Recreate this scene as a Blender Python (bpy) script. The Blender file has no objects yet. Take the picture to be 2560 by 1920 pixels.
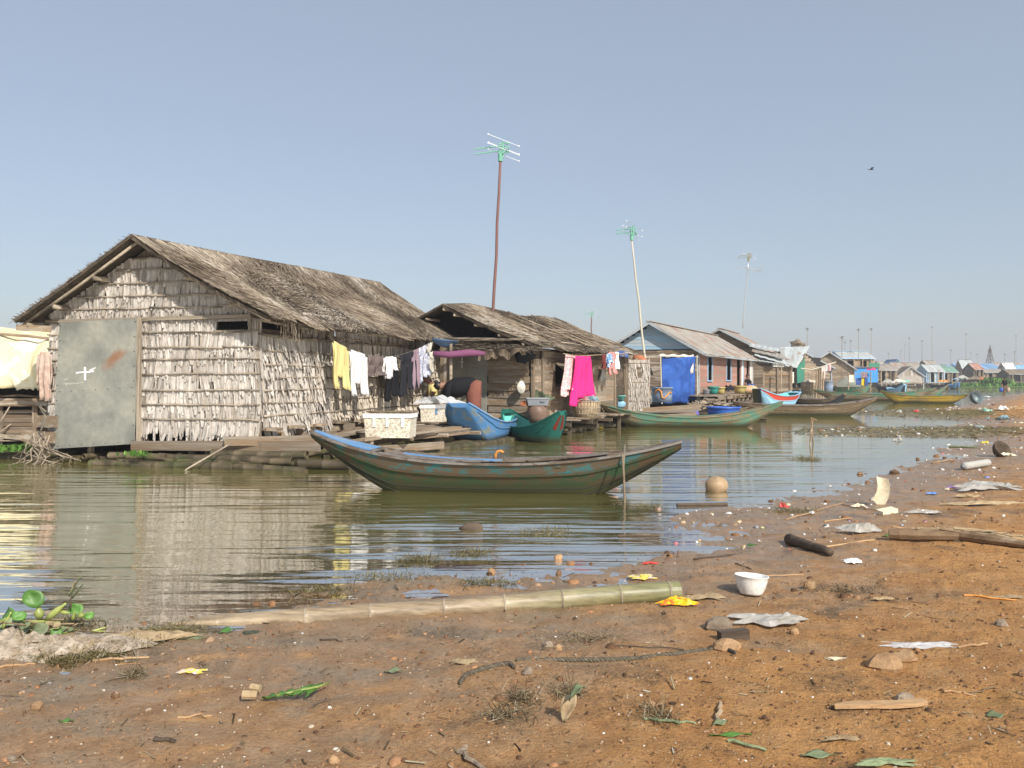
import bpy, math, random
import numpy as np
from mathutils import Vector, Matrix, Euler
random.seed(7)
rad = math.radians
scene = bpy.context.scene
col = scene.collection

# ------------------------------------------------------------------ camera
CAMZ, FPX, HY = 1.65, 2071.0, 945.0
cd = bpy.data.cameras.new("camera"); cam = bpy.data.objects.new("camera", cd); col.objects.link(cam)
cam.location = (0, 0, CAMZ); cam.rotation_euler = (rad(90), 0, 0)
cd.sensor_fit = 'HORIZONTAL'; cd.sensor_width = 36.0; cd.lens = 36.0 * FPX / 2560.0
cd.shift_y = -(960.0 - HY) / 2560.0
cd.clip_start = 0.05; cd.clip_end = 12000
scene.camera = cam

# ------------------------------------------------------------------ light
SUN_DIR = Vector((0.50, -0.86, 0.76)).normalized()
SUN_EL = math.asin(SUN_DIR.z)
SUN_AZ = math.atan2(SUN_DIR.x, SUN_DIR.y)
world = bpy.data.worlds.new("World"); scene.world = world; world.use_nodes = True
wn = world.node_tree; wn.nodes.clear()
sky = wn.nodes.new('ShaderNodeTexSky'); sky.sky_type = 'NISHITA'; sky.sun_disc = False
sky.sun_elevation = SUN_EL; sky.sun_rotation = SUN_AZ
sky.air_density = 1.0; sky.dust_density = 1.6; sky.ozone_density = 2.0; sky.altitude = 0
hs = wn.nodes.new('ShaderNodeHueSaturation'); hs.inputs['Saturation'].default_value = 0.98; hs.inputs['Value'].default_value = 1.0
bg = wn.nodes.new('ShaderNodeBackground'); bg.inputs[1].default_value = 0.148
wo = wn.nodes.new('ShaderNodeOutputWorld')
mk = wn.nodes.new('ShaderNodeMix'); mk.data_type = 'RGBA'; mk.inputs[0].default_value = 0.58; mk.inputs[7].default_value = (2.66, 2.92, 3.30, 1)
wn.links.new(sky.outputs[0], hs.inputs['Color']); wn.links.new(hs.outputs[0], mk.inputs[6]); wn.links.new(mk.outputs[2], bg.inputs[0]); wn.links.new(bg.outputs[0], wo.inputs[0])
sd = bpy.data.lights.new("sun", 'SUN'); sun = bpy.data.objects.new("sun", sd); col.objects.link(sun)
sd.energy = 5.0; sd.angle = rad(0.55); sd.color = (1.0, 0.945, 0.86)
sun.rotation_euler = (-SUN_DIR).to_track_quat('-Z', 'Y').to_euler()
sun.location = (10, -20, 30)
scene.view_settings.view_transform = 'Standard'; scene.view_settings.look = 'None'
scene.view_settings.exposure = 0.20; scene.view_settings.gamma = 1.0
try: scene.view_settings.use_curve_mapping = False
except Exception: pass
scene.cycles.max_bounces = 6; scene.cycles.transparent_max_bounces = 12
scene.cycles.volume_bounces = 0

# ------------------------------------------------------------------ helpers
def W(px, py, Y):
    return Vector(((px - 1280.0) / FPX * Y, Y, CAMZ - (py - HY) / FPX * Y))
def WL(px, py, z=0.0):
    Y = (CAMZ - z) * FPX / (py - HY); return Vector(((px - 1280.0) / FPX * Y, Y, z))

def tag(o, label=None, cat=None, group=None, kind=None):
    if label: o['label'] = label
    if cat: o['category'] = cat
    if group: o['group'] = group
    if kind: o['kind'] = kind
    return o
def empty(name, loc=(0, 0, 0), rz=0.0, label=None, cat=None, group=None, parent=None):
    o = bpy.data.objects.new(name, None); col.objects.link(o)
    o.location = loc; o.rotation_euler = (0, 0, rz); o.empty_display_size = 0.2
    if parent is not None: o.parent = parent
    return tag(o, label, cat, group)

def nrm(v):
    v = np.asarray(v, float); n = np.linalg.norm(v); return v / n if n > 1e-12 else v

class MB:
    def __init__(s): s.v = []; s.f = []; s.r = []; s.m = []; s.mi = 0
    def add(s, vs, fs, r=None):
        b = len(s.v); s.v.extend([tuple(map(float, p)) for p in vs])
        s.r.extend([random.random() if r is None else r] * len(vs))
        for f in fs: s.f.append(tuple(i + b for i in f)); s.m.append(s.mi)
    def hexa(s, p, r=None):
        s.add(p, [(0, 3, 2, 1), (4, 5, 6, 7), (0, 1, 5, 4), (1, 2, 6, 5), (2, 3, 7, 6), (3, 0, 4, 7)], r)
    def box(s, c, d, R=None, r=None):
        c = np.array(c, float); h = np.array(d, float) / 2
        P = [np.array(q) * h for q in [(-1,-1,-1),(1,-1,-1),(1,1,-1),(-1,1,-1),(-1,-1,1),(1,-1,1),(1,1,1),(-1,1,1)]]
        if R is not None: P = [np.array(R @ Vector(q)) for q in P]
        s.hexa([c + q for q in P], r)
    def bar(s, a, b, w, t, up=(0, 0, 1), r=None):
        a = np.array(a, float); b = np.array(b, float); d = nrm(b - a); u = np.array(up, float)
        side = np.cross(d, u)
        if np.linalg.norm(side) < 1e-6: side = np.cross(d, (1, 0, 0))
        side = nrm(side); u = nrm(np.cross(side, d))
        x = side * w / 2; y = u * t / 2
        s.hexa([a - x - y, b - x - y, b + x - y, a + x - y, a - x + y, b - x + y, b + x + y, a + x + y], r)
    def tube(s, pts, rr, n=8, cap=True, r=None):
        pts = [np.array(p, float) for p in pts]; k = len(pts)
        if not hasattr(rr, '__len__'): rr = [rr] * k
        vs = []; u = None
        for i, p in enumerate(pts):
            d = nrm(pts[min(i + 1, k - 1)] - pts[max(i - 1, 0)])
            if u is None: u = np.cross(d, (0, 0, 1)); u = np.cross(d, (1, 0, 0)) if np.linalg.norm(u) < 0.05 else u
            u = nrm(u - d * np.dot(u, d)); w = np.cross(d, u)
            for j in range(n):
                a = 2 * math.pi * j / n; vs.append(p + rr[i] * (math.cos(a) * u + math.sin(a) * w))
        fs = []
        for i in range(k - 1):
            for j in range(n):
                a = i * n + j; b = i * n + (j + 1) % n; fs.append((a, b, b + n, a + n))
        if cap: fs.append(tuple(reversed(range(n)))); fs.append(tuple((k - 1) * n + j for j in range(n)))
        s.add(vs, fs, r)
    def lathe(s, prof, n=16, c=(0, 0, 0), cap0=True, cap1=False, r=None, sx=1, sy=1, wob=0):
        vs = []
        for (q, z) in prof:
            for j in range(n):
                a = 2 * math.pi * j / n; k = 1 + wob * math.sin(3 * a + z * 20)
                vs.append((c[0] + q * k * math.cos(a) * sx, c[1] + q * k * math.sin(a) * sy, c[2] + z))
        fs = []
        for i in range(len(prof) - 1):
            for j in range(n):
                a = i * n + j; b = i * n + (j + 1) % n; fs.append((a, b, b + n, a + n))
        if cap0: fs.append(tuple(reversed(range(n))))
        if cap1: fs.append(tuple((len(prof) - 1) * n + j for j in range(n)))
        s.add(vs, fs, r)
    def grid(s, fn, nu, nv, r=None):
        vs = [fn(i / nu, j / nv) for j in range(nv + 1) for i in range(nu + 1)]
        fs = [(j * (nu + 1) + i, j * (nu + 1) + i + 1, (j + 1) * (nu + 1) + i + 1, (j + 1) * (nu + 1) + i) for j in range(nv) for i in range(nu)]
        s.add(vs, fs, r)
    def sheet(s, fn, nu, nv, t=0.004, r=None):
        """thin closed sheet: fn(u,v) gives front surface, thickness along +local offset vector"""
        A = [np.array(fn(i / nu, j / nv), float) for j in range(nv + 1) for i in range(nu + 1)]
        def at(i, j): return A[min(max(j, 0), nv) * (nu + 1) + min(max(i, 0), nu)]
        B = []
        for j in range(nv + 1):
            for i in range(nu + 1):
                n_ = nrm(np.cross(at(i + 1, j) - at(i - 1, j), at(i, j + 1) - at(i, j - 1))); B.append(at(i, j) - n_ * t)
        N = len(A); w = nu + 1
        fs = []
        for j in range(nv):
            for i in range(nu):
                a = j * w + i; fs.append((a, a + 1, a + w + 1, a + w)); fs.append((a + N, a + w + N, a + w + 1 + N, a + 1 + N))
        for i in range(nu):
            fs.append((i, i + N, i + 1 + N, i + 1)); a = nv * w + i; fs.append((a, a + 1, a + 1 + N, a + N))
        for j in range(nv):
            a = j * w; fs.append((a, a + w, a + w + N, a + N)); a = j * w + nu; fs.append((a, a + N, a + w + N, a + w))
        s.add(A + B, fs, r)
    def build(s, name, mat, parent=None, smooth=False, loc=None, rot=None, kind=None):
        me = bpy.data.meshes.new(name); me.from_pydata(s.v, [], s.f)
        at = me.attributes.new('rnd', 'FLOAT', 'POINT'); at.data.foreach_set('value', s.r)
        for m in (mat if isinstance(mat, (list, tuple)) else [mat]): me.materials.append(m)
        if isinstance(mat, (list, tuple)) and len(mat) > 1: me.polygons.foreach_set('material_index', s.m)
        if smooth: me.polygons.foreach_set('use_smooth', [True] * len(me.polygons))
        me.update()
        o = bpy.data.objects.new(name, me); col.objects.link(o)
        if parent is not None: o.parent = parent
        if loc is not None: o.location = loc
        if rot is not None: o.rotation_euler = rot
        if kind: o['kind'] = kind
        return o

def np_mesh(name, V, F, mat, attrs=None, parent=None, smooth=False, kind=None):
    """V (n,3), F (m,4) numpy"""
    me = bpy.data.meshes.new(name); V = np.asarray(V, np.float32); F = np.asarray(F, np.int32)
    k = F.shape[1]
    me.vertices.add(len(V)); me.vertices.foreach_set('co', V.ravel())
    me.loops.add(F.size); me.loops.foreach_set('vertex_index', F.ravel())
    me.polygons.add(len(F)); me.polygons.foreach_set('loop_start', np.arange(0, F.size, k, dtype=np.int32))
    me.polygons.foreach_set('loop_total', np.full(len(F), k, np.int32)) if False else None
    me.update(calc_edges=True)
    for a, val in (attrs or {}).items():
        at = me.attributes.new(a, 'FLOAT', 'POINT'); at.data.foreach_set('value', np.asarray(val, np.float32))
    me.materials.append(mat)
    if smooth: me.polygons.foreach_set('use_smooth', np.ones(len(F), bool))
    me.validate()
    o = bpy.data.objects.new(name, me); col.objects.link(o)
    if parent is not None: o.parent = parent
    if kind: o['kind'] = kind
    return o

def copy_tree(o, parent=None, **kw):
    c = o.copy(); col.objects.link(c); c.parent = parent
    for ch in [x for x in bpy.data.objects if x.parent == o]: copy_tree(ch, c)
    return c

# numpy value noise
def _hash(ix, iy, seed):
    h = (ix.astype(np.int64) * 374761393 + iy.astype(np.int64) * 668265263 + seed * 1442695) & 0x7fffffff
    h = ((h ^ (h >> 13)) * 1274126177) & 0x7fffffff
    return ((h ^ (h >> 16)) & 0xffff) / 65535.0
def vnoise(x, y, seed=0):
    x = np.asarray(x, float); y = np.asarray(y, float)
    ix = np.floor(x); iy = np.floor(y); fx = x - ix; fy = y - iy
    fx = fx * fx * (3 - 2 * fx); fy = fy * fy * (3 - 2 * fy)
    a = _hash(ix, iy, seed); b = _hash(ix + 1, iy, seed); c = _hash(ix, iy + 1, seed); d = _hash(ix + 1, iy + 1, seed)
    return (a * (1 - fx) + b * fx) * (1 - fy) + (c * (1 - fx) + d * fx) * fy
def fbm(x, y, oct=4, seed=0):
    s = 0; a = 0.5
    for k in range(oct): s = s + a * (vnoise(np.asarray(x) * 2 ** k + 17 * k, np.asarray(y) * 2 ** k + 9 * k, seed + k) - 0.5); a *= 0.5
    return s

# ------------------------------------------------------------------ materials
def lk(nt, a, b): nt.links.new(a, b)
def newmat(name):
    m = bpy.data.materials.new(name); m.use_nodes = True; nt = m.node_tree
    return m, nt, nt.nodes['Principled BSDF']
def nd(nt, t, **kw):
    n = nt.nodes.new(t)
    for k, v in kw.items():
        if k in n.inputs: n.inputs[k].default_value = v
        else: setattr(n, k, v)
    return n
def c4(c): return (c[0], c[1], c[2], 1.0)
def coords(nt, scale=(1, 1, 1), kind='Object', offset=True):
    tc = nd(nt, 'ShaderNodeTexCoord'); mp = nd(nt, 'ShaderNodeMapping'); mp.inputs['Scale'].default_value = scale
    lk(nt, tc.outputs[kind], mp.inputs['Vector'])
    if offset:
        oi = nd(nt, 'ShaderNodeObjectInfo'); mu = nd(nt, 'ShaderNodeVectorMath', operation='SCALE')
        cb = nd(nt, 'ShaderNodeCombineXYZ'); lk(nt, oi.outputs['Random'], cb.inputs[0]); lk(nt, oi.outputs['Random'], cb.inputs[1]); lk(nt, oi.outputs['Random'], cb.inputs[2])
        lk(nt, cb.outputs[0], mu.inputs[0]); mu.inputs['Scale'].default_value = 37.0
        lk(nt, mu.outputs[0], mp.inputs['Location'])
    return mp.outputs[0]
def noise(nt, vec, scale=5.0, detail=4.0, rough=0.6):
    n = nd(nt, 'ShaderNodeTexNoise'); n.inputs['Scale'].default_value = scale; n.inputs['Detail'].default_value = detail; n.inputs['Roughness'].default_value = rough
    if vec is not None: lk(nt, vec, n.inputs['Vector'])
    return n.outputs[0]
def ramp(nt, fac, stops):
    r = nd(nt, 'ShaderNodeValToRGB'); e = r.color_ramp.elements
    while len(e) < len(stops): e.new(0.5)
    for el, (p, c) in zip(e, stops): el.position = p; el.color = c4(c) if hasattr(c, '__len__') else (c, c, c, 1)
    lk(nt, fac, r.inputs[0]); return r.outputs[0]
def mixc(nt, fac, a, b, mode='MIX'):
    m = nd(nt, 'ShaderNodeMix', data_type='RGBA', blend_type=mode)
    for s, v in ((0, fac), (6, a), (7, b)):
        if hasattr(v, 'is_linked'): lk(nt, v, m.inputs[s])
        else: m.inputs[s].default_value = v if s == 0 else c4(v)
    return m.outputs[2]
def maths(nt, op, a, b=None, c=None, clamp=False):
    m = nd(nt, 'ShaderNodeMath', operation=op); m.use_clamp = clamp
    for i, v in enumerate((a, b, c)):
        if v is None: continue
        if hasattr(v, 'is_linked'): lk(nt, v, m.inputs[i])
        else: m.inputs[i].default_value = v
    return m.outputs[0]
def bump(nt, h, p, strength=0.4, dist=0.01):
    b = nd(nt, 'ShaderNodeBump'); b.inputs['Strength'].default_value = strength; b.inputs['Distance'].default_value = dist
    lk(nt, h, b.inputs['Height']); lk(nt, b.outputs[0], p.inputs['Normal'])

def mat_mottle(name, c1, c2, scale=3.0, rough=0.75, stretch=(1, 1, 1), bmp=0.3, bd=0.01, c3=None, c3amt=0.35, per=0.25, rndamt=0.0, spec=0.4, detail=5.0):
    """c1..c2 mottled by noise; c3 = third colour in patches; per = brightness variation per object; rndamt = per piece in a mesh"""
    m, nt, p = newmat(name)
    v = coords(nt, stretch); n1 = noise(nt, v, scale, detail)
    c = ramp(nt, n1, [(0.3, c1), (0.7, c2)])
    if c3 is not None:
        n2 = noise(nt, v, scale * 0.45, 4.0, 0.65)
        f = ramp(nt, n2, [(0.62 - c3amt * 0.35, 0.0), (0.70 - c3amt * 0.2, 1.0)])
        c = mixc(nt, f, c, c3)
    n3 = noise(nt, v, scale * 9, 3.0)
    g = ramp(nt, n3, [(0.25, 0.8), (0.75, 1.15)]); c = mixc(nt, 1.0, c, g, 'MULTIPLY')
    if per:
        oi = nd(nt, 'ShaderNodeObjectInfo'); k = maths(nt, 'MULTIPLY_ADD', oi.outputs['Random'], 2 * per, 1 - per)
        c = mixc(nt, 1.0, c, k, 'MULTIPLY')
    if rndamt:
        a = nd(nt, 'ShaderNodeAttribute', attribute_name='rnd'); k = maths(nt, 'MULTIPLY_ADD', a.outputs['Fac'], 2 * rndamt, 1 - rndamt)
        c = mixc(nt, 1.0, c, k, 'MULTIPLY')
    lk(nt, c, p.inputs['Base Color']); p.inputs['Roughness'].default_value = rough; p.inputs['Specular IOR Level'].default_value = spec
    if bmp: 
        hh = maths(nt, 'ADD', n1, n3); bump(nt, hh, p, bmp, bd)
    return m
def mat_wood(name, c1, c2, c3=None, grain=1.0, per=0.28, rough=0.85, c3amt=0.3, bmp=0.5):
    """grain along local X"""
    return mat_mottle(name, c1, c2, 9.0 * grain, rough, (0.09, 1, 1), bmp, 0.006, c3, c3amt, per, 0, 0.25)
def mat_paint(name, c, worn, amt=0.35, scale=2.5, rough=0.78, stretch=(0.45, 1, 1), dirt=None, per=0.1, algae=False):
    m, nt, p = newmat(name); v = coords(nt, stretch)
    n1 = noise(nt, v, scale, 9.0, 0.76); n2 = noise(nt, v, scale * 0.5, 4.0); n3 = noise(nt, v, scale * 12, 3.0)
    base = mixc(nt, n2, [x * 0.75 for x in c], [min(1, x * 1.2) for x in c])
    f = ramp(nt, n1, [(0.66 - amt * 0.4, 0.0), (0.70 - amt * 0.32, 1.0)])
    cc = mixc(nt, f, base, worn)
    g = ramp(nt, n3, [(0.25, 0.85), (0.75, 1.1)]); cc = mixc(nt, 1.0, cc, g, 'MULTIPLY')
    if algae:
        tcx = nd(nt, 'ShaderNodeTexCoord'); sz = nd(nt, 'ShaderNodeSeparateXYZ'); lk(nt, tcx.outputs['Object'], sz.inputs[0])
        zz = maths(nt, 'ADD', sz.outputs[2], maths(nt, 'MULTIPLY_ADD', n1, -0.22, 0.11)); fa_ = ramp(nt, zz, [(0.08, 0.95), (0.24, 0.0)]); cc = mixc(nt, fa_, cc, (0.045, 0.045, 0.018))
    lk(nt, cc, p.inputs['Base Color']); p.inputs['Roughness'].default_value = rough
    p.inputs['Specular IOR Level'].default_value = 0.22
    hh = maths(nt, 'MULTIPLY', f, -0.5); hh = maths(nt, 'ADD', hh, n3); bump(nt, hh, p, 0.3, 0.004)
    return m
def mat_plain(name, c, rough=0.6, metal=0.0, var=0.15, scale=4.0, trans=0.0, alpha=1.0, sss=0.0):
    m, nt, p = newmat(name); v = coords(nt); n1 = noise(nt, v, scale, 4.0)
    lk(nt, mixc(nt, n1, [x * (1 - var) for x in c], [min(1, x * (1 + var)) for x in c]), p.inputs['Base Color'])
    p.inputs['Roughness'].default_value = rough; p.inputs['Metallic'].default_value = metal
    if alpha < 1: p.inputs['Alpha'].default_value = alpha
    return m
def mat_cloth(name, c, c2=None, kind=None, scale=8.0):
    m, nt, p = newmat(name); v = coords(nt); n1 = noise(nt, v, 6.0, 4.0); n3 = noise(nt, v, 60.0, 3.0)
    cc = mixc(nt, n1, [x * 0.85 for x in c], c)
    if c2 is not None:
        if kind == 'dots':
            vo = nd(nt, 'ShaderNodeTexVoronoi'); vo.inputs['Scale'].default_value = scale; lk(nt, v, vo.inputs['Vector'])
            f = ramp(nt, vo.outputs['Distance'], [(0.28, 1.0), (0.36, 0.0)])
        elif kind == 'stripes':
            wv = nd(nt, 'ShaderNodeTexWave', wave_type='BANDS', bands_direction='X'); wv.inputs['Scale'].default_value = scale; lk(nt, v, wv.inputs['Vector'])
            f = ramp(nt, wv.outputs[1], [(0.5, 0.0), (0.58, 1.0)])
        else: f = ramp(nt, noise(nt, v, scale, 3.0), [(0.5, 0.0), (0.56, 1.0)])
        cc = mixc(nt, f, cc, c2)
    g = ramp(nt, n3, [(0.3, 0.85), (0.7, 1.08)]); cc = mixc(nt, 1.0, cc, g, 'MULTIPLY')
    lk(nt, cc, p.inputs['Base Color']); p.inputs['Roughness'].default_value = 0.85; p.inputs['Specular IOR Level'].default_value = 0.2
    bump(nt, noise(nt, v, 14.0, 5.0), p, 0.5, 0.02)
    return m

MT = {}
# ================================================================== SETTING
SHORE = [(-1500, -500), (-60, -12), (-14, 1.2), (-6.5, 4.0), (-3.3, 5.25), (-2.6, 5.75), (-1.8, 6.25), (-1.1, 6.7), (-0.1, 7.1), (0.75, 7.8),
         (1.35, 9.0), (2.0, 10.0), (2.9, 10.6), (4.1, 12.0), (6.1, 13.9), (8.5, 16.8), (11.1, 20.7), (12.6, 22.6), (10.6, 23.2), (9.0, 24.0), (8.8, 25.4),
         (9.9, 27.2), (13.0, 28.0), (15.2, 28.6), (17.6, 32.0), (15.5, 38.5), (18, 41.5), (23.5, 45), (29, 52.5), (36, 63), (46, 78), (68, 106), (150, 190), (2500, 1600)]
POLY = SHORE + [(4000, -3000), (-4000, -3000)]
def shore_sd(x, y):
    """positive on land"""
    x = np.asarray(x, float); y = np.asarray(y, float)
    P = np.array(POLY, float); Q = np.roll(P, -1, 0)
    d = np.full(x.shape, 1e9); inside = np.zeros(x.shape, bool)
    for (ax, ay), (bx, by) in zip(P, Q):
        ex, ey = bx - ax, by - ay
        t = np.clip(((x - ax) * ex + (y - ay) * ey) / (ex * ex + ey * ey), 0, 1)
        d = np.minimum(d, np.hypot(x - ax - t * ex, y - ay - t * ey))
        c = (ay > y) != (by > y)
        with np.errstate(divide='ignore', invalid='ignore'):
            xi = (bx - ax) * (y - ay) / (by - ay if by != ay else 1e-9) + ax
        inside ^= c & (x < xi)
    return np.where(inside, d, -d)
def ground_h(x, y):
    x = np.asarray(x, float); y = np.asarray(y, float)
    d = shore_sd(x, y) + 0.5 * fbm(x * 0.7, y * 0.7, 3, 3) * np.clip(np.hypot(x, y) / 8, 0.6, 3)
    dp = np.maximum(d, 0)
    flat = np.exp(-(((x - 11.5) / 5) ** 2 + ((y - 26) / 6) ** 2))
    up = 0.34 * (1 - np.exp(-(dp / 6.0) ** 1.55)) * (1 - 0.5 * flat) + 0.25 * (1 - np.exp(-dp / 60))
    dn = np.maximum(-d, 0)
    z = np.where(d > 0, up, -(0.035 * dn + 0.11 * dn ** 1.25))
    z = np.maximum(z, -1.6)
    land = np.clip(d / 1.2 + 0.4, 0, 1)
    z = z + land * (0.050 * fbm(x * 0.8, y * 0.8, 4, 11) + 0.030 * fbm(x * 3.1, y * 3.1, 4, 23) * np.clip(1.4 - np.hypot(x, y) / 60, 0.2, 1))
    z = z - 0.040 * np.exp(-((x - 0.7) / 1.3) ** 2 - ((y - 8.3) / 1.0) ** 2)
    z = z + np.clip(d / 1.5, 0, 1) * 0.030 * fbm(x * 7, y * 10, 3, 37) * np.clip(1.3 - np.hypot(x, y) / 25, 0, 1)
    z = z - np.clip(d / 1.2, 0, 1) * 0.020 * np.clip((vnoise(x * 3.3, y * 4.6, 91) - .68) / .12, 0, 1) * (np.hypot(x, y) < 25)
    z = z + 0.018 * fbm(x * 13, y * 17, 3, 31) * np.clip(1.2 - np.hypot(x, y) / 20, 0, 1)
    return z
def gz(x, y): return float(ground_h(np.array([x]), np.array([y]))[0])
def G(px, py):
    """world point on the ground (or the water) seen at photograph pixel px,py"""
    z = 0.1
    for _ in range(14):
        Y = (CAMZ - z) * FPX / max(py - HY, 2.0); x = (px - 1280.0) / FPX * Y
        z = 0.5 * z + 0.5 * max(gz(x, Y), 0.0)
    return Vector((x, Y, z))

def polar(r0, r1, nr, angs):
    r = np.geomspace(r0, r1, nr); A, R = np.meshgrid(angs, r)
    return R * np.sin(A), R * np.cos(A), len(angs), nr
def sheet_faces(na, nr, closed=True):
    i = np.arange(nr - 1)[:, None]; j = np.arange(na)[None, :] if closed else np.arange(na - 1)[None, :]
    j2 = (j + 1) % na
    return np.stack([i * na + j, i * na + j2, (i + 1) * na + j2, (i + 1) * na + j], -1).reshape(-1, 4)[:, ::-1]
fine = np.radians(np.linspace(-44, 44, 760)); rest = np.radians(np.linspace(46, 314, 80))
X, Y_, na, nr = polar(0.25, 6000, 620, np.concatenate([fine, rest]))
Z = ground_h(X, Y_)

# mud / earth
m, nt, p = newmat("riverbank earth"); tc = coords(nt, offset=False)
n_big = noise(nt, tc, 0.55, 5.0, 0.6); n_mid = noise(nt, tc, 4.5, 6.0, 0.68); n_fine = noise(nt, tc, 46.0, 6.0, 0.72); n_grit = noise(nt, tc, 170.0, 3.0, 0.7)
dry = ramp(nt, n_mid, [(0.25, (0.34, 0.160, 0.058)), (0.5, (0.52, 0.268, 0.098)), (0.75, (0.64, 0.36, 0.150))])
wet = ramp(nt, n_mid, [(0.25, (0.17, 0.100, 0.050)), (0.5, (0.27, 0.165, 0.086)), (0.75, (0.34, 0.225, 0.135))])
wa = nd(nt, 'ShaderNodeAttribute', attribute_name='wet').outputs['Fac']
wa2 = maths(nt, 'ADD', wa, maths(nt, 'MULTIPLY_ADD', n_mid, 0.9, -0.45)); wa2 = maths(nt, 'ADD', wa2, maths(nt, 'MULTIPLY_ADD', n_big, 0.5, -0.25), clamp=True)
cc = mixc(nt, wa2, dry, wet)
n_silt = noise(nt, coords(nt, (.8, 1.6, 1), offset=False), 1.9, 6.0, 0.65); cc = mixc(nt, maths(nt, 'MULTIPLY', ramp(nt, n_silt, [(0.47, 0.0), (0.60, 0.65)]), maths(nt, 'MULTIPLY_ADD', wa2, .85, .15)), cc, mixc(nt, n_fine, (0.15, 0.115, 0.075), (0.30, 0.245, 0.17)))
cc = mixc(nt, ramp(nt, n_silt, [(0.34, 0.6), (0.42, 0.0)]), cc, (0.50, 0.27, 0.095))
n_db = noise(nt, tc, 1.3, 6.0, 0.72)   # dark humus streaks
fdb = ramp(nt, n_db, [(0.54, 0.0), (0.66, 0.75)]); dcol = ramp(nt, n_fine, [(0.35, (0.055, 0.040, 0.022)), (0.7, (0.21, 0.16, 0.10))])
cc = mixc(nt, fdb, cc, dcol)
gr = ramp(nt, n_fine, [(0.25, 0.62), (0.5, 1.0), (0.8, 1.3)]); cc = mixc(nt, 1.0, cc, gr, 'MULTIPLY')
gr = ramp(nt, n_grit, [(0.32, 0.55), (0.42, 1.0), (0.66, 1.0), (0.74, 1.7)]); cc = mixc(nt, 0.75, cc, gr, 'MULTIPLY')
al = nd(nt, 'ShaderNodeAttribute', attribute_name='weed').outputs['Fac']
fal = ramp(nt, maths(nt, 'ADD', al, maths(nt, 'MULTIPLY_ADD', n_mid, 1.1, -0.55)), [(0.35, 0.0), (0.6, 1.0)])
wc = ramp(nt, n_fine, [(0.3, (0.10, 0.075, 0.028)), (0.7, (0.28, 0.22, 0.095))]); cc = mixc(nt, fal, cc, wc)
lk(nt, cc, p.inputs['Base Color'])
rg = ramp(nt, wa2, [(0.0, 0.95), (0.55, 0.58), (1.0, 0.16)]); rg2 = mixc(nt, 0.5, rg, ramp(nt, n_fine, [(0.3, 0.25), (0.7, 0.9)]), 'MIX'); lk(nt, rg2, p.inputs['Roughness'])
sp = ramp(nt, wa2, [(0.2, 0.15), (1.0, 0.6)]); lk(nt, sp, p.inputs['Specular IOR Level'])
hh = maths(nt, 'ADD', maths(nt, 'MULTIPLY', n_mid, 2.2), maths(nt, 'ADD', n_fine, maths(nt, 'MULTIPLY', n_grit, 0.35)))
b = nd(nt, 'ShaderNodeBump'); lk(nt, ramp(nt, wa2, [(0.2, 1.0), (1.0, 0.45)]), b.inputs['Strength']); b.inputs['Distance'].default_value = 0.022
lk(nt, hh, b.inputs['Height']); lk(nt, b.outputs[0], p.inputs['Normal'])
MT['earth'] = m
wetv = 1 - np.clip((Z - 0.02) / (0.10 + 0.16 * np.clip((1.6 - X) / 3.0, 0, 1) * (Y_ < 12)), 0, 1)
# weed mats: bands along the waterline on the spit and near the bamboo
weed = 0.95 * np.exp(-(((X - 12.0) / 4.2) ** 2 + ((Y_ - 25.8) / 2.6) ** 2) ** 2) + 0.9 * np.exp(-(((X - 17.5) / 4.5) ** 2 + ((Y_ - 37.5) / 4.5) ** 2) ** 2)
weed = weed * (Z > -0.05)
np_mesh('ground', np.stack([X.ravel(), Y_.ravel(), Z.ravel()], -1), sheet_faces(na, nr), MT['earth'], {'wet': wetv.ravel(), 'weed': weed.ravel()}, smooth=True, kind='structure')

# water
fineW = np.radians(np.linspace(-44, 44, 300)); restW = np.radians(np.linspace(46, 314, 40))
XW, YW, naw, nrw = polar(2.0, 9000, 380, np.concatenate([fineW, restW]))
dep = np.clip(-ground_h(XW, YW), 0, 3)
m, nt, p = newmat("river water"); nt.nodes.remove(p); out = nt.nodes['Material Output']
tc = coords(nt, (0.22, 1.55, 1), offset=False)
w0 = noise(nt, tc, 0.85, 2.0, 0.5); w1 = noise(nt, tc, 2.6, 2.0, 0.5); w2 = noise(nt, tc, 8.0, 3.0, 0.55)
tc2 = coords(nt, (0.055, 0.085, 1), offset=False); calm = noise(nt, tc2, 1.0, 2.0)
calmf = ramp(nt, calm, [(0.40, 0.22), (0.62, 1.0)])
sx = nd(nt, 'ShaderNodeSeparateXYZ'); tcc = nd(nt, 'ShaderNodeTexCoord'); lk(nt, tcc.outputs['Object'], sx.inputs[0])
# sheltered water to the right stays glassy; the open channel on the left carries long ripples
side = nd(nt, 'ShaderNodeMapRange'); side.inputs['From Min'].default_value = 0.5; side.inputs['From Max'].default_value = 5.0; side.inputs['To Min'].default_value = 1.0; side.inputs['To Max'].default_value = 0.30
lk(nt, sx.outputs[0], side.inputs[0])
h = maths(nt, 'ADD', maths(nt, 'MULTIPLY', w0, 1.6), maths(nt, 'ADD', maths(nt, 'MULTIPLY', w1, 0.55), maths(nt, 'MULTIPLY', w2, 0.10)))
bm = nd(nt, 'ShaderNodeBump'); bm.inputs['Distance'].default_value = 0.080
lk(nt, maths(nt, 'MULTIPLY', calmf, side.outputs[0]), bm.inputs['Strength']); lk(nt, h, bm.inputs['Height'])
gl = nd(nt, 'ShaderNodeBsdfGlossy'); gl.inputs['Roughness'].default_value = 0.015; gl.inputs['Color'].default_value = (0.95, 0.95, 0.93, 1); lk(nt, bm.outputs[0], gl.inputs['Normal'])
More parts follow.
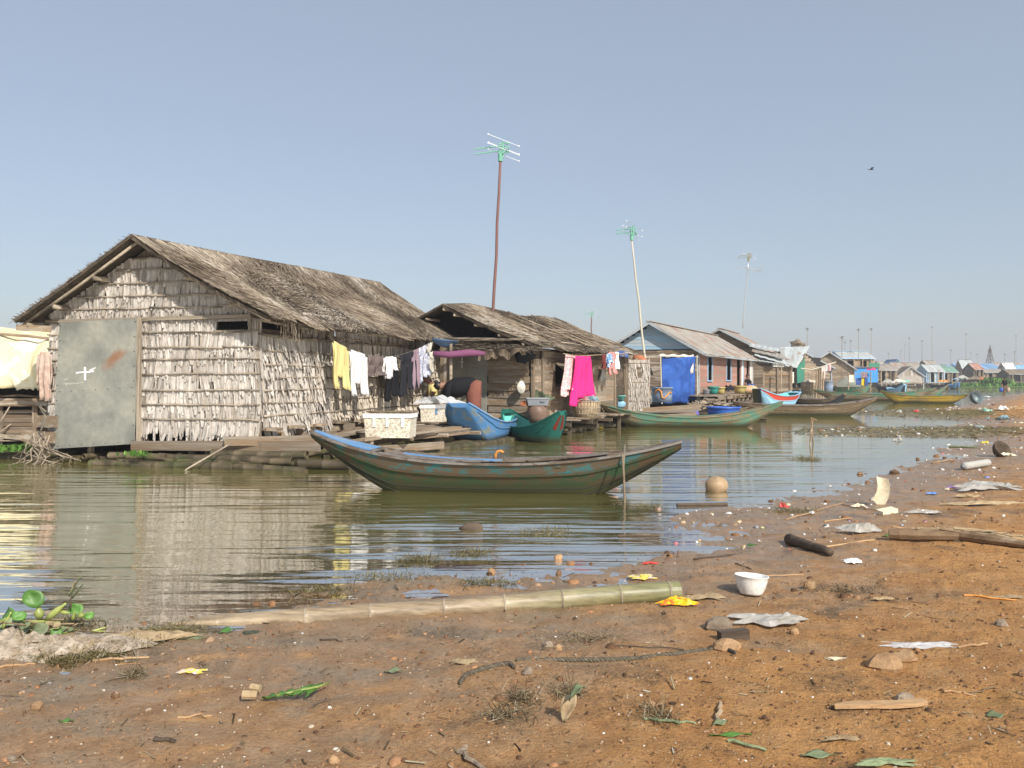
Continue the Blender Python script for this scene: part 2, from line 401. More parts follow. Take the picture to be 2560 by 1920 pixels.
tr = nd(nt, 'ShaderNodeBsdfTransparent'); tr.inputs['Color'].default_value = (0.86, 0.80, 0.66, 1)
df = nd(nt, 'ShaderNodeBsdfDiffuse'); nmur = noise(nt, tc2, 5.0, 4.0)
lk(nt, ramp(nt, nmur, [(0.3, (0.120, 0.108, 0.026)), (0.7, (0.175, 0.155, 0.048))]), df.inputs['Color'])
da = nd(nt, 'ShaderNodeAttribute', attribute_name='depth').outputs['Fac']
turb = maths(nt, 'SUBTRACT', 1.0, maths(nt, 'POWER', 2.718, maths(nt, 'MULTIPLY', da, -9.0)), clamp=True)
body = nd(nt, 'ShaderNodeMixShader'); lk(nt, turb, body.inputs[0]); lk(nt, tr.outputs[0], body.inputs[1]); lk(nt, df.outputs[0], body.inputs[2])
fr = nd(nt, 'ShaderNodeFresnel'); fr.inputs['IOR'].default_value = 1.30; lk(nt, bm.outputs[0], fr.inputs['Normal'])
mx = nd(nt, 'ShaderNodeMixShader'); lk(nt, maths(nt, 'MULTIPLY', fr.outputs[0], 0.74), mx.inputs[0]); lk(nt, body.outputs[0], mx.inputs[1]); lk(nt, gl.outputs[0], mx.inputs[2])
lk(nt, mx.outputs[0], out.inputs[0]); MT['water'] = m
np_mesh('water', np.stack([XW.ravel(), YW.ravel(), np.zeros(XW.size)], -1), sheet_faces(naw, nrw), m, {'depth': dep.ravel()}, smooth=True, kind='structure')

# haze: even air over the river, sky outside it
mb = MB(); mb.box((0, 1500, 12), (8000, 4000, 28.2)); hm, nt, p = newmat("haze air"); nt.nodes.remove(p)
pv = nd(nt, 'ShaderNodeVolumePrincipled'); pv.inputs['Density'].default_value = 0.0009; pv.inputs['Color'].default_value = (0.93, 0.95, 1.0, 1); pv.inputs['Anisotropy'].default_value = 0.1
lk(nt, pv.outputs[0], nt.nodes['Material Output'].inputs['Volume'])
hz = mb.build('haze', hm, kind='stuff')
# ================================================================== BUILDING LIBRARY
def frameM(o): 
    return Matrix.Translation(o.location) @ Euler(o.rotation_euler).to_matrix().to_4x4()
def loc_in(o, p):
    return frameM(o).inverted() @ Vector(p)

def basis(p0, p1, up):
    x = (Vector(p1) - Vector(p0)); L = x.length; x.normalize(); u = Vector(up)
    y = u.cross(x)
    if y.length < 1e-5: y = Vector((0, 1, 0)).cross(x)
    y.normalize(); z = x.cross(y)
    return Matrix((x, y, z)).transposed().to_4x4(), L
POOL = {}
def unit_plank(mat, rough=1.0):
    key = (mat.name, rough)
    if key not in POOL:
        ms = []
        for q in range(6):
            rs = random.Random(q * 7 + 1); n = 6; V = []; F = []
            for i in range(n + 1):
                x = -0.5 + i / n + (rs.uniform(-.012, .012) * rough if i in (0, n) else 0)
                e0 = rs.uniform(-.045, .03) * rough; e1 = rs.uniform(-.03, .045) * rough; by = rs.uniform(-.12, .12) * rough
                V += [(x, -.5 + by, -.5 - e0), (x, .5 + by, -.5 - e0), (x, .5 + by, .5 + e1), (x, -.5 + by, .5 + e1)]
            for i in range(n):
                a = i * 4
                for j in range(4): F.append((a + j, a + 4 + j, a + 4 + (j + 1) % 4, a + (j + 1) % 4))
            F = [tuple(reversed(f)) for f in F]
            F.append((0, 1, 2, 3)); a = n * 4; F.append((a + 3, a + 2, a + 1, a))
            me = bpy.data.meshes.new('plank'); me.from_pydata(V, [], F); me.materials.append(mat); me.update(); ms.append(me)
        POOL[key] = ms
    return random.choice(POOL[key])
def plank(parent, name, p0, p1, h, t, mat, up=(0, 0, 1), rough=1.0, tilt=0.0, label=None):
    """board from p0 to p1, height h along up, thickness t"""
    M, L = basis(p0, p1, up)
    o = bpy.data.objects.new(name, unit_plank(mat, rough)); col.objects.link(o)
    if parent is not None: o.parent = parent
    c = (Vector(p0) + Vector(p1)) / 2
    if tilt: M = M @ Matrix.Rotation(tilt, 4, 'X')
    o.matrix_basis = Matrix.Translation(c) @ M @ Matrix.Diagonal((L, t, h, 1))
    if label: o['label'] = label
    return o
def mat_plank(name, c1, c2, c3=None, c3amt=0.3, per=0.3, rough=0.88, st=0.7):
    m, nt, p = newmat(name); v = coords(nt, (st, 0.6, 2.2)); v2 = coords(nt, (st * 1.5, 1, 0.8))
    n1 = noise(nt, v, 3.2, 6.0, 0.7); n2 = noise(nt, v2, 1.7, 4.0, 0.65); n3 = noise(nt, v, 11.0, 3.0)
    c = ramp(nt, n1, [(0.28, c1), (0.5, [(a + b) / 2 for a, b in zip(c1, c2)]), (0.72, c2)])
    if c3 is not None: c = mixc(nt, ramp(nt, n2, [(0.60 - c3amt * 0.4, 0.0), (0.68 - c3amt * 0.25, 1.0)]), c, c3)
    g = ramp(nt, n3, [(0.3, 0.62), (0.42, 1.0), (0.75, 1.12)]); c = mixc(nt, 1.0, c, g, 'MULTIPLY')
    oi = nd(nt, 'ShaderNodeObjectInfo'); k = maths(nt, 'MULTIPLY_ADD', oi.outputs['Random'], 2 * per, 1 - per); c = mixc(nt, 1.0, c, k, 'MULTIPLY')
    lk(nt, c, p.inputs['Base Color']); p.inputs['Roughness'].default_value = rough; p.inputs['Specular IOR Level'].default_value = 0.25
    bump(nt, maths(nt, 'ADD', n1, n3), p, 0.5, 0.012)
    return m
MT['plank_grey'] = mat_plank("weathered grey board", (0.150, 0.115, 0.080), (0.40, 0.335, 0.26), (0.24, 0.165, 0.10), 0.35)
MT['plank_brown'] = mat_plank("brown board", (0.105, 0.070, 0.042), (0.27, 0.20, 0.135), (0.36, 0.31, 0.25), 0.3)
MT['plank_dark'] = mat_plank("dark wet board", (0.045, 0.034, 0.024), (0.13, 0.10, 0.07))
MT['plank_pink'] = mat_plank("faded pink board", (0.33, 0.15, 0.115), (0.50, 0.27, 0.215), (0.34, 0.26, 0.20), 0.35, 0.15)
MT['plank_blue'] = mat_plank("pale blue board", (0.24, 0.37, 0.48), (0.38, 0.52, 0.62), (0.40, 0.42, 0.42), 0.2, 0.08)
MT['plank_white'] = mat_plank("chalky white board", (0.52, 0.53, 0.50), (0.70, 0.70, 0.67), (0.42, 0.40, 0.36), 0.25, 0.12)
MT['plank_teal'] = mat_plank("teal board", (0.05, 0.22, 0.18), (0.10, 0.36, 0.30), (0.25, 0.24, 0.19), 0.3, 0.15)
MT['batten'] = mat_plank("bamboo batten", (0.21, 0.165, 0.115), (0.46, 0.39, 0.30), (0.15, 0.12, 0.09), 0.3, 0.22)
MT['pole'] = mat_plank("pole wood", (0.17, 0.12, 0.075), (0.38, 0.29, 0.20), None, 0, 0.25)
MT['bamboo_wet'] = mat_mottle("wet bamboo", (0.04, 0.032, 0.018), (0.15, 0.115, 0.068), 5.0, 0.6, (0.6, 1, 1), 0.3, 0.01, (0.045, 0.055, 0.014), 0.35, 0.35)
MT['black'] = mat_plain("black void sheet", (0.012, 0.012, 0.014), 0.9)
MT['rope'] = mat_mottle("rope fibre", (0.10, 0.09, 0.07), (0.24, 0.21, 0.16), 40.0, 0.9)

def attr_leaf(name, stops, grain=30.0, rough=0.8, streak=(0.75, 1.15)):
    m, nt, p = newmat(name); a = nd(nt, 'ShaderNodeAttribute', attribute_name='rnd')
    c = ramp(nt, a.outputs['Fac'], stops); v = coords(nt, (1, 1, 0.12)); n = noise(nt, v, grain, 4.0, 0.7); nb = noise(nt, coords(nt, (1, 1, 1)), 1.1, 4.0)
    c = mixc(nt, 1.0, c, ramp(nt, n, [(0.3, streak[0]), (0.7, streak[1])]), 'MULTIPLY')
    c = mixc(nt, 1.0, c, ramp(nt, nb, [(0.3, 0.80), (0.7, 1.12)]), 'MULTIPLY')
    lk(nt, c, p.inputs['Base Color']); p.inputs['Roughness'].default_value = rough; p.inputs['Specular IOR Level'].default_value = 0.22
    return m
MT['leafwall'] = attr_leaf("dried palm leaf", [(0.0, (0.15, 0.11, 0.08)), (0.12, (0.33, 0.275, 0.215)), (0.45, (0.45, 0.40, 0.345)), (0.8, (0.53, 0.485, 0.43)), (1.0, (0.62, 0.58, 0.53))], 45.0, .8, (.62, 1.2))
MT['leafwarm'] = attr_leaf("dried palm leaf warm", [(0.0, (0.14, 0.10, 0.065)), (0.15, (0.37, 0.30, 0.225)), (0.5, (0.53, 0.455, 0.355)), (1.0, (0.66, 0.59, 0.49))], 45.0, .8, (.62, 1.2))
MT['thatch'] = attr_leaf("thatch stalks", [(0.0, (0.075, 0.055, 0.036)), (0.25, (0.17, 0.132, 0.095)), (0.6, (0.285, 0.228, 0.165)), (0.9, (0.40, 0.335, 0.255)), (1.0, (0.55, 0.50, 0.42))], 6.0)
MT['thatch_base'] = mat_mottle("thatch underlay", (0.05, 0.038, 0.026), (0.13, 0.10, 0.07), 8.0, 0.95)

def prisms(P0, P1, N, w, t):
    """many thin triangular stalks. returns V,F"""
    P0 = np.asarray(P0, float); P1 = np.asarray(P1, float); N = np.asarray(N, float)
    d = P1 - P0; s = np.cross(d, N); s /= np.linalg.norm(s, axis=1, keepdims=True) + 1e-9
    n = np.cross(s, d); n /= np.linalg.norm(n, axis=1, keepdims=True) + 1e-9
    w = np.asarray(w, float).reshape(-1, 1) if hasattr(w, '__len__') else w
    t = np.asarray(t, float).reshape(-1, 1) if hasattr(t, '__len__') else t
    V = np.stack([P0 - s * w / 2, P0 + s * w / 2, P0 + n * t, P1 - s * w * .35, P1 + s * w * .35, P1 + n * t * .7], 1).reshape(-1, 3)
    b = (np.arange(len(P0)) * 6)[:, None]
    F = np.concatenate([b + np.array([[0, 2, 5, 3]]), b + np.array([[2, 1, 4, 5]]), b + np.array([[1, 0, 3, 4]])], 0)
    return V, F
def blades(T, D, S, N, L, Wd, curl, taper=0.45):
    """hanging strips: top T, down D, side S, normal N"""
    n = len(T); rows = [0, .4, .75, 1.0]; wid = [0.8, 1.0, 0.85, taper]; out = []
    L = L.reshape(-1, 1); Wd = Wd.reshape(-1, 1); curl = curl.reshape(-1, 1)
    for q, wq in zip(rows, wid):
        c = T + D * L * q + N * (curl * q * q + 0.012 * (1 - q)); out.append(c - S * Wd * wq / 2); out.append(c + S * Wd * wq / 2)
    V = np.stack(out, 1).reshape(-1, 3); b = (np.arange(n) * 8)[:, None]
    F = np.concatenate([b + np.array([[k, k + 1, k + 3, k + 2]]) for k in (0, 2, 4)], 0)
    return V, F
def leaf_wall(parent, name, mat, o, ux, nrm_, x0, x1, rows, ztop=None, hole=None, spacing=0.028, width=0.068, seed=1, last=0.45, over=1.5, curl=0.03):
    """rows: list of z (descending); a leaf course hangs from each. ztop(x)-> roof limit"""
    rs = np.random.RandomState(seed); TT = []; DD = []; SS = []; LL = []; WW = []; CC = []
    o = np.array(o, float); ux = np.array(ux, float); nn = np.array(nrm_, float)
    for i, z in enumerate(rows):
        nxt = rows[i + 1] if i + 1 < len(rows) else z - last
        gap = z - nxt
        k = int((x1 - x0) / spacing); xs = x0 + (np.arange(k) + rs.rand(k)) * (x1 - x0) / k
        lean = 0.10 * np.sin(xs * 1.7 + i) + rs.normal(0, 0.085, k)
        L = gap * over * (0.82 + 0.34 * rs.rand(k))
        if i == len(rows) - 1: L = gap * (0.75 + 0.6 * rs.rand(k) ** 1.5)
        zt = np.full(k, z + 0.02) + rs.normal(0, 0.008, k)
        ok = np.ones(k, bool)
        if ztop is not None:
            lim = np.array([ztop(x) for x in xs]); cut = zt > lim; L = np.where(cut, L - (zt - lim), L); zt = np.minimum(zt, lim); ok &= L > 0.06
        if hole is not None:
            for (hx0, hx1, hz0, hz1) in hole:
                inh = (xs > hx0) & (xs < hx1); under = inh & (zt > hz1) & (zt - L < hz1); L = np.where(under, zt - hz1, L)
                st = inh & (zt <= hz1) & (zt > hz0); nz = hz0; L = np.where(st, L - (zt - nz), L); zt = np.where(st, nz, zt)
            ok &= L > 0.03
        xs, zt, L, lean = xs[ok], zt[ok], L[ok], lean[ok]; k = len(xs)
        T = o + np.outer(xs, ux) + np.stack([np.zeros(k), np.zeros(k), zt - o[2]], 1)
        D = np.stack([np.sin(lean) * ux[0], np.sin(lean) * ux[1], -np.cos(lean)], 1)
        tw = rs.normal(0, 0.36, k); S = np.outer(np.cos(tw), ux) + np.outer(np.sin(tw), nn)
        T = T + nn * 0.004 * rs.rand(k, 1)
        TT.append(T); DD.append(D); SS.append(S); LL.append(L); WW.append(width * (0.6 + 0.8 * rs.rand(k))); CC.append(curl * (0.3 + 1.6 * rs.rand(k) ** 2) + (0.03 if i == len(rows) - 1 else 0))
    T = np.concatenate(TT); n = len(T)
    V, F = blades(T, np.concatenate(DD), np.concatenate(SS), np.tile(nn, (n, 1)), np.concatenate(LL), np.concatenate(WW), np.concatenate(CC))
    r = 0.12 + rs.rand(n) ** 0.8 * 0.65 + 0.25 * (0.5 + fbm(T[:, 0] * 2 + T[:, 1], T[:, 2] * 2, 3, seed) * 1.6)
    return np_mesh(name, V, F, mat, {'rnd': np.repeat(np.clip(r, 0, 1), 8)}, parent, kind='stuff')

def roof_pt(P, s, t):
    """P: dict(y0,y1,hw,ridge,eave,sag,side). s in 0..1 along, t 0 ridge..1 eave"""
    y = P['y0'] + (P['y1'] - P['y0']) * s
    zr = np.interp(y, *zip(*P['ridge'])); ze = np.interp(y, *zip(*P['eave']))
    x = P['xc'] + P['side'] * P['hw'] * t
    z = zr + (ze - zr) * t - P.get('sag', 0.06) * np.sin(np.pi * t) + P.get('und', 0.03) * np.sin(y * 1.9 + 1.3) * np.sin(t * 2.6) + P.get('und', 0.03) * 0.6 * np.sin(y * 4.3)* t
    return np.stack([x + 0 * y, y + 0 * t, z], -1)
def thatch_slope(parent, P, mat, rows=30, dens=36.0, seed=3, length=0.5, skewf=None, fringe=0.10, w=0.016):
    rs = np.random.RandomState(seed); Ly = P['y1'] - P['y0']
    Ls = math.hypot(P['hw'], P['ridge'][0][1] - P['eave'][0][1]); k = int(Ly * dens)
    A = []; B = []
    for i in range(rows + 1):
        t0 = i / rows; s = (np.arange(k) + rs.rand(k)) / k
        t = np.clip(t0 + rs.normal(0, 0.25 / rows, k), 0.0, 1.0)
        y = P['y0'] + Ly * s
        sk = 0.25 * np.sin(y * 1.1 + t0 * 3) + 0.9 * fbm(y * 0.55, t * Ls * 0.5, 3, seed) * 2 + rs.normal(0, 0.16, k)
        if skewf is not None: sk = sk + skewf(s, t)
        L = length * (0.7 + 0.6 * rs.rand(k))
        dt = L * np.cos(sk) / Ls; ds = L * np.sin(sk) / Ly
        t1 = np.minimum(t + dt, 1.0 + fringe * rs.rand(k) * 0.8)
        s1 = np.clip(s + ds, -0.012 * rs.rand(k), 1 + 0.012 * rs.rand(k))
        a = roof_pt(P, s, t); b = roof_pt(P, s1, t1); b[:, 2] -= np.maximum(t1 - 1, 0) * 0.5
        lift = 0.015 + 0.03 * rs.rand(k); a[:, 2] += lift * 0.4 + 0.02; b[:, 2] += lift + 0.035
        A.append(a); B.append(b)
    A = np.concatenate(A); B = np.concatenate(B); sl = (P['ridge'][0][1] - P['eave'][0][1]) / P['hw']
    N = np.tile(nrm((P['side'] * sl, 0, 1)), (len(A), 1)) + rs.normal(0, .25, (len(A), 3))
    V, F = prisms(A, B, N, w * (0.6 + 0.9 * rs.rand(len(A))), 0.012)
    cl = fbm(A[:, 1] * 0.8, A[:, 0] * 1.2, 4, seed + 5) * 1.3
    r = np.clip(rs.rand(len(A)) * 0.8 + 0.1 + cl, 0, 1)
    np_mesh('thatch', V, F, mat, {'rnd': np.repeat(r, 6)}, parent, kind='stuff')
def roof_slab(parent, P, mat, name='roof', thick=0.05, nu=16, nv=8, e=0.0):
    mb = MB(); mb.sheet(lambda u, v: roof_pt(P, np.array([v * (1 + 2 * e) - e]), np.array([u]))[0], nv, nu, thick)
    return mb.build(name, mat, parent)
def corrugated(parent, P, mat, n, name='roof_sheet', amp=0.012, pitch=0.13, rows=1, rs=None, label=None):
    """corrugated iron: one object per sheet"""
    rs = rs or random.Random(5); Ly = P['y1'] - P['y0']
    for i in range(n):
        for k in range(rows):
            s0 = i / n; s1 = (i + 1) / n + 0.006; t0 = max(0, k / rows - 0.02); t1 = min(1, (k + 1) / rows) + (rs.uniform(0, .02) if k == rows - 1 else 0.01)
            nn_ = max(4, int((s1 - s0) * Ly / pitch * 4)); off = rs.uniform(-.006, .006) + 0.006 * (rows - k) + 0.004 * (i % 2)
            def fn(u, v):
                s = s0 + (s1 - s0) * u; t = t0 + (t1 - t0) * v
                q = roof_pt(P, np.array([s]), np.array([t]))[0]; q[2] += off + amp * math.sin(u * (s1 - s0) * Ly / pitch * 2 * math.pi); return q
            mb = MB()
            if nn_ > 60: nn_ = 60
            mb.grid(fn, nn_, 2); mb.build(name, mat, parent)

def board_wall(parent, name, mat, o, ux, x0, x1, z0, z1, h=0.2, t=0.025, hole=(), seg=(1.6, 3.2), tilt=0.08, ztop=None, seed=1, rough=1.0, gap=0.0):
    """horizontal lapped boards, each its own object. holes = (x0,x1,z0,z1)"""
    rs = random.Random(seed); o = Vector(o); ux = Vector(ux).normalized(); n = int(round((z1 - z0) / h)); hh = (z1 - z0) / n
    nrm_ = ux.cross(Vector((0, 0, 1)))
    for r in range(n):
        zc = z0 + (r + .5) * hh
        spans = [(x0, x1)]
        for (a, b, c, d) in hole:
            if c - hh * 0.35 < zc < d + hh * 0.35:
                spans = [q for (p, e) in spans for q in ((p, min(e, a)), (max(p, b), e)) if q[1] - q[0] > 0.04]
        if ztop is not None:
            xs = [x0 + (x1 - x0) * i / 60 for i in range(61)]; ok = [x for x in xs if ztop(x) >= zc + hh * 0.1]
            if not ok: continue
            spans = [(max(p, min(ok)), min(e, max(ok))) for p, e in spans]
        for (p, e) in spans:
            x = p
            while x < e - 0.02:
                L = rs.uniform(*seg); xe = e if e - x - L < 0.5 else x + L
                a = o + ux * (x + .003) + Vector((0, 0, zc - o.z)); b = o + ux * (xe - .003) + Vector((0, 0, zc - o.z + rs.uniform(-.006, .006) * rough))
                plank(parent, name, a, b, hh * (1.06 - gap + rs.uniform(-.03, .03)), t, mat, tilt=tilt + rs.uniform(-.02, .02), rough=rough)
                x = xe
def log(parent, name, pts, r, mat, n=8, r1=None):
    mb = MB(); k = len(pts); rr = [r + ((r1 if r1 is not None else r) - r) * i / (k - 1) for i in range(k)]
    mb.tube(pts, rr, n); return mb.build(name, mat, parent, smooth=True)
def wavy(p0, p1, n=6, a=0.02, seed=0):
    rs = random.Random(seed); p0 = Vector(p0); p1 = Vector(p1); out = []
    for i in range(n + 1):
        q = p0.lerp(p1, i / n)
        if 0 < i < n: q = q + Vector((rs.uniform(-a, a), rs.uniform(-a, a), rs.uniform(-a, a)))
        out.append(q)
    return out
def bamboo_float(parent, p0, p1, r=0.06, seed=0, mat=None):
    """hollow culm with knots"""
    rs = random.Random(seed); p0 = Vector(p0); p1 = Vector(p1); L = (p1 - p0).length; k = max(2, int(L / 0.4)); pts = []; rr = []
    for i in range(k + 1):
        q = p0.lerp(p1, i / k) + Vector((0, 0, 0.01 * math.sin(i * 1.3 + seed)))
        d = (p1 - p0).normalized() * 0.012
        pts += [q - d, q, q + d]; rr += [r, r * 1.1, r]
    mb = MB(); mb.tube(pts, rr, 8, cap=False)
    d = (p1 - p0).normalized()
    mb.tube([p0 - d * 0.012, p0 + d * 0.1], [r * 0.8, r * 0.7], 8, cap=False); mb.tube([p1 + d * .012, p1 - d * 0.1], [r * 0.8, r * .7], 8, cap=False)
    M, _ = basis(p0, p1, (0, 0, 1)); mb.tube([p0 + d * 0.09, p0 + d * 0.1], [r * .75, r * .7], 8); mb.tube([p1 - d * 0.1, p1 - d * 0.09], [r * .7, r * .75], 8)
    return mb.build('bamboo_float', mat or MT['bamboo_wet'], parent, smooth=True)
MT['leaf_back'] = mat_mottle('woven leaf backing', (0.13, 0.10, 0.07), (0.26, 0.21, 0.155), 20.0, 0.9, (1, 1, .15))
# ================================================================== HOUSE 1: palm leaf floating house
H1 = empty('floating_house', (-4.7, 15.5, 0), -math.atan2(.27, .963), "large floating house clad in dried grey palm leaves with thatched roof and zinc door", 'house')
W1 = 4.87; XC = -W1 / 2; L1 = 10.0
ridge1 = [(-.5, 4.33), (3, 4.42), (6, 4.53), (10.6, 4.66)]
P1R = dict(y0=-.5, y1=10.6, hw=2.885, xc=XC, side=1, ridge=ridge1, eave=[(-.5, 2.78), (1.2, 2.68), (4, 2.74), (5.8, 2.69), (7.4, 2.73), (10.6, 2.80)], sag=0.10, und=0.035)
P1L = dict(y0=-.5, y1=10.6, hw=2.80, xc=XC, side=-1, ridge=ridge1, eave=[(-.5, 2.76), (10.6, 2.80)], sag=0.03, und=0.02)
roof_slab(H1, P1R, MT['thatch_base'], 'roof', 0.06); roof_slab(H1, P1L, MT['thatch_base'], 'roof', 0.06)
def skew1(s, t):
    return 1.0 * np.exp(-((s - 0.06 - 0.05 * t) / 0.05) ** 2) * (t > 0.25) + 0.55 * np.sin(s * 14) * (t > .15) - 0.45
thatch_slope(H1, P1R, MT['thatch'], 34, 30, 3, 0.46, skew1, w=0.024)
thatch_slope(H1, P1L, MT['thatch'], 26, 24, 4, 0.42, None, fringe=0.06)
# loose stalk tips standing proud of the ridge and the verge
rs_ = np.random.RandomState(8); k = 420; s = rs_.rand(k); a = roof_pt(P1L, s, rs_.rand(k) * 0.12); b = a + np.stack([rs_.normal(.05, .05, k), rs_.normal(0, .05, k), .03 + .035 * rs_.rand(k)], 1)
V, F = prisms(a, b, np.tile((0., 1., 0.), (k, 1)), 0.012, 0.01); np_mesh('thatch', V, F, MT['thatch'], {'rnd': np.repeat(rs_.rand(k), 6)}, H1, kind='stuff')
k = 300; s = np.full(k, 0.0); t = rs_.rand(k); a = roof_pt(P1L, s, t); b = a + np.stack([rs_.normal(-.07, .03, k), rs_.normal(-.01, .03, k), .02 + .06 * rs_.rand(k)], 1)
a[:, 1] += rs_.rand(k) * 0.3
V, F = prisms(a, b, np.tile((0., 1., 0.), (k, 1)), 0.012, 0.01); np_mesh('thatch', V, F, MT['thatch'], {'rnd': np.repeat(rs_.rand(k), 6)}, H1, kind='stuff')
# drooping fringe over the corner
k = 70; y = rs_.normal(0.45, 0.28, k); s = (y + .5) / 11.1; a = roof_pt(P1R, s, 0.93 + .07 * rs_.rand(k)); a[:, 2] += .03
b = a + np.stack([rs_.normal(.0, .03, k), rs_.normal(.03, .03, k), -.15 - .38 * rs_.rand(k) ** 1.5], 1)
V, F = prisms(a, b, np.tile((1., 0., .2), (k, 1)), 0.016, 0.01); np_mesh('thatch', V, F, MT['thatch'], {'rnd': np.repeat(rs_.rand(k), 6)}, H1, kind='stuff')
def zroof1(x): # underside above local x on the gable
    t = abs(x - XC) / 2.85; return float(roof_pt(P1R if x > XC else P1L, np.array([0.045]), np.array([min(t, 1)]))[0][2]) - 0.07
zr = zroof1
HOLE1 = [(-0.95, -0.22, 2.545, 2.72)]
GR = [3.98, 3.76, 3.51, 3.25, 3.01, 2.77, 2.53, 2.24, 2.01, 1.73, 1.42, 1.13, .86]
SR = [2.44, 2.15, 1.91, 1.66, 1.41, 1.17, .92]
leaf_wall(H1, 'leaf_cladding', MT['leafwall'], (0, 0, 0), (1, 0, 0), (0, -1, 0), -W1 + .02, 0, GR, zr, HOLE1 + [(-4.50, -2.70, 0.2, 2.74)], seed=1, last=.40)
leaf_wall(H1, 'leaf_cladding', MT['leafwall'], (0, 0, 0), (0, 1, 0), (1, 0, 0), 0.02, 2.7, SR, seed=2, last=.48, curl=0.05)
leaf_wall(H1, 'leaf_cladding', MT['leafwarm'], (0, 0, 0), (0, 1, 0), (1, 0, 0), 2.7, L1 - .05, SR, seed=5, last=.22, curl=0.04)
leaf_wall(H1, 'leaf_cladding', MT['leafwall'], (-.04, 0, 0), (0, 1, 0), (1, 0, 0), 1.6, L1 - .05, [2.98, 2.80], seed=6, last=.36, curl=0.0, width=.07)
# woven backing behind the leaves
mb = MB()
def back(x0, x1, z0, z1): mb.hexa([(x0, .03, z0), (x1, .03, z0), (x1, .05, z0), (x0, .05, z0), (x0, .03, z1), (x1, .03, z1), (x1, .05, z1), (x0, .05, z1)])
back(-W1, -.95, .62, 2.72); back(-.95, -.22, .62, 2.545); back(-.22, 0, .62, 2.72)
xs = np.linspace(-W1, 0, 15)
for a_, b_ in zip(xs[:-1], xs[1:]):
    za, zb = zr(a_) - .03, zr(b_) - .03
    mb.hexa([(a_, .03, 2.72), (b_, .03, 2.72), (b_, .05, 2.72), (a_, .05, 2.72), (a_, .03, za), (b_, .03, zb), (b_, .05, zb), (a_, .05, za)])
mb.box((-.04, L1 / 2, 1.60), (.02, L1 - .1, 1.95)); mb.box((-W1 + .03, L1 / 2, 1.75), (.02, L1 - .1, 2.2)); mb.box((XC, L1 - .03, 1.8), (W1 - .1, .02, 2.2))
mb.box((XC, L1 / 2, .66), (W1 - .12, L1 - .1, .05))
mb.build('wall', MT['leaf_back'], H1)
# battens across the gable
rb = random.Random(3)
def gx(z):  # clear width at height z
    lo = [x for x in np.linspace(-W1, 0, 80) if zr(x) > z + .05]; return (min(lo), max(lo)) if lo else None
for z in GR[:-1] + [.86]:
    g = gx(z)
    if not g: continue
    a0, a1 = g
    spans = [(a0, a1)]
    if z < 2.74: spans = [(-W1, -4.50), (-2.66, a1)]
    for (p, e) in spans:
        x = p
        while x < e - .05:
            xe = min(e, x + rb.uniform(1.4, 2.8)); xe = e if e - xe < .4 else xe
            pts = wavy((x, -.045, z + rb.uniform(-.015, .015)), (xe, -.045, z + rb.uniform(-.02, .02)), 6, .010, rb.randint(0, 999))
            for i_ in range(1): log(H1, 'batten', pts, .019, MT['batten'], 6, .015)
            x = xe
for z in SR:
    y = 0.04
    while y < L1 - .1:
        ye = min(L1, y + rb.uniform(2.0, 3.6)); ye = L1 if L1 - ye < .6 else ye
        log(H1, 'batten', wavy((.045, y, z + rb.uniform(-.02, .02)), (.045, ye, z + rb.uniform(-.03, .03)), 7, .014, rb.randint(0, 999)), .019, MT['batten'], 6, .014); y = ye
log(H1, 'rail', wavy((.09, -.2, 2.47), (.10, 2.7, 2.43), 9, .03, 4), .024, MT['batten'], 7, .018)
log(H1, 'rail', wavy((.07, 2.5, 2.50), (.07, 7.2, 2.52), 9, .02, 5), .013, MT['pole'], 6)
# frame: posts, plates, rafters, purlins
for x in (-W1 + .05, -2.62, -.06): plank(H1, 'post', (x, .02, .2), (x, .02, 2.8), .09, .06, MT['plank_grey'], up=(1, 0, 0))
for y in (2.6, 5.2, 7.6, 9.95): plank(H1, 'post', (-.03, y, .2), (-.03, y, 2.9), .09, .06, MT['plank_grey'], up=(0, 1, 0))
plank(H1, 'lintel', (-W1, -.06, 2.79), (.02, -.06, 2.81), .07, .04, MT['batten'])
plank(H1, 'wall_plate', (.02, -.35, 2.80), (.02, L1, 2.95), .09, .06, MT['plank_brown'])
plank(H1, 'window_sill', (-.98, -.05, 2.53), (-.19, -.05, 2.53), .05, .04, MT['batten'])
plank(H1, 'window_frame', (-.20, -.04, 2.5), (-.20, -.04, 2.78), .05, .05, MT['batten'], up=(1, 0, 0))
for Pq, sg in ((P1R, 1), (P1L, -1)):
    a0 = roof_pt(Pq, np.array([0.012]), np.array([0.0]))[0]; am = roof_pt(Pq, np.array([0.012]), np.array([0.5]))[0]; a1 = roof_pt(Pq, np.array([0.012]), np.array([.99]))[0]
    for k_ in (a0, am, a1): k_[2] -= .09
    log(H1, 'rafter', [a0, am, a1], .028, MT['batten'], 6)
    for t in (.36, .70, .93):
        q0 = roof_pt(Pq, np.array([0.0]), np.array([t]))[0]; q1 = roof_pt(Pq, np.array([0.2]), np.array([t]))[0]
        q0[2] -= .15; q1[2] -= .15; q0[1] += .12
        log(H1, 'purlin', [q0, q1], .05 if sg < 0 else .035, MT['batten'], 9)
plank(H1, 'eave_board', (-W1 - .42, -.40, 2.66), (-W1 + .35, -.30, 2.62), .12, .03, MT['plank_grey'])
log(H1, 'eave_pole', wavy((.30, 2.2, 2.67), (.42, 6.4, 2.66), 6, .03, 9), .014, MT['batten'], 6)
log(H1, 'eave_pole', wavy((.36, 3.4, 2.62), (.42, 10.4, 2.76), 6, .02, 19), .012, MT['batten'], 6)
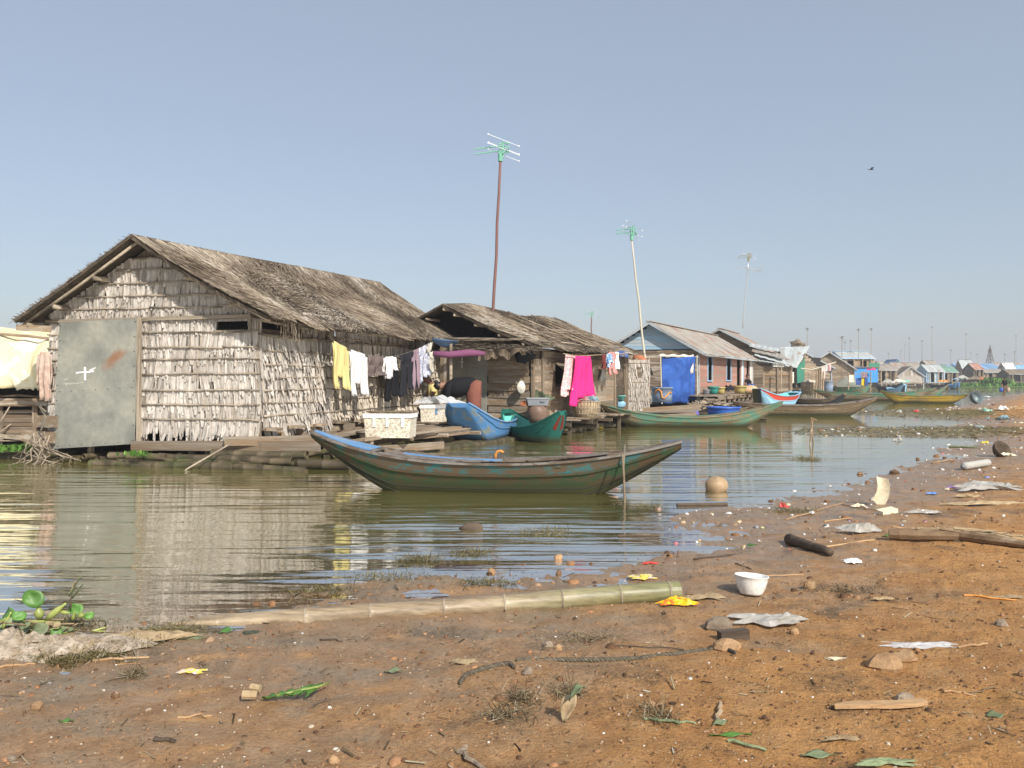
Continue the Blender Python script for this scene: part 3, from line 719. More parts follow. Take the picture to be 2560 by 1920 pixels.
# door: zinc sheet on a wooden frame, a white cross chalked on it
m, nt, p = newmat("dull zinc sheet"); v = coords(nt); n1 = noise(nt, v, 1.5, 7.0, 0.62); n2 = noise(nt, v, 9.0, 4.0)
c = ramp(nt, n1, [(0.3, (0.20, 0.205, 0.175)), (0.5, (0.29, 0.29, 0.245)), (0.72, (0.39, 0.37, 0.30))])
vd = nd(nt, 'ShaderNodeVectorMath', operation='SUBTRACT'); tcz = nd(nt, 'ShaderNodeTexCoord'); lk(nt, tcz.outputs['Object'], vd.inputs[0]); vd.inputs[1].default_value = (-3.18, -.12, 2.02)
vr = nd(nt, 'ShaderNodeVectorRotate', rotation_type='Y_AXIS'); vr.inputs['Angle'].default_value = rad(35); lk(nt, vd.outputs[0], vr.inputs['Vector'])
vm = nd(nt, 'ShaderNodeVectorMath', operation='MULTIPLY'); vm.inputs[1].default_value = (2.4, 0.1, 6.5); lk(nt, vr.outputs[0], vm.inputs[0])
ln = nd(nt, 'ShaderNodeVectorMath', operation='LENGTH'); lk(nt, vm.outputs[0], ln.inputs[0])
rf = ramp(nt, maths(nt, 'ADD', ln.outputs['Value'], maths(nt, 'MULTIPLY_ADD', noise(nt, v, 5.0, 5.0), 1.6, -.8)), [(0.25, 0.85), (0.95, 0.0)])
c = mixc(nt, rf, c, (0.30, 0.135, 0.06)); c = mixc(nt, 1.0, c, ramp(nt, n2, [(0.3, .88), (.7, 1.08)]), 'MULTIPLY')
lk(nt, c, p.inputs['Base Color']); p.inputs['Metallic'].default_value = 0.25; p.inputs['Roughness'].default_value = 0.62; bump(nt, n1, p, .25, .03); MT['zinc_door'] = m
MT['chalk'] = mat_plain("white chalk paint", (0.80, 0.80, 0.78), 0.8)
MT['chalk_faint'] = mat_plain("faint chalk scrawl", (0.50, 0.50, 0.42), 0.8)
def dpt(u, v, off=0.0):   # door surface, u 0..1 left-right, v 0..1 bottom-top
    bl, br, tr_, tl = Vector((-4.62, -.16, .23)), Vector((-2.70, -.12, .37)), Vector((-2.67, -.10, 2.81)), Vector((-4.50, -.12, 2.76))
    q = bl.lerp(br, u).lerp(tl.lerp(tr_, u), v); return q + Vector((0, -.015 * math.sin(math.pi * u) - off + 0.006 * math.sin(v * 9 + u * 5), 0))
dmb = MB(); dmb.sheet(lambda u, v: dpt(u, v), 8, 12, -.006); door = dmb.build('door', MT['zinc_door'], H1)
def stroke(mbx, pts, w):
    for (a_, b_) in zip(pts[:-1], pts[1:]):
        A_, B_ = dpt(*a_, .010), dpt(*b_, .010); mbx.bar(A_, B_, .004, w, up=(0, 0, 1) if abs(b_[0] - a_[0]) * 1.9 > abs(b_[1] - a_[1]) * 2.5 else (1, 0, 0))
cr = MB()
stroke(cr, [(.365, .635), (.372, .585), (.375, .53)], .045); stroke(cr, [(.255, .592), (.37, .597)], .026); stroke(cr, [(.37, .592), (.48, .600)], .036); stroke(cr, [(.43, .607), (.50, .625)], .02)
cr.build('painted_cross', MT['chalk'], door)
sc = MB(); rq = random.Random(4)
pts = [(.10, .510), (.15, .513), (.13, .498), (.155, .505), (.17, .515), (.185, .500), (.20, .512), (.215, .503), (.23, .516), (.245, .504), (.26, .511), (.275, .503), (.29, .514), (.31, .508), (.335, .515), (.36, .512)]
stroke(sc, pts, .009); stroke(sc, [(.11, .545), (.15, .548)], .016); sc.build('scrawl', MT['chalk_faint'], door, kind='stuff')
nl = MB()
for i in range(9):
    for e in (.02, .98): q = dpt(e, .03 + i * .118, .012); nl.box(q, (.016, .008, .016))
for i in range(7):
    for e in (.02, .45): q = dpt(.06 + i * .15, e, .012); nl.box(q, (.014, .008, .014))
nl.build('nail', MT['black'], door, kind='stuff')
fr1 = plank(H1, 'door_frame', (-2.64, -.10, .2), (-2.62, -.09, 2.84), .07, .07, MT['batten'], up=(1, 0, 0))

# floor, beams and joist ends under the fringe
plank(H1, 'beam', (-2.75, -.12, .33), (1.2, -.02, .40), .19, .07, MT['plank_grey'])
plank(H1, 'beam', (-.62, -.22, .47), (1.5, .35, .50), .17, .06, MT['plank_grey'])
plank(H1, 'beam', (-W1 - .35, -.3, .50), (-4.5, -.25, .45), .22, .07, MT['plank_brown'])
plank(H1, 'beam', (-W1 - .1, -.2, .78), (-4.5, -.2, .78), .24, .06, MT['plank_grey'])
for x in np.arange(-4.6, .1, .62): plank(H1, 'joist', (x, .08, .56), (x + .02, 2.5, .56), .10, .08, MT['plank_dark'])
for x in (-3.9, -2.62, -1.55, -1.18, -.1): plank(H1, 'post', (x, .06, -.1), (x, .06, .85), .10, .08, MT['plank_brown'], up=(1, 0, 0))
for y in np.arange(.5, 9.8, .75): plank(H1, 'joist', (-1.5, y, .56), (.18, y, .56), .12, .09, MT['plank_grey'])
for y in (.1, 1.0, 1.9, 2.8, 3.9, 5.0): plank(H1, 'deck_board', (.02, y, .70 - .02 * (y % 2)), (.30, y + .06, .68), .05, .34, MT['plank_grey'])
plank(H1, 'beam', (.12, .3, .42), (.16, 9.8, .46), .16, .07, MT['plank_brown'])
for i in range(46):
    x = -4.75 + .105 * i + rb.uniform(-.03, .03); z = rb.choice([.02, .10, -.03, .05])
    bamboo_float(H1, (x, -.18 + rb.uniform(-.15, .15), z), (x + rb.uniform(-.1, .1), 4.6, z + .02), rb.uniform(.05, .07), i)
for i in range(30):
    y = 5.0 + .155 * i; bamboo_float(H1, (-4.6, y, rb.choice([.02, .08])), (.1 + rb.uniform(-.2, .1), y, .03), .065, i + 60)
plank(H1, 'added_dark_panel', (-W1 - .1, 4.9, .28), (.1, 4.9, .28), .66, .04, MT['plank_dark'], rough=.3); plank(H1, 'added_dark_panel', (-W1 - .05, .3, .28), (-W1 - .05, 9.8, .28), .66, .04, MT['plank_dark'], rough=.3)  # dark panels added below the floor to block the bright view through
plank(H1, 'added_dark_panel', (-.25, 2.2, .30), (-.25, 9.8, .30), .56, .04, MT['plank_dark'], rough=.3)  # one more added dark panel, closing the see-through gap along the side
# bundle lying across the front
for i, (x0, x1, y, z, r) in enumerate([(-3.35, -2.1, -.55, .02, .075), (-3.15, -1.9, -.68, .03, .06), (-2.75, .3, -.48, .10, .07), (-2.6, -.2, -.62, .03, .075), (-1.9, .9, -.42, .16, .075), (-1.2, 1.25, -.55, .04, .065), (.0, 1.9, -.30, .09, .08), (-2.95, -1.7, -.50, .17, .07), (.4, 2.3, -.15, .02, .075), (-.9, 1.0, -.2, .22, .08)]):
    bamboo_float(H1, (x0, y, z), (x1, y + rb.uniform(-.02, .15), z + rb.uniform(-.02, .02)), r, 200 + i)
log(H1, 'mooring_pole', [(-1.35, -.35, .35), (-2.05, -1.35, -.15)], .018, MT['batten'], 6) if False else None
log(H1, 'stake', [(-.32, -.45, .46), (-.9, -.95, .02), (-1.05, -1.1, -.2)], .016, MT['batten'], 6)
# porch deck running along the side, on a sunken hull
DK = H1
for i, (x0, y0, x1, y1, z, w) in enumerate([(.25, 3.6, 1.9, 8.0, .42, .22), (.5, 3.3, 2.15, 7.7, .40, .22), (.75, 3.0, 2.4, 7.4, .38, .22), (1.0, 2.8, 2.6, 7.0, .36, .20), (.15, 4.2, 1.5, 8.4, .44, .2)]):
    plank(DK, 'deck_board', (x0, y0, z), (x1, y1, z + .06), .03, w, MT['plank_brown'])
plank(DK, 'deck_board', (1.05, 2.1, .36), (1.9, 5.6, .44), .05, .24, MT['plank_grey'])
plank(DK, 'deck_edge', (.45, 1.5, .26), (2.45, 6.6, .36), .15, .05, MT['plank_brown'])
plank(DK, 'deck_edge', (.7, 1.45, .14), (2.2, 3.9, .14), .16, .05, MT['plank_grey'])
for i, f in enumerate((.1, .35, .6, .85)): plank(DK, 'joist', (.1 + 1.7 * f, 2.0 + 4.6 * f, .30), (1.0 + 1.7 * f, 1.9 + 4.6 * f, .30), .09, .08, MT['plank_brown'])
for i in range(9): bamboo_float(DK, (.35 + i * .15, 1.7 + i * .1, .02), (2.0 + i * .12, 6.8 + i * .1, .03), .07, 300 + i)
for i in range(7): plank(DK, 'deck_board', (.1 + .05 * i, 6.3 + i * .28, .52), (2.1, 6.1 + i * .28, .50), .03, .25, MT['plank_brown'])
for f in (.15, .5, .9): plank(DK, 'post', (.9 + 1.2 * f, 3.0 + 4.5 * f, -.1), (.9 + 1.2 * f, 3.0 + 4.5 * f, .36), .09, .08, MT['plank_brown'], up=(1, 0, 0))
# porch post at the far corner and boarding beyond
p_ = loc_in(H1, W(1113, 900, 22.6)); plank(H1, 'post', (p_.x, p_.y, .3), (p_.x, p_.y, 2.62), .24, .12, MT['plank_brown'], up=(1, 0, 0))
p_ = loc_in(H1, W(1127, 900, 22.4)); log(H1, 'post', [(p_.x, p_.y, .3), (p_.x, p_.y, 2.6)], .045, MT['batten'])
# ================================================================== HOUSE 2: plank house with ragged thatch
def onx(o, px, xo):
    """local y at which a point with local x = xo of house frame o is seen in column px"""
    k = (px - 1280.0) / FPX; c, s = math.cos(o.rotation_euler.z), math.sin(o.rotation_euler.z)
    # world = o + x*(c,s) + y*(-s,c)
    return (k * (o.location.y + xo * s) - (o.location.x + xo * c)) / (-s - k * c)
def onz(o, py, x, y):
    Y = (frameM(o) @ Vector((x, y, 0))).y; return CAMZ - (py - HY) / FPX * Y
H2 = empty('plank_house', (.57, 23.3, 0), -math.atan2(.47, .883), "low floating plank house with ragged brown thatch, second house from the left", 'house')
L2 = 7.4; W2 = 5.3
ridge2 = [(-.5, 3.76), (1.0, 3.90), (2.3, 3.86), (4.5, 3.74), (6.2, 3.86), (7.9, 3.80)]
P2R = dict(y0=-.5, y1=7.9, hw=3.05, xc=-2.65, side=1, ridge=ridge2, eave=[(-.5, 2.56), (1.5, 2.50), (4, 2.47), (7.9, 2.55)], sag=.08, und=.05)
P2L = dict(y0=-.5, y1=7.9, hw=3.0, xc=-2.65, side=-1, ridge=ridge2, eave=[(-.5, 2.6), (7.9, 2.55)], sag=.05, und=.03)
roof_slab(H2, P2R, MT['thatch_base'], 'roof', .06); roof_slab(H2, P2L, MT['thatch_base'], 'roof', .06)
thatch_slope(H2, P2R, MT['thatch'], 24, 30, 33, .45, lambda s, t: -.5 + .5 * np.sin(s * 9), fringe=.12, w=.022)
thatch_slope(H2, P2L, MT['thatch'], 14, 16, 34, .45, None, w=.022)
rb = random.Random(22)
for i in range(15):   # long poles and battens laid over the thatch
    s = rb.uniform(.1, .9); q0 = roof_pt(P2R, np.array([s]), np.array([rb.uniform(.0, .3)]))[0]; q1 = roof_pt(P2R, np.array([min(1, s + rb.uniform(.0, .15))]), np.array([rb.uniform(.6, 1.0)]))[0]
    q0[2] += .11; q1[2] += .10; log(H2, 'roof_pole', wavy(q0, q1, 5, .02, i), .018, rb.choice([MT['batten'], MT['pole']]), 6)
for i in range(10):
    t = rb.uniform(.1, .95); s = rb.uniform(0, .6); q0 = roof_pt(P2R, np.array([s]), np.array([t]))[0]; q1 = roof_pt(P2R, np.array([s + .35]), np.array([t + .02]))[0]
    q0[2] += .1; q1[2] += .1; log(H2, 'roof_pole', wavy(q0, q1, 5, .03, i + 50), .014, MT['batten'], 6)
for t in (.0, .12, .35, .6, .85):
    q0 = roof_pt(P2R, np.array([0.]), np.array([t]))[0]; q1 = roof_pt(P2R, np.array([.9]), np.array([t]))[0]; q0[2] -= .12; q1[2] -= .12; log(H2, 'purlin', [q0, q1], .04, MT['batten'], 8)
for t in (.2, .5): 
    q0 = roof_pt(P2L, np.array([0.]), np.array([t]))[0]; q1 = roof_pt(P2L, np.array([.5]), np.array([t]))[0]; q0[2] -= .12; q1[2] -= .12; log(H2, 'purlin', [q0, q1], .04, MT['batten'], 8)
MT['bwood'] = MT['plank_grey']
MT['tarp_black'] = mat_cloth("black tarpaulin", (0.014, 0.014, 0.017))
mb = MB()
g0 = lambda x: float(roof_pt(P2R if x > -2.65 else P2L, np.array([.06]), np.array([min(1, abs(x + 2.65) / 3.0)]))[0][2]) - .06
xs = np.linspace(-W2, 0, 16)
for a_, b_ in zip(xs[:-1], xs[1:]): mb.hexa([(a_, .22, 2.35), (b_, .22, 2.35), (b_, .25, 2.35), (a_, .25, 2.35), (a_, .22, g0(a_)), (b_, .22, g0(b_)), (b_, .25, g0(b_)), (a_, .25, g0(a_))])
mb.build('gable_sheet', MT['tarp_black'], H2)
log(H2, 'tie_pole', [(-4.6, -.1, 2.82), (-2.0, -.1, 2.83)], .02, MT['batten'], 6)
# side wall
yw0, yw1 = onx(H2, 1388, 0), onx(H2, 1412, 0); yd0, yd1 = onx(H2, 1536, 0), onx(H2, 1565, 0)
HZ = [(yw0, yw1, 1.47, 2.08), (yd0, yd1, .3, 2.5)]
board_wall(H2, 'board', MT['plank_grey'], (0, 0, 0), (0, 1, 0), 0, .55, .52, 2.2, .165, hole=HZ, seed=3)
board_wall(H2, 'board', MT['plank_grey'], (.0, 0, 0), (0, 1, 0), .62, L2, .52, 2.42, .175, hole=HZ, seed=4, seg=(1.0, 2.4), rough=1.5)
mb = MB(); 
for (a_, b_, c_, d_) in [(0, yw0, .5, 2.5), (yw0, yw1, .5, 1.47), (yw0, yw1, 2.08, 2.5), (yw1, L2, .5, 2.5)]: mb.box((-.05, (a_ + b_) / 2, (c_ + d_) / 2), (.02, b_ - a_, d_ - c_))
mb.box((-W2, L2 / 2, 1.5), (.02, L2, 2.2)); mb.box((-2.6, L2, 1.6), (W2, .02, 2.2)); mb.box((-2.65, L2 / 2, .5), (W2, L2, .04)); mb.build('inner_wall', MT['plank_dark'], H2)
plank(H2, 'post', (.03, .60, .3), (.03, .62, 2.45), .11, .05, MT['plank_grey'], up=(0, 1, 0))
for y in (0.02, yd0 - .05, yd1 + .04, L2): plank(H2, 'post', (.02, y, .2), (.02, y, 2.5), .10, .08, MT['plank_grey'], up=(0, 1, 0))
board_wall(H2, 'door_board', MT['plank_dark'], (-.03, 0, 0), (0, 1, 0), yd0, yd1, .35, 2.4, 1.0, seed=9)
plank(H2, 'door_rail', (-.01, yd0, 1.35), (-.01, yd1, 1.36), .09, .04, MT['plank_grey'])
# shutter propped open
sh = MB(); y0, y1 = yw0 - .02, yw1 + .35
sh.hexa([(.03, y0, 2.08), (.46, y0 + .05, 1.74), (.46, y1 - .2, 1.72), (.03, y1 - .3, 2.06), (.05, y0, 2.11), (.48, y0 + .05, 1.77), (.48, y1 - .2, 1.75), (.05, y1 - .3, 2.09)])
sh.build('shutter', MT['plank_grey'], H2); 
# gable boards, zinc sheet and dark entrance
board_wall(H2, 'board', MT['plank_grey'], (0, 0, 0), (1, 0, 0), -1.45, -.08, .45, 2.55, .20, seed=6, seg=(2, 3), rough=1.6, tilt=-.14)
zs = MB(); zs.sheet(lambda u, v: (-2.75 + 1.3 * u, -.03 + .02 * math.sin(u * 7), .35 + 2.2 * v), 6, 6, -.01); zs.build('zinc_panel', MT['zinc_door'], H2)
cr = MB(); cr.bar((-2.28, -.06, 1.95), (-2.28, -.06, 2.25), .02, .02, up=(0, 1, 0)); cr.bar((-2.36, -.06, 2.12), (-2.22, -.06, 2.12), .02, .02); cr.build('painted_cross', MT['chalk'], H2)
mb = MB(); mb.box((-4.0, .1, 1.4), (2.5, .03, 2.1)); mb.build('entrance_shade', MT['black'], H2)  # black sheet stands in for the shade inside the open entrance
# lean-to thatch over the gable front
LT = dict(y0=-3.6, y1=.1, hw=.85, xc=0, side=1, ridge=[(-3.6, .50), (.1, .50)], eave=[(-3.6, .30), (.1, .26)], sag=.02, und=.04)
lt = MB(); lt.sheet(lambda u, v: (-3.4 + 3.7 * u, .1 - .85 * v, 2.72 - .30 * v + .04 * math.sin(u * 9) - .08 * u), 12, 4, .03); lt.build('lean_to_roof', MT['thatch_base'], H2)
rs_ = np.random.RandomState(5); k = 1500
u = rs_.rand(k); v = rs_.rand(k) * .9; a = np.stack([-3.4 + 3.7 * u, .1 - .85 * v, 2.75 - .30 * v - .08 * u + .04 * rs_.rand(k)], 1)
b = a + np.stack([rs_.normal(.25, .18, k), -.12 - .16 * rs_.rand(k), rs_.normal(-.05, .03, k)], 1)
V, F = prisms(a, b, np.tile((0., 0., 1.), (k, 1)), .022, .014); np_mesh('thatch', V, F, MT['thatch'], {'rnd': np.repeat(rs_.rand(k), 6)}, H2, kind='stuff')
for i in range(10): x = -3.5 + i * .12; log(H2, 'roof_pole', wavy((x, -.2 - .07 * i, 2.80), (x + 2.6, -.3 - .07 * i, 2.70), 5, .03, i), .017, MT['batten'], 6)
# ragged bark flap hanging at the corner
fl = MB(); rq = random.Random(2); hz = [rq.uniform(.1, .32) for _ in range(25)]
fl.sheet(lambda u, v: (-1.3 + 1.5 * u, -.75 - .05 * v + .03 * math.sin(u * 22), 2.44 - hz[int(u * 24)] * v - .03 * math.sin(u * 6)), 24, 3, .006); fl.build('bark_flap', MT['leafwarm'], H2)
# floor, float logs and side deck
for i in range(20): y = .15 + .38 * i; log(H2, 'float_log', [(-5.2, y, .08), (.35 + rb.uniform(-.1, .25), y, .08)], .09, MT['bamboo_wet'], 8)
plank(H2, 'beam', (.05, -.1, .40), (.08, 7.4, .42), .18, .08, MT['plank_brown']); plank(H2, 'beam', (-5.2, -.08, .38), (.1, -.08, .40), .18, .08, MT['plank_brown'])
for i in range(24): y = .2 + .31 * i; plank(H2, 'deck_board', (.08, y, .47), (.75 + rb.uniform(-.1, .35), y + rb.uniform(-.04, .04), .46 + rb.uniform(-.02, .02)), .03, .24, MT['plank_brown'])
for y in (.4, 2.0, 3.6, 5.2, 6.8): plank(H2, 'joist', (.0, y, .36), (1.0, y, .34), .10, .08, MT['plank_dark'])
for y in (1.0, 3.0, 5.0): plank(H2, 'post', (.7, y, -.2), (.7, y, .42), .09, .09, MT['plank_dark'], up=(0, 1, 0))

# ================================================================== generic gabled house
MT['zinc'] = mat_mottle("weathered corrugated iron", (0.25, 0.22, 0.185), (0.40, 0.37, 0.32), 1.6, 0.6, (1, .35, 1), .2, .01, (0.28, 0.15, 0.10), 0.28, .10)
MT['zinc_pale'] = mat_mottle("pale corrugated iron", (0.36, 0.39, 0.38), (0.50, 0.53, 0.52), 1.2, 0.5, (1, .4, 1), .2, .01, (0.30, 0.24, 0.19), 0.15, .08)
MT['zinc_red'] = mat_mottle("rusted iron roof", (0.33, 0.13, 0.08), (0.44, 0.24, 0.17), 1.2, 0.6, (1, .4, 1), .2, .01, (0.45, 0.42, 0.38), 0.35, .2)
MT['zinc_white'] = mat_mottle("white roof sheet", (0.60, 0.60, 0.58), (0.78, 0.78, 0.76), 1.2, 0.5, (1, 1, 1), .1, .01)
MT['zinc_green'] = mat_mottle("green roof sheet", (0.10, 0.22, 0.16), (0.20, 0.34, 0.26), 1.2, 0.6, (1, 1, 1), .1, .01)
MT['zinc_blue'] = mat_mottle("blue roof sheet", (0.12, 0.27, 0.48), (0.22, 0.38, 0.58), 1.2, 0.55, (1, 1, 1), .1, .01)
MT['thatch_far'] = mat_mottle("old thatch", (0.15, 0.115, 0.075), (0.29, 0.235, 0.165), 7.0, 0.95, (1, 1, 1), .6, .05, (0.08, 0.06, 0.04), .3, .1)
MT['paint_blue'] = mat_plank("light blue paint", (0.25, 0.42, 0.62), (0.36, 0.55, 0.74), (0.45, 0.48, 0.48), .15, .06)
MT['paint_brightblue'] = mat_plank("bright blue sheet", (0.04, 0.22, 0.55), (0.07, 0.30, 0.66), None, 0, .05)
MT['paint_green'] = mat_plain("green sheet", (0.03, 0.19, 0.12), .7)
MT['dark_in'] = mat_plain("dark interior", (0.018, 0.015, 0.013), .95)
MT['trim'] = mat_plank("trim board", (0.30, 0.32, 0.33), (0.48, 0.52, 0.54), (0.25, 0.2, 0.16), .2, .1)
def gable_house(name, label, C, d, L, Wd, floor, eave, ridge, wall='plank_grey', roof='zinc', gable=None, nroof=10, bh=.2, over=.35, overf=.4, wins=(), doors=(), group=None, front_open=False, roofname='roof_sheet', trim='trim', boards=True, sag=.02, floats=True, gholes=(), cat='house', pitch=.13):
    """C: near right corner on the water, d: direction of the right-hand wall going away"""
    dn = Vector((d[0], d[1], 0)).normalized()
    o = empty(name, (C[0], C[1], 0), -math.atan2(dn.x, dn.y), label, cat, group)
    rd = [(-overf, ridge), (L + overf, ridge)]; ev = eave - over * (ridge - eave) / (Wd / 2)
    PR = dict(y0=-overf, y1=L + overf, hw=Wd / 2 + over, xc=-Wd / 2, side=1, ridge=rd, eave=[(-overf, ev), (L + overf, ev)], sag=sag, und=.008)
    PL = dict(PR); PL['side'] = -1
    if roof.startswith('zinc'):
        corrugated(o, PR, MT[roof], nroof, roofname, pitch=pitch); corrugated(o, PL, MT[roof], max(2, nroof // 3), roofname, pitch=pitch)
        plank(o, 'ridge_cap', (-Wd / 2, -overf - .02, ridge + .02), (-Wd / 2, L + overf + .02, ridge + .02), .04, .30, MT[roof], rough=.3)
    else:
        roof_slab(o, PR, MT[roof], 'roof', .12, 24, 8); roof_slab(o, PL, MT[roof], 'roof', .12, 24, 8)
    for P_ in (PR, PL):
        q0 = roof_pt(P_, np.array([0.]), np.array([0.]))[0]; q1 = roof_pt(P_, np.array([0.]), np.array([1.]))[0]; q0[2] -= .05; q1[2] -= .05
        plank(o, 'barge_board', q0, q1, .14, .03, MT[trim], rough=.4)
    plank(o, 'fascia', (PR['xc'] + PR['hw'], -overf, ev - .04), (PR['xc'] + PR['hw'], L + overf, ev - .04), .13, .03, MT[trim], rough=.4)
    zt = lambda x: eave + (ridge - eave) * (1 - abs(x + Wd / 2) / (Wd / 2)) - .06
    if boards:
        board_wall(o, 'board', MT[wall], (0, 0, 0), (0, 1, 0), 0, L, floor, eave, bh, hole=list(wins) + list(doors), seed=int(C[1]), seg=(2.5, 5), rough=.6)
        if not front_open: board_wall(o, 'board', MT[wall], (0, 0, 0), (1, 0, 0), -Wd, 0, floor, eave, bh, seed=int(C[1]) + 1, seg=(2, 4), rough=.6, tilt=-.08, hole=gholes)
        board_wall(o, 'gable_board', MT[gable or wall], (0, .0 if not front_open else .02, 0), (1, 0, 0), -Wd, 0, eave, ridge, bh, ztop=zt, seed=3, seg=(4, 6), rough=.5, tilt=-.08)
    mb = MB(); y = 0; xi = -.05
    hs_ = sorted(list(wins) + list(doors))
    for (a, b, c_, d_) in hs_:
        if a > y: mb.box((xi, (a + y) / 2, (floor + eave) / 2), (.03, a - y, eave - floor))
        if c_ > floor: mb.box((xi, (a + b) / 2, (floor + c_) / 2), (.03, b - a, c_ - floor))
        if d_ < eave: mb.box((xi, (a + b) / 2, (eave + d_) / 2), (.03, b - a, eave - d_))
        y = b
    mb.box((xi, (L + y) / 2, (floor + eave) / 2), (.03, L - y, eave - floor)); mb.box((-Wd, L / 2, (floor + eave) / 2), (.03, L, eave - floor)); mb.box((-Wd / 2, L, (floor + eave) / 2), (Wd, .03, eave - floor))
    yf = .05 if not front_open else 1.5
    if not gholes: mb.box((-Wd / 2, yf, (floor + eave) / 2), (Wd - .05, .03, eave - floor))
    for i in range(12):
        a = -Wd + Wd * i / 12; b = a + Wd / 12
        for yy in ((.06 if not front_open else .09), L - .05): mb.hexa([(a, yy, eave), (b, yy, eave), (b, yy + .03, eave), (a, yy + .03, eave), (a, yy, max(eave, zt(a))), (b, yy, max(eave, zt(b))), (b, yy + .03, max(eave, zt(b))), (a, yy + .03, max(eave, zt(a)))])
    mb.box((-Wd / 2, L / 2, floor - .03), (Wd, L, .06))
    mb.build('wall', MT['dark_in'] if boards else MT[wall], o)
    for (a, b, c_, d_) in wins:
        f = MB(); 
        for (p_, q_, w_, h_) in (((a + b) / 2, c_, b - a + .1, .06), ((a + b) / 2, d_, b - a + .1, .06)): f.box((.03, p_, q_), (.05, w_, h_))
        f.box((.031, a, (c_ + d_) / 2), (.05, .06, d_ - c_)); f.box((.031, b, (c_ + d_) / 2), (.05, .06, d_ - c_)); f.build('window', MT['paint_blue'], o)
    for x in (0, -Wd): plank(o, 'corner_post', (x, -.02, 0), (x, -.02, eave), .12, .1, MT[trim], up=(1, 0, 0))
    plank(o, 'corner_post', (0.02, L, 0), (0.02, L, eave), .12, .1, MT[trim], up=(1, 0, 0))
    if floats:
        n = max(3, int(L / 1.2)); 
        for i in range(n): y = L * (i + .5) / n; log(o, 'float_log', [(-Wd - .2, y, .05), (.5, y, .05)], .16, MT['bamboo_wet'], 8)
        for i in range(max(3, n // 2)): y = L * (i + .1) / max(3, n // 2); plank(o, 'post', (.1, y, -.1), (.1, y, floor), .12, .1, MT['plank_dark'], up=(0, 1, 0))
        plank(o, 'beam', (.1, 0, floor - .1), (.1, L, floor - .1), .16, .08, MT['plank_brown']); plank(o, 'beam', (-Wd, -.1, floor - .1), (.1, -.1, floor - .1), .16, .08, MT['plank_brown'])
    return o
# house 3: pink boards, pale blue gable, iron roof
d3 = (6.3, 12.8)
tmp = empty('t', (9.0, 40.0, 0), -math.atan2(*d3)); 
w3 = [(onx(tmp, a, 0), onx(tmp, b, 0), 1.50, 2.75) for a, b in ((1768, 1779), (1815, 1826))]
dr3 = [(onx(tmp, 1842, 0), onx(tmp, 1850, 0), .95, 2.95), (onx(tmp, 1866, 0), onx(tmp, 1872, 0), .95, 2.95)]
bpy.data.objects.remove(tmp)
H3 = gable_house('pink_house', "pink boarded floating house with light blue gable and grey corrugated iron roof", (9.0, 40.0), d3, 14.2, 4.7, .92, 3.06, 4.42, 'plank_pink', 'zinc', 'plank_blue', 22, .165, .45, .38, w3, dr3, front_open=True)
for y, mt_ in ((dr3[0][1] + .35, 'plank_white'), (dr3[0][1] + .75, 'paint_blue'), (dr3[1][1] + .3, 'plank_white'), (14.0, 'plank_white')): plank(H3, 'door_jamb', (.06, y, .95), (.06, y, 2.95), .42 if mt_ == 'plank_white' else .12, .05, MT[mt_], up=(0, 1, 0), rough=.3)
# porch deck of house 3
rb = random.Random(31)
for i in range(34): y = -2.0 + i * .42; plank(H3, 'deck_board', (.1, y, .84), (1.5 + rb.uniform(-.15, .3), y, .82), .04, .36, MT['plank_brown'])
plank(H3, 'deck_edge', (1.45, -2.2, .72), (1.5, 12.2, .74), .14, .06, MT['plank_grey']); plank(H3, 'deck_edge', (1.5, -1.8, .42), (1.5, 11.8, .40), .12, .05, MT['plank_grey'])
for i in range(12): y = -2 + i * 1.15; plank(H3, 'post', (1.42, y, -.2), (1.42, y, .80), .10, .10, MT['plank_grey'], up=(0, 1, 0))
for i in range(10): log(H3, 'float_log', wavy((-3 + i * .45, -2.3 - .1 * (i % 3), .08), (-2.6 + i * .45, .5, .08), 3, .02, i), .11, MT['bamboo_wet'])
# side room panels in front of house 3 (brown boards behind the blue tarp)
board_wall(H3, 'board', MT['plank_brown'], (0, -.1, 0), (1, 0, 0), -4.6, -.02, .9, 3.0, .17, seed=77, tilt=-.08)
# house 4
x4 = gable_house('grey_gabled_house', "grey plank gabled house with brown-edged iron roof behind the pink house", (17.6, 56), (.42, .91), 6.5, 6.9, .9, 3.25, 5.05, 'plank_grey', 'zinc', None, 10, .2, .5, .5)
for i in range(6): plank(x4, 'side_panel', (.08, .35 + i * 1.0, 1.0), (.08, .35 + i * 1.0, 3.1), .8, .03, MT['plank_white'], up=(0, 1, 0), rough=.2)
# patched lean-to rooms on the left of house 4
s4 = empty('lean_to_shed', (15.9, 52.5, 0), -.35, "patched plank lean-to shed under pale tin sheets beside the grey gabled house", 'shed')
board_wall(s4, 'board', MT['plank_grey'], (0, 0, 0), (1, 0, 0), 0, 1.7, .8, 2.35, .26, seed=8, tilt=-.06); board_wall(s4, 'board', MT['plank_grey'], (1.7, 0, 0), (0, 1, 0), 0, 2.5, .8, 2.5, .26, seed=9)
for i, (x0, z0, x1, z1, y) in enumerate([(-.5, 3.1, 1.9, 2.35, -.3), (-.7, 3.35, 1.3, 2.9, .1), (-.3, 2.75, .9, 2.55, -.5), (-.9, 3.7, .9, 3.35, .9)]):
    m_ = MB(); m_.sheet(lambda u, v: (x0 + (x1 - x0) * u, y + 1.3 * v, z0 + (z1 - z0) * u + .25 * v + .02 * math.sin(u * 30)), 14, 2, .02); m_.build('roof_sheet', MT['zinc_pale' if i != 1 else 'zinc'], s4)
mb = MB(); mb.box((.85, .12, 1.6), (1.6, .03, 1.5)); mb.box((.85, 1.2, .78), (1.7, 2.4, .05)); mb.build('inner_wall', MT['dark_in'], s4)
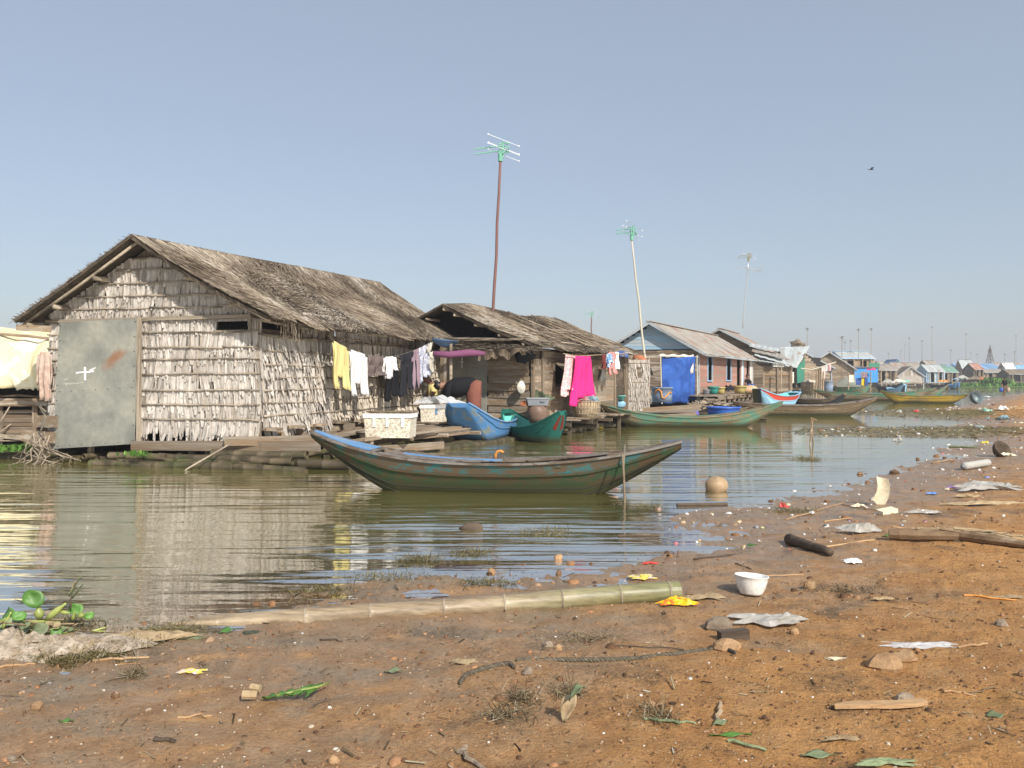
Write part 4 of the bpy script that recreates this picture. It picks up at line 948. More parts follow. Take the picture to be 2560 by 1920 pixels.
log(s4, 'pole', [(1.05, -.6, -.3), (1.15, -.6, 2.4)], .035, MT['pole']); log(s4, 'float_log', [(-.6, .3, .1), (2.2, .4, .1)], .18, MT['bamboo_wet']); log(s4, 'float_log', [(-.6, 1.8, .1), (2.2, 1.9, .1)], .18, MT['bamboo_wet'])
for x in (.05, .9, 1.65): plank(s4, 'post', (x, -.02, -.1), (x, -.02, 2.4), .1, .1, MT['plank_grey'], up=(1, 0, 0))
# house 5: tin roof sloping to the viewer, green tarp end
h5 = empty('tin_roof_house', W(1953, 945, 74).xy.to_3d(), -.12, "floating house with pale tin roof slope and green tarpaulin beside plank gable", 'house')
def l5(px, py, Y): return loc_in(h5, W(px, py, Y))
A, B, C_, D_ = l5(1950, 868, 78), l5(2024, 866, 78), l5(1992, 920, 73.5), l5(1955, 914, 73.5)
for i in range(6):
    m_ = MB(); u0, u1 = i / 6, (i + 1) / 6 + .01; m_.sheet(lambda u, v: A.lerp(B, u0 + (u1 - u0) * u).lerp(D_.lerp(C_, u0 + (u1 - u0) * u), v) + Vector((0, 0, .015 * math.sin(u * 25) + .01 * (i % 2))), 16, 3, .01); m_.build('roof_sheet', MT['zinc_pale'], h5)
E, F_ = l5(2006, 965, 73), l5(1993, 958, 73); G1, G2 = l5(2012, 895, 75.5), l5(2010, 955, 75.5)
m_ = MB(); m_.sheet(lambda u, v: C_.lerp(G1, u).lerp(F_.lerp(G2, u), v) + Vector((0, .04 * math.sin(u * 9), 0)), 8, 8, .02); m_.build('green_tarp', MT['paint_green'], h5)
a5, b5 = l5(2011, 945, 75.8), l5(2052, 945, 80); ux = (b5 - a5); ux.z = 0; LL5 = ux.length
board_wall(h5, 'board', MT['plank_grey'], (a5.x, a5.y, 0), ux, 0, LL5, .9, 4.4, .24, seed=12, ztop=lambda x: 3.95 - 1.5 * x / LL5, rough=.6)
m_ = MB(); m_.bar((a5.x, a5.y + .15, 2.2), (b5.x, b5.y + .15, 2.2), .04, 2.8); q = l5(1955, 945, 76.5); r_ = l5(2010, 945, 76.5); m_.bar((q.x, q.y, 1.9), (r_.x, r_.y, 1.9), .04, 2.2); m_.bar((q.x, q.y - 1.5, .8), (r_.x, r_.y - 1.5, .8), 5.0, .08); m_.build('inner_wall', MT['dark_in'], h5)
for px in (1958, 1975, 1990, 2012, 2032, 2050): q = l5(px, 945, 74 if px < 2000 else 76.5); plank(h5, 'post', (q.x, q.y - .2, -.1), (q.x, q.y - .2, 2.6), .09, .09, MT['pole'], up=(1, 0, 0))
q, r_ = l5(1935, 978, 73), l5(2010, 968, 73); plank(h5, 'deck_edge', (q.x, q.y, .7), (r_.x, r_.y, .72), .16, .1, MT['plank_brown']); m_ = MB(); m_.bar((q.x, q.y + 1.2, .74), (r_.x, r_.y + 1.2, .76), 2.4, .04); m_.build('deck', MT['plank_brown'], h5)
for i in range(5): q = l5(1940 + i * 16, 945, 73.2); log(h5, 'float_log', [(q.x, q.y, .05), (q.x + .3, q.y + 4, .05)], .17, MT['bamboo_wet'])
# thatched and gabled houses farther along
def far(name, label, px, Y, d, L, Wd, eave, ridge, wall, roof, **k):
    q = W(px, HY, Y); return gable_house(name, label, (q.x, q.y), d, L, Wd, k.pop('floor', .9), eave, ridge, wall, roof, **k)
def slope_house(name, label, px0, px1, Y, eave, ridge, depth, wall, roof, nr=8, rz=0.0, endgable=None, floor=.9, trim='trim', wallh=None, cat='house', posts=4, opening=None):
    """ridge runs across the view: front roof slope, long front wall with openings"""
    a = W(px0, HY, Y); b = W(px1, HY, Y); L = b.x - a.x
    o = empty(name, ((a.x + b.x) / 2, Y, 0), rz, label, cat)
    n = nr
    for i in range(n):
        x0 = -L / 2 + L * i / n; x1 = x0 + L / n + .02
        for sg in (1, -1):
            m_ = MB(); m_.sheet(lambda u, v: (x0 + (x1 - x0) * u, depth / 2 - sg * (depth / 2 + .35) * v, ridge + (eave - .08 - ridge) * v + .015 * math.sin(u * 30) + .01 * (i % 2)), 10 if Y < 140 else 4, 2, -.02 * sg); m_.build('roof_sheet', MT[roof], o)
    plank(o, 'fascia', (-L / 2, -.37, eave - .12), (L / 2, -.37, eave - .12), .14, .04, MT[trim], rough=.3); plank(o, 'ridge_cap', (-L / 2 - .1, depth / 2, ridge + .05), (L / 2 + .1, depth / 2, ridge + .05), .07, .35, MT[trim], rough=.3)
    mb = MB(); mb.box((0, depth, (eave + floor) / 2), (L, .05, eave - floor)); mb.box((-L / 2, depth / 2, (eave + floor) / 2), (.05, depth, eave - floor)); mb.box((L / 2, depth / 2, (eave + floor) / 2), (.05, depth, eave - floor)); mb.box((0, depth / 2, floor - .05), (L, depth + .6, .1))
    for sx in (-1, 1): x = sx * L / 2; mb.add([(x, 0, eave), (x, depth, eave), (x, depth / 2, ridge - .05), (x + .05, 0, eave), (x + .05, depth, eave), (x + .05, depth / 2, ridge - .05)], [(0, 1, 2), (5, 4, 3), (0, 3, 4, 1), (1, 4, 5, 2), (2, 5, 3, 0)])
    mb.build('wall', MT[endgable or wall], o)
    rs = random.Random(int(px0)); op = opening or [(rs.uniform(.1, .25), rs.uniform(.35, .45)), (rs.uniform(.6, .7), rs.uniform(.75, .9))]
    hl = [(-L / 2 + L * a_, -L / 2 + L * b_, floor, eave - .4) for a_, b_ in op]
    board_wall(o, 'board', MT[wall], (0, 0, 0), (1, 0, 0), -L / 2, L / 2, floor, eave - .05, .35 if Y < 140 else .6, hole=hl, seed=int(px0), seg=(3, 6), rough=.4, tilt=-.05)
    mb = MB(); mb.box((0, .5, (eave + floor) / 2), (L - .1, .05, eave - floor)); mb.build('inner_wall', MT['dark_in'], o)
    for i in range(posts): x = -L / 2 + L * (i + .5) / posts; plank(o, 'post', (x, -.3, -.1), (x, -.3, eave - .1), .12, .12, MT['pole'], up=(1, 0, 0))
    for i in range(4): log(o, 'float_log', [(-L / 2 - .3, -.3 + depth * i / 3, .1), (L / 2 + .3, -.3 + depth * i / 3, .1)], .2, MT['bamboo_wet'])
    return o
far('thatched_house', "brown thatched plank house between the tin roof house and the brown gabled house", 2079, 88, (.30, .95), 8, 6.5, 2.9, 4.75, 'plank_brown', 'thatch_far')
far('thatched_house', "small dark gable of a house peeping over the pale tin roof", 1993, 96, (.25, .96), 8, 6.2, 4.1, 5.3, 'plank_grey', 'thatch_far')
far('brown_gabled_house', "brown plank gabled house with tan iron roof left of the blue house", 2136, 100, (.36, .93), 9, 5.6, 2.9, 4.85, 'plank_grey', 'zinc')
slope_house('blue_ridged_house', "tall grey house with bright blue ridge and light blue gable end", 2100, 2187, 120, 4.6, 5.6, 5, 'plank_grey', 'zinc_pale', 9, 0, 'paint_blue', trim='paint_blue', opening=[])
bw = empty('blue_walled_shed', W(2165, HY, 112).xy.to_3d(), 0, "bright blue walled shed with green upper sheet in front of the blue ridged house", 'shed')
for i in range(7): plank(bw, 'board', (-1.7, -.1, 1.2 + i * .30), (1.55, -.1, 1.2 + i * .30), .31, .04, MT['paint_brightblue'], rough=.3)
m_ = MB(); m_.box((0, 1.2, 1.7), (3.2, 2.5, 2.6)); m_.build('wall', MT['dark_in'], bw); plank(bw, 'green_sheet', (.3, -.18, 3.3), (1.75, -.18, 3.3), .75, .04, MT['paint_green'], rough=.3); plank(bw, 'roof_sheet', (-2.4, .9, 3.12), (1.9, .9, 3.12), .06, 2.6, MT['zinc'], rough=.3)
log(bw, 'float_log', [(-2, 0, .1), (2, 0, .1)], .22, MT['bamboo_wet']); log(bw, 'float_log', [(-2, 2, .1), (2, 2, .1)], .22, MT['bamboo_wet'])
far('red_roofed_house', "house with faded red iron roof right of the blue ridged house", 2192, 150, (.5, .86), 9, 4.0, 3.2, 5.0, 'plank_brown', 'zinc_red', nroof=8)
slope_house('brown_walled_house', "low brown boarded house below the faded red roof", 2195, 2243, 132, 3.0, 3.9, 4, 'plank_brown', 'zinc', 5)
far('blue_peaked_house', "far house showing only a small dark blue peaked roof", 2257, 175, (.1, .99), 6, 2.4, 4.2, 5.6, 'plank_white', 'zinc_blue', trim='zinc_blue', nroof=4)
slope_house('striped_roof_house', "long house with red and white striped iron roof", 2238, 2312, 165, 3.3, 4.8, 5, 'plank_white', 'zinc', 14, .05)
WOV = far('woven_house', "small woven bamboo house with grey gable standing alone at the water's edge", 2309, 138, (.22, .97), 5.5, 3.9, 2.05, 3.55, 'leafwall', 'thatch_far', boards=False, over=.25, overf=.2)
slope_house('white_roof_house', "far house with a bright white curved roof sheet", 2298, 2333, 185, 4.3, 5.1, 3, 'plank_blue', 'zinc_white', 3)
slope_house('green_roof_house', "far house with long dull green roof behind the white roof", 2328, 2374, 205, 4.0, 5.0, 4, 'plank_grey', 'zinc_green', 4)
slope_house('grey_roof_house', "grey-walled house right of the woven house with pale tin roof", 2316, 2362, 150, 2.9, 4.1, 4, 'plank_blue', 'zinc_pale', 5)
slope_house('green_awning_house', "low house with dark green awning roof over an open dark front", 2350, 2396, 168, 2.9, 3.9, 4, 'plank_grey', 'zinc_green', 4)
slope_house('big_blue_roof_house', "largest far house with long light blue roof right of the green awning", 2402, 2510, 225, 4.2, 5.6, 9, 'plank_grey', 'zinc_blue', 9, .06, 'paint_blue', trim='paint_blue')
slope_house('rusty_roof_house', "far house with small rusty brown roof in front of the big blue roof", 2408, 2462, 200, 3.0, 4.2, 4, 'plank_brown', 'thatch_far', 5)
slope_house('long_grey_house', "long low grey house under the blue roof's right end", 2460, 2512, 190, 3.0, 3.7, 4, 'plank_grey', 'zinc', 5)
slope_house('tan_roof_house', "pale tan roofed house at the far right edge above the dark shed", 2492, 2565, 260, 4.6, 6.6, 6, 'plank_pink', 'zinc', 6)
slope_house('dark_shed', "dark low shed with brown roof behind the walking person", 2520, 2600, 185, 2.6, 3.6, 4, 'plank_dark', 'thatch_far', 6, cat='shed')
fh = random.Random(77)
dsc = ["pale tin roofed house low on the horizon", "rusty roofed hut low on the horizon", "white roofed hut low on the horizon", "dull green roofed hut low on the horizon", "blue roofed hut low on the horizon"]
rf_ = ['zinc_pale', 'zinc_red', 'zinc_white', 'zinc_green', 'zinc_blue']
plc = ["left of the woven house", "behind the woven house", "above the green awning", "left of the lattice tower", "right of the lattice tower", "at the right edge", "beyond the walking person"]
for i, px in enumerate([2262, 2290, 2345, 2380, 2440, 2485, 2520, 2548]):
    kx = [0, 2, 4, 0, 1, 2, 3, 4][i]; Yf = 290 + fh.uniform(-20, 60)
    o = slope_house('distant_hut', dsc[kx] + ' ' + plc[min(i, 6)], px - fh.uniform(12, 20), px + fh.uniform(12, 22), Yf, fh.uniform(3.2, 4.5), fh.uniform(4.6, 6.2), 6, fh.choice(['plank_grey', 'plank_white', 'plank_brown']), rf_[kx], 3, posts=2)
nh = random.Random(5)
for px, w, Yf, kx, wl, lab in [(2216, 30, 185, 'zinc', 'plank_brown', "tan iron roofed house squeezed behind the low brown boarded house"), (2336, 34, 175, 'zinc', 'plank_brown', "brown fronted house behind the grey-walled house's right corner"), (2378, 28, 215, 'zinc_blue', 'plank_white', "small blue roofed house behind the green awning"),
    (2420, 30, 178, 'zinc_pale', 'plank_grey', "pale roofed house between green awning and rusty roof"), (2447, 26, 172, 'zinc_red', 'plank_brown', "rust-red roofed shack in front of the rusty brown roof"), (2482, 34, 240, 'zinc_pale', 'plank_blue', "pale roofed house with bluish walls below the lattice tower"),
    (2530, 30, 215, 'zinc_white', 'plank_grey', "white roofed house above the dark low shed"), (2552, 26, 240, 'zinc_blue', 'plank_white', "blue roofed house cut by the right edge"), (2290, 26, 200, 'zinc_green', 'plank_grey', "green roofed house behind the striped roof")]:
    slope_house('floating_house', lab, px - w / 2, px + w / 2, Yf, nh.uniform(3.0, 4.0), nh.uniform(4.4, 5.8), 4, wl, kx, 3, nh.uniform(-.2, .2), posts=3)
# lattice tower on the horizon
tw = empty('lattice_tower', W(2475, HY, 330).xy.to_3d(), 0, "small dark lattice tower rising above the far blue roof", 'tower')
for sx in (-1, 1):
    for sy in (-1, 1): log(tw, 'leg', [(sx * 2.2, sy * 2.2, 0), (sx * 1.1, sy * 1.1, 7), (sx * .25, sy * .25, 12.4)], .16, MT['plank_dark'], 5)
for i in range(7):
    w_ = 2.2 - i * .28; z_ = 1.5 + i * 1.55; m_ = MB()
    for (a, b) in (((-w_, -w_), (w_, -w_)), ((w_, -w_), (w_, w_)), ((w_, w_), (-w_, w_)), ((-w_, w_), (-w_, -w_))): m_.bar((*a, z_), (*b, z_), .14, .14); m_.bar((*a, z_), (b[0] * .87, b[1] * .87, z_ + 1.55), .10, .10)
    m_.build('brace', MT['plank_dark'], tw)
m_ = MB(); m_.lathe([(.5, 12.3), (.7, 12.8), (.3, 13.6), (.05, 15)], 8); m_.build('finial', MT['plank_dark'], tw)
# left neighbour: raft house with cream tarpaulin
LN = empty('tarpaulin_raft_house', (-10.5, 18.3, 0), rad(-4), "raft hut under a cream tarpaulin with slatted plank wall at the left edge", 'hut')
MT['cream'] = mat_cloth("cream tarpaulin", (0.78, 0.68, 0.42), (0.80, 0.74, 0.55), None, 2.0)
rq = random.Random(6); jag = [rq.uniform(-.05, .03) for _ in range(61)]
def lnp(px, py, Y=18.3): return loc_in(LN, W(px, py, Y))
tA, tB, tC, tD = lnp(-260, 800, 18.6), lnp(150, 852, 18.9), lnp(150, 972, 18.0), lnp(-260, 968, 18.0)
def tarpf(u, v):
    q = tA.lerp(tB, u).lerp(tD.lerp(tC, u), v); q = q + Vector((0, .10 * math.sin(u * 17 + v) - .06 * math.sin(u * 41 + 2 * v) - .35 * math.sin(v * math.pi) , .05 * math.sin(u * 7 + 1) * (1 - v) + jag[int(u * 60)] * v)); return q
m_ = MB(); m_.sheet(tarpf, 60, 14, .012); m_.build('tarpaulin', MT['cream'], LN, smooth=True)
m_ = MB(); m_.sheet(lambda u, v: tA.lerp(tB, u).lerp(Vector((tA.x, tA.y + 2.4, 2.6)).lerp(Vector((tB.x, tB.y + 2.4, 2.5)), u), v) + Vector((0, 0, .25 * math.sin(v * 3) + .05 * math.sin(u * 7 + 1))), 20, 6, .01); m_.build('tarpaulin', MT['cream'], LN)
log(LN, 'roof_pole', wavy(lnp(-260, 808, 18.4), lnp(135, 848, 18.6), 6, .03, 3), .03, MT['pole']); log(LN, 'rail', wavy(lnp(-200, 992), lnp(118, 990), 9, .035, 6), .028, MT['plank_brown'], 7)
q, r_ = lnp(-260, 1005), lnp(120, 1006); plank(LN, 'beam', q, r_, .17, .06, MT['plank_brown'])
for i in range(7): yy = 1030 + i * 10.5; q, r_ = lnp(-250, yy, 18.5), lnp(116, yy + rq.uniform(-1, 1), 18.5); plank(LN, 'slat', q, r_, .082, .025, MT['plank_brown'], rough=.8, tilt=.12)
for px in (-150, -20, 0, 88, 118): q, r_ = lnp(px, 990, 18.42), lnp(px, 1120, 18.42); plank(LN, 'post', r_, q, .12, .05, MT['plank_brown'], up=(1, 0, 0))
q, r_ = lnp(-250, 1084, 18.1), lnp(100, 1076, 18.1); plank(LN, 'rail_board', q, r_, .06, .03, MT['pole'])
q, r_ = lnp(62, 1104, 17.6), lnp(132, 1106, 17.6); plank(LN, 'beam', q, r_, .18, .1, MT['plank_brown'])
m_ = MB(); m_.bar(lnp(-260, 1040, 19.3), lnp(140, 1040, 19.3), .05, 2.6); m_.bar(lnp(-260, 1110, 19.3), lnp(110, 1110, 19.3), 2.4, .05); m_.build('back_wall', MT['dark_in'], LN)
for i in range(8): log(LN, 'float_log', wavy(lnp(-260, 1148 - i * 4, 16.9 + i * .3), lnp(95 + rq.uniform(-15, 25), 1140 - i * 4, 17.1 + i * .3), 5, .03, i), .09, MT['bamboo_wet'])
for i in range(9): log(LN, 'split_bamboo', wavy(lnp(-60, 1100 - i * 2, 17.5), lnp(55 + rq.uniform(-10, 10), 1096 + rq.uniform(-8, 6), 17.4), 4, .03, i + 30), .014, MT['batten'], 6)
for a_ in ((-10, 1075, 25, 1015), (-5, 1060, 20, 1025), (-20, 1095, 28, 1060)): log(LN, 'brace', [lnp(a_[0], a_[1], 18.0), lnp(a_[2], a_[3], 18.0)], .014, MT['batten'], 6)
# ================================================================== ANTENNAS
MT['mint'] = mat_plain("mint green plastic", (0.16, 0.42, 0.30), .5); MT['alu'] = mat_plain("aluminium rod", (0.55, 0.56, 0.55), .4, .7)
MT['olive'] = mat_plain("olive plastic", (0.25, 0.23, 0.12), .5)
def antenna(label, base, top, mats=('mint', 'alu', 'pole'), scale=1.0, rz=0.0, r0=.05, r1=.03, detail=2, yagi=False, group=None):
    o = empty('television_antenna', base, 0, label, 'antenna', group); T = Vector(top) - Vector(base)
    log(o, 'mast', wavy((0, 0, 0), T, 8, .02 if detail > 1 else 0, 3), r0, MT[mats[2]], 8 if detail > 1 else 5, r1)
    s = scale; R = Matrix.Rotation(rz, 3, 'Z')
    def P(x, y, z): return T + (R @ Vector((x, y, z))) * s
    if detail == 0:
        m = MB(); m.bar(P(-.34, 0, .14), P(.26, 0, .30), .025 * s, .025 * s); m.bar(P(0, 0, -.1), P(0, 0, .4), .06 * s, .06 * s)
        for i in range(4): m.bar(P(-.34 + i * .18, -.2, .10 + .05 * i), P(-.30 + i * .18, .2, .24 + .05 * i), .02 * s, .02 * s)
        for z in (.05, .35): m.bar(P(0, 0, z), P(.4, .1, z - .05), .03 * s, .03 * s)
        m.build('aerial', MT[mats[1]], o); return o
    m = MB(); m.lathe([(.075 * s, -.02), (.085 * s, .18 * s), (.05 * s, .24 * s)], 10, T, True, True); m.build('motor', MT[mats[0]], o)
    if yagi:
        m = MB(); a, b = P(-1.25, 0, -.45), P(1.0, 0, -.85); m.bar(a, b, .03, .03); m.build('boom', MT['alu'], o)
        for i in range(13):
            c_ = a.lerp(b, i / 12); w_ = .16 if i < 8 else .45; e = MB(); e.bar(c_ - Vector((.05, w_, 0)), c_ + Vector((.05, w_, 0)), .018, .018); e.build('element', MT['alu'], o)
        e = MB(); e.tube([P(-.15, -.3, -.62), P(.7, -.3, -.80), P(.7, .3, -.8), P(-.15, .3, -.62), P(-.15, -.3, -.62)], .014, 5); e.build('loop', MT['alu'], o)
        for k in range(4): e = MB(); e.bar(P(.75, -.4, -.55 - .1 * k), P(1.35, .4, -.45 - .1 * k), .014, .014); e.build('element', MT['alu'], o)
    # hub with dipole fan, twin booms to the left and reflector grid
    m = MB()
    for i in range(4):
        for j in range(3): m.bar(P(.0 + j * .13 - .05, -.10 + .06 * i, .22 + i * .12), P(.06 + j * .13 - .05, .10 + .06 * i, .30 + i * .12), .035 * s, .035 * s)
    for z in (.28, .42, .56): m.bar(P(-.06, 0, z), P(.32, .05, z + .05), .03 * s, .03 * s)
    m.bar(P(.08, 0, .1), P(.10, 0, .68), .05 * s, .05 * s); m.build('reflector', MT[mats[0]], o, kind='stuff')
    for z in (.30, .46):
        b = MB(); b.bar(P(.1, 0, z + .05), P(-.85, -.05, z - .09), .034 * s, .034 * s); b.build('boom', MT[mats[0]], o)
    for i in range(9):
        x = -.80 + i * .09
        for z in (.30, .46): e = MB(); zz = z + .05 + (x - .1) * .147; e.bar(P(x, -.10, zz - .02), P(x + .02, .10, zz + .05), .020 * s, .020 * s); e.build('element', MT[mats[0]], o)
    for (y, z, sg) in ((-.2, .78, 1), (-.15, .50, 1), (.1, .36, 1), (.12, .60, 1)):
        e = MB(); e.bar(P(-.40, y, z + .05), P(.62, y + .25, z - .28), .010 * s, .010 * s); e.build('dipole', MT['alu'], o)
        e = MB(); e.box(P(-.40, y, z + .05), (.04 * s,) * 3); e.box(P(.62, y + .25, z - .28), (.04 * s,) * 3); e.build('end_cap', MT['chalk'], o, kind='stuff')
    return o
MT['rustpole'] = mat_plain("rusty steel pole", (0.20, 0.10, 0.085), .7, .2)
MT['whitepole'] = mat_plain("bleached bamboo pole", (0.52, 0.48, 0.38), .7)
b1 = W(1222, 800, 26.2); t1 = W(1251, 402, 26.2); antenna("green television antenna on a tall rusty pole behind the plank house", (b1.x, b1.y, .5), t1, ('mint', 'alu', 'rustpole'), .95, 0, .055, .04)
b2 = W(1610, 880, 36.5); t2 = W(1579, 600, 36.5); antenna("green television antenna on a leaning bleached bamboo pole by the pink house", W(1626, 1010, 36.5), t2, ('mint', 'alu', 'whitepole'), .95, rad(25), .06, .035)
t3 = W(1871, 652, 58); antenna("double television antenna with long silver boom above the grey gabled house", W(1857, 820, 58), t3, ('olive', 'alu', 'alu'), .85, rad(-8), .035, .03, yagi=True)
antenna("small green antenna peeping over the plank house roof", W(1477, 900, 44), W(1479, 792, 44), ('mint', 'mint', 'rustpole'), .45, .3, .035, .03)
antenna("faint antenna just right of the tall rusty pole", W(1237, 900, 60), W(1234, 756, 60), ('olive', 'alu', 'alu'), .5, .3, .03, .02, detail=0)
for (px, py, Y, lab) in [(2105, 848, 96, "tallest left antenna beside the blue ridged house"), (2146, 828, 112, "antenna in front of the blue ridged house's middle"), (2178, 826, 125, "antenna on the blue ridged house's right end"), (2018, 826, 110, "thin antenna above the haystack-like thatch"), (2127, 855, 150, "short thin antenna between two taller ones"), (2112, 858, 170, "tiny antenna close to the tallest left antenna")]:
    antenna(lab, W(px, 945, Y) * 1.0, W(px, py, Y), ('olive', 'plank_dark', 'pole'), .9, .4, .035, .025, detail=0)
for o_ in [o for o in bpy.data.objects if o.name.startswith('television_antenna') and o.location.z > 1.2 and o.location.y > 90]: pass
fa = random.Random(12)
fl_lab = ["low distant antenna above the faded red roof", "distant antenna over the blue peaked house", "distant antenna rising over the woven house's left side", "distant antenna above the white roof sheet", "short distant antenna over the green awning", "distant antenna next to the short one over the green awning", "distant antenna right of the lattice tower", "distant antenna left of the walking person's head height at the far right",
 "tallest distant antenna over the woven house", "tall faint antenna midway between woven house and lattice tower", "tall faint antenna above the far right roof", "low distant antenna just right of the blue peaked roof", "very tall faint antenna left of the white roof sheet"]
for i, (px, py) in enumerate([(2221, 886), (2262, 863), (2305, 855), (2377, 878), (2427, 884), (2443, 888), (2512, 888), (2536, 882), (2273, 848), (2415, 838), (2540, 842), (2252, 878), (2330, 820)]):
    Y = fa.uniform(170, 300); antenna(fl_lab[i], W(px, 943, Y), W(px, py, Y), ('olive', 'plank_dark', 'pole'), .95, fa.uniform(0, 1), .045, .03, detail=0, group="distant antennas over the far roofs")

# ================================================================== BOATS
def pc(name, c, worn, amt=.35, sc=2.5): MT[name] = mat_paint(name.replace('_', ' '), c, worn, amt, sc, algae='drum' not in name); return MT[name]
pc('old_hull', (0.030, 0.062, 0.028), (0.075, 0.048, 0.024), .50, 6.0); pc('old_band', (0.035, 0.14, 0.14), (0.10, 0.072, 0.044), .64, 6.0); pc('old_low', (0.018, 0.020, 0.006), (0.060, 0.046, 0.022), .40, 5.0)
pc('old_green', (0.06, 0.22, 0.14), (0.20, 0.16, 0.10), .5, 3.0)
pc('grey_deck', (0.21, 0.19, 0.17), (0.12, 0.085, 0.06), .45, 5.0); pc('sky_blue', (0.12, 0.28, 0.52), (0.25, 0.29, 0.32), .42, 4.0); pc('blue_hull', (0.075, 0.20, 0.40), (0.20, 0.21, 0.17), .32, 3.0)
pc('green_hull', (0.015, 0.12, 0.095), (0.04, 0.06, 0.045), .25, 2.0); pc('turquoise', (0.16, 0.58, 0.50), (0.30, 0.50, 0.44), .2, 3.0); pc('red_paint', (0.17, 0.025, 0.018), (0.20, 0.08, 0.05), .3, 3.0)
pc('teal_worn', (0.10, 0.215, 0.15), (0.22, 0.175, 0.10), .50, 4.2); pc('teal_low', (0.21, 0.19, 0.10), (0.14, 0.13, 0.06), .45, 2.0); pc('brown_hull', (0.155, 0.11, 0.065), (0.25, 0.19, 0.12), .4, 2.0)
pc('brown_low', (0.11, 0.085, 0.05), (0.06, 0.05, 0.03), .4, 2.0); pc('yellow_hull', (0.38, 0.25, 0.03), (0.22, 0.16, 0.06), .35, 2.0); pc('pale_blue', (0.28, 0.50, 0.66), (0.36, 0.42, 0.42), .2, 2.0)
pc('red_band', (0.45, 0.06, 0.035), (0.30, 0.12, 0.07), .2, 2.0); pc('dark_hull', (0.03, 0.035, 0.045), (0.08, 0.075, 0.07), .3, 2.0); pc('inner_wood', (0.20, 0.155, 0.11), (0.12, 0.09, 0.06), .4, 3.0)
o_sec = {}; MT['hull_seam'] = mat_plain('tarred seam', (0.02, 0.018, 0.014), .8)
def boat(name, label, stern, bow, B, sm, zb, zs_, d=.14, uk=.5, pk=1.25, eb=.06, es=.06, mats=('old_hull', 'old_band', 'old_low', 'inner_wood', 'grey_deck'), v1=.42, v2=.80, thw=(-.3, .2), deckb=.72, decks=-.72, pb=2.3, ps=2.3, n=34, cat='boat', flare=.55, rail=True, ribs=True, group=None, bandonly=None):
    s_, b_ = Vector(stern), Vector(bow); ax = b_ - s_; L = ax.length; c = (s_ + b_) / 2
    o = empty(name, (c.x, c.y, 0), math.atan2(ax.y, ax.x), label, cat, group)
    def sheer(u): return sm + ((zb - sm) * u ** pb if u > 0 else (zs_ - sm) * (-u) ** ps)
    def keel(u):
        a = abs(u); end = (zb if u > 0 else zs_) - .10
        return -d if a < uk else -d + (end + d) * ((a - uk) / (1 - uk)) ** pk
    def hb(u): e = eb if u > 0 else es; return e + (B / 2 - e) * (1 - abs(u) ** 2.4) ** .85
    us = [-1 + 2 * i / n for i in range(n + 1)]; vs = [0, .12, .25, v1, .62, v2, 1.0]
    def sec(u, v, inset=0.0):
        k, s = keel(u) + inset, sheer(u); w = max(hb(u) - inset, .012)
        return (u * L / 2 * (1 - inset * .06), w * (v ** flare), k + (s - k) * v ** 1.55)
    mb = MB()
    for sg in (1, -1):
        for gi in range(len(vs) - 1):
            mb.mi = 2 if vs[gi + 1] <= v1 + 1e-6 else (0 if vs[gi + 1] <= v2 + 1e-6 else 1)
            V = []
            for u in us:
                for v in (vs[gi], vs[gi + 1]): x, y, z = sec(u, v); V.append((x, sg * y, z))
            F = [((2 * i, 2 * i + 2, 2 * i + 3, 2 * i + 1) if sg < 0 else (2 * i, 2 * i + 1, 2 * i + 3, 2 * i + 2)) for i in range(n)]
            mb.add(V, F)
    for e, mi in ((1, 1), (-1, 1)):   # end panels
        mb.mi = mi; pts = [sec(e, v) for v in vs]; V = [(x, y, z) for x, y, z in pts] + [(x, -y, z) for x, y, z in pts]; m_ = len(vs)
        mb.add(V, [((i, i + 1, i + 1 + m_, i + m_) if e > 0 else (i, i + m_, i + 1 + m_, i + 1)) for i in range(m_ - 1)])
    if n >= 34:
        for vq in (.5, .34):
            for sg in (1, -1):
                m_ = MB(); m_.tube([(sec(u, vq)[0], sg * (sec(u, vq)[1] + .001), sec(u, vq)[2]) for u in us[3:-3]], .006, 4); m_.build('plank_seam', MT['hull_seam'], o)
    hull = mb.build('hull', [MT[mats[0]], MT[mats[1]], MT[mats[2]]], o, smooth=False)
    mb = MB(); 
    for sg in (1, -1):
        V = []
        for u in us:
            for v in (.06, .2, .45, .7, 1.0): x, y, z = sec(u, v, .03); V.append((x, sg * y, z if v < 1 else sheer(u)))
        mb.add(V, [(i * 5 + j, i * 5 + j + 1, i * 5 + j + 6, i * 5 + j + 5) if sg < 0 else (i * 5 + j, i * 5 + j + 5, i * 5 + j + 6, i * 5 + j + 1) for i in range(n) for j in range(4)])
    V = []
    for u in us: x, y, z = sec(u, .25, .03); V += [(x, -y, z), (x, y, z)]
    mb.add(V, [(2 * i, 2 * i + 2, 2 * i + 3, 2 * i + 1) for i in range(n)]); mb.build('lining', MT[mats[3]], o)
    o_sec[o.name] = sec
    if rail:
        for sg in (1, -1):
            m_ = MB(); 
            for i in range(n): 
                a, b = us[i], us[i + 1]; m_.bar((a * L / 2, sg * (hb(a) + .005), sheer(a) + .012), (b * L / 2, sg * (hb(b) + .005), sheer(b) + .012), .055, .03, r=.5)
            m_.build('gunwale', MT[mats[4]], o)
            m_ = MB()
            for i in range(2, n - 2):
                a, b = us[i], us[i + 1]; pa, pb_ = sec(a, v2), sec(b, v2); m_.bar((pa[0], sg * (pa[1] + .012), pa[2]), (pb_[0], sg * (pb_[1] + .012), pb_[2]), .025, .022, r=.5)
            m_.build('rub_strake', MT[mats[0]], o)
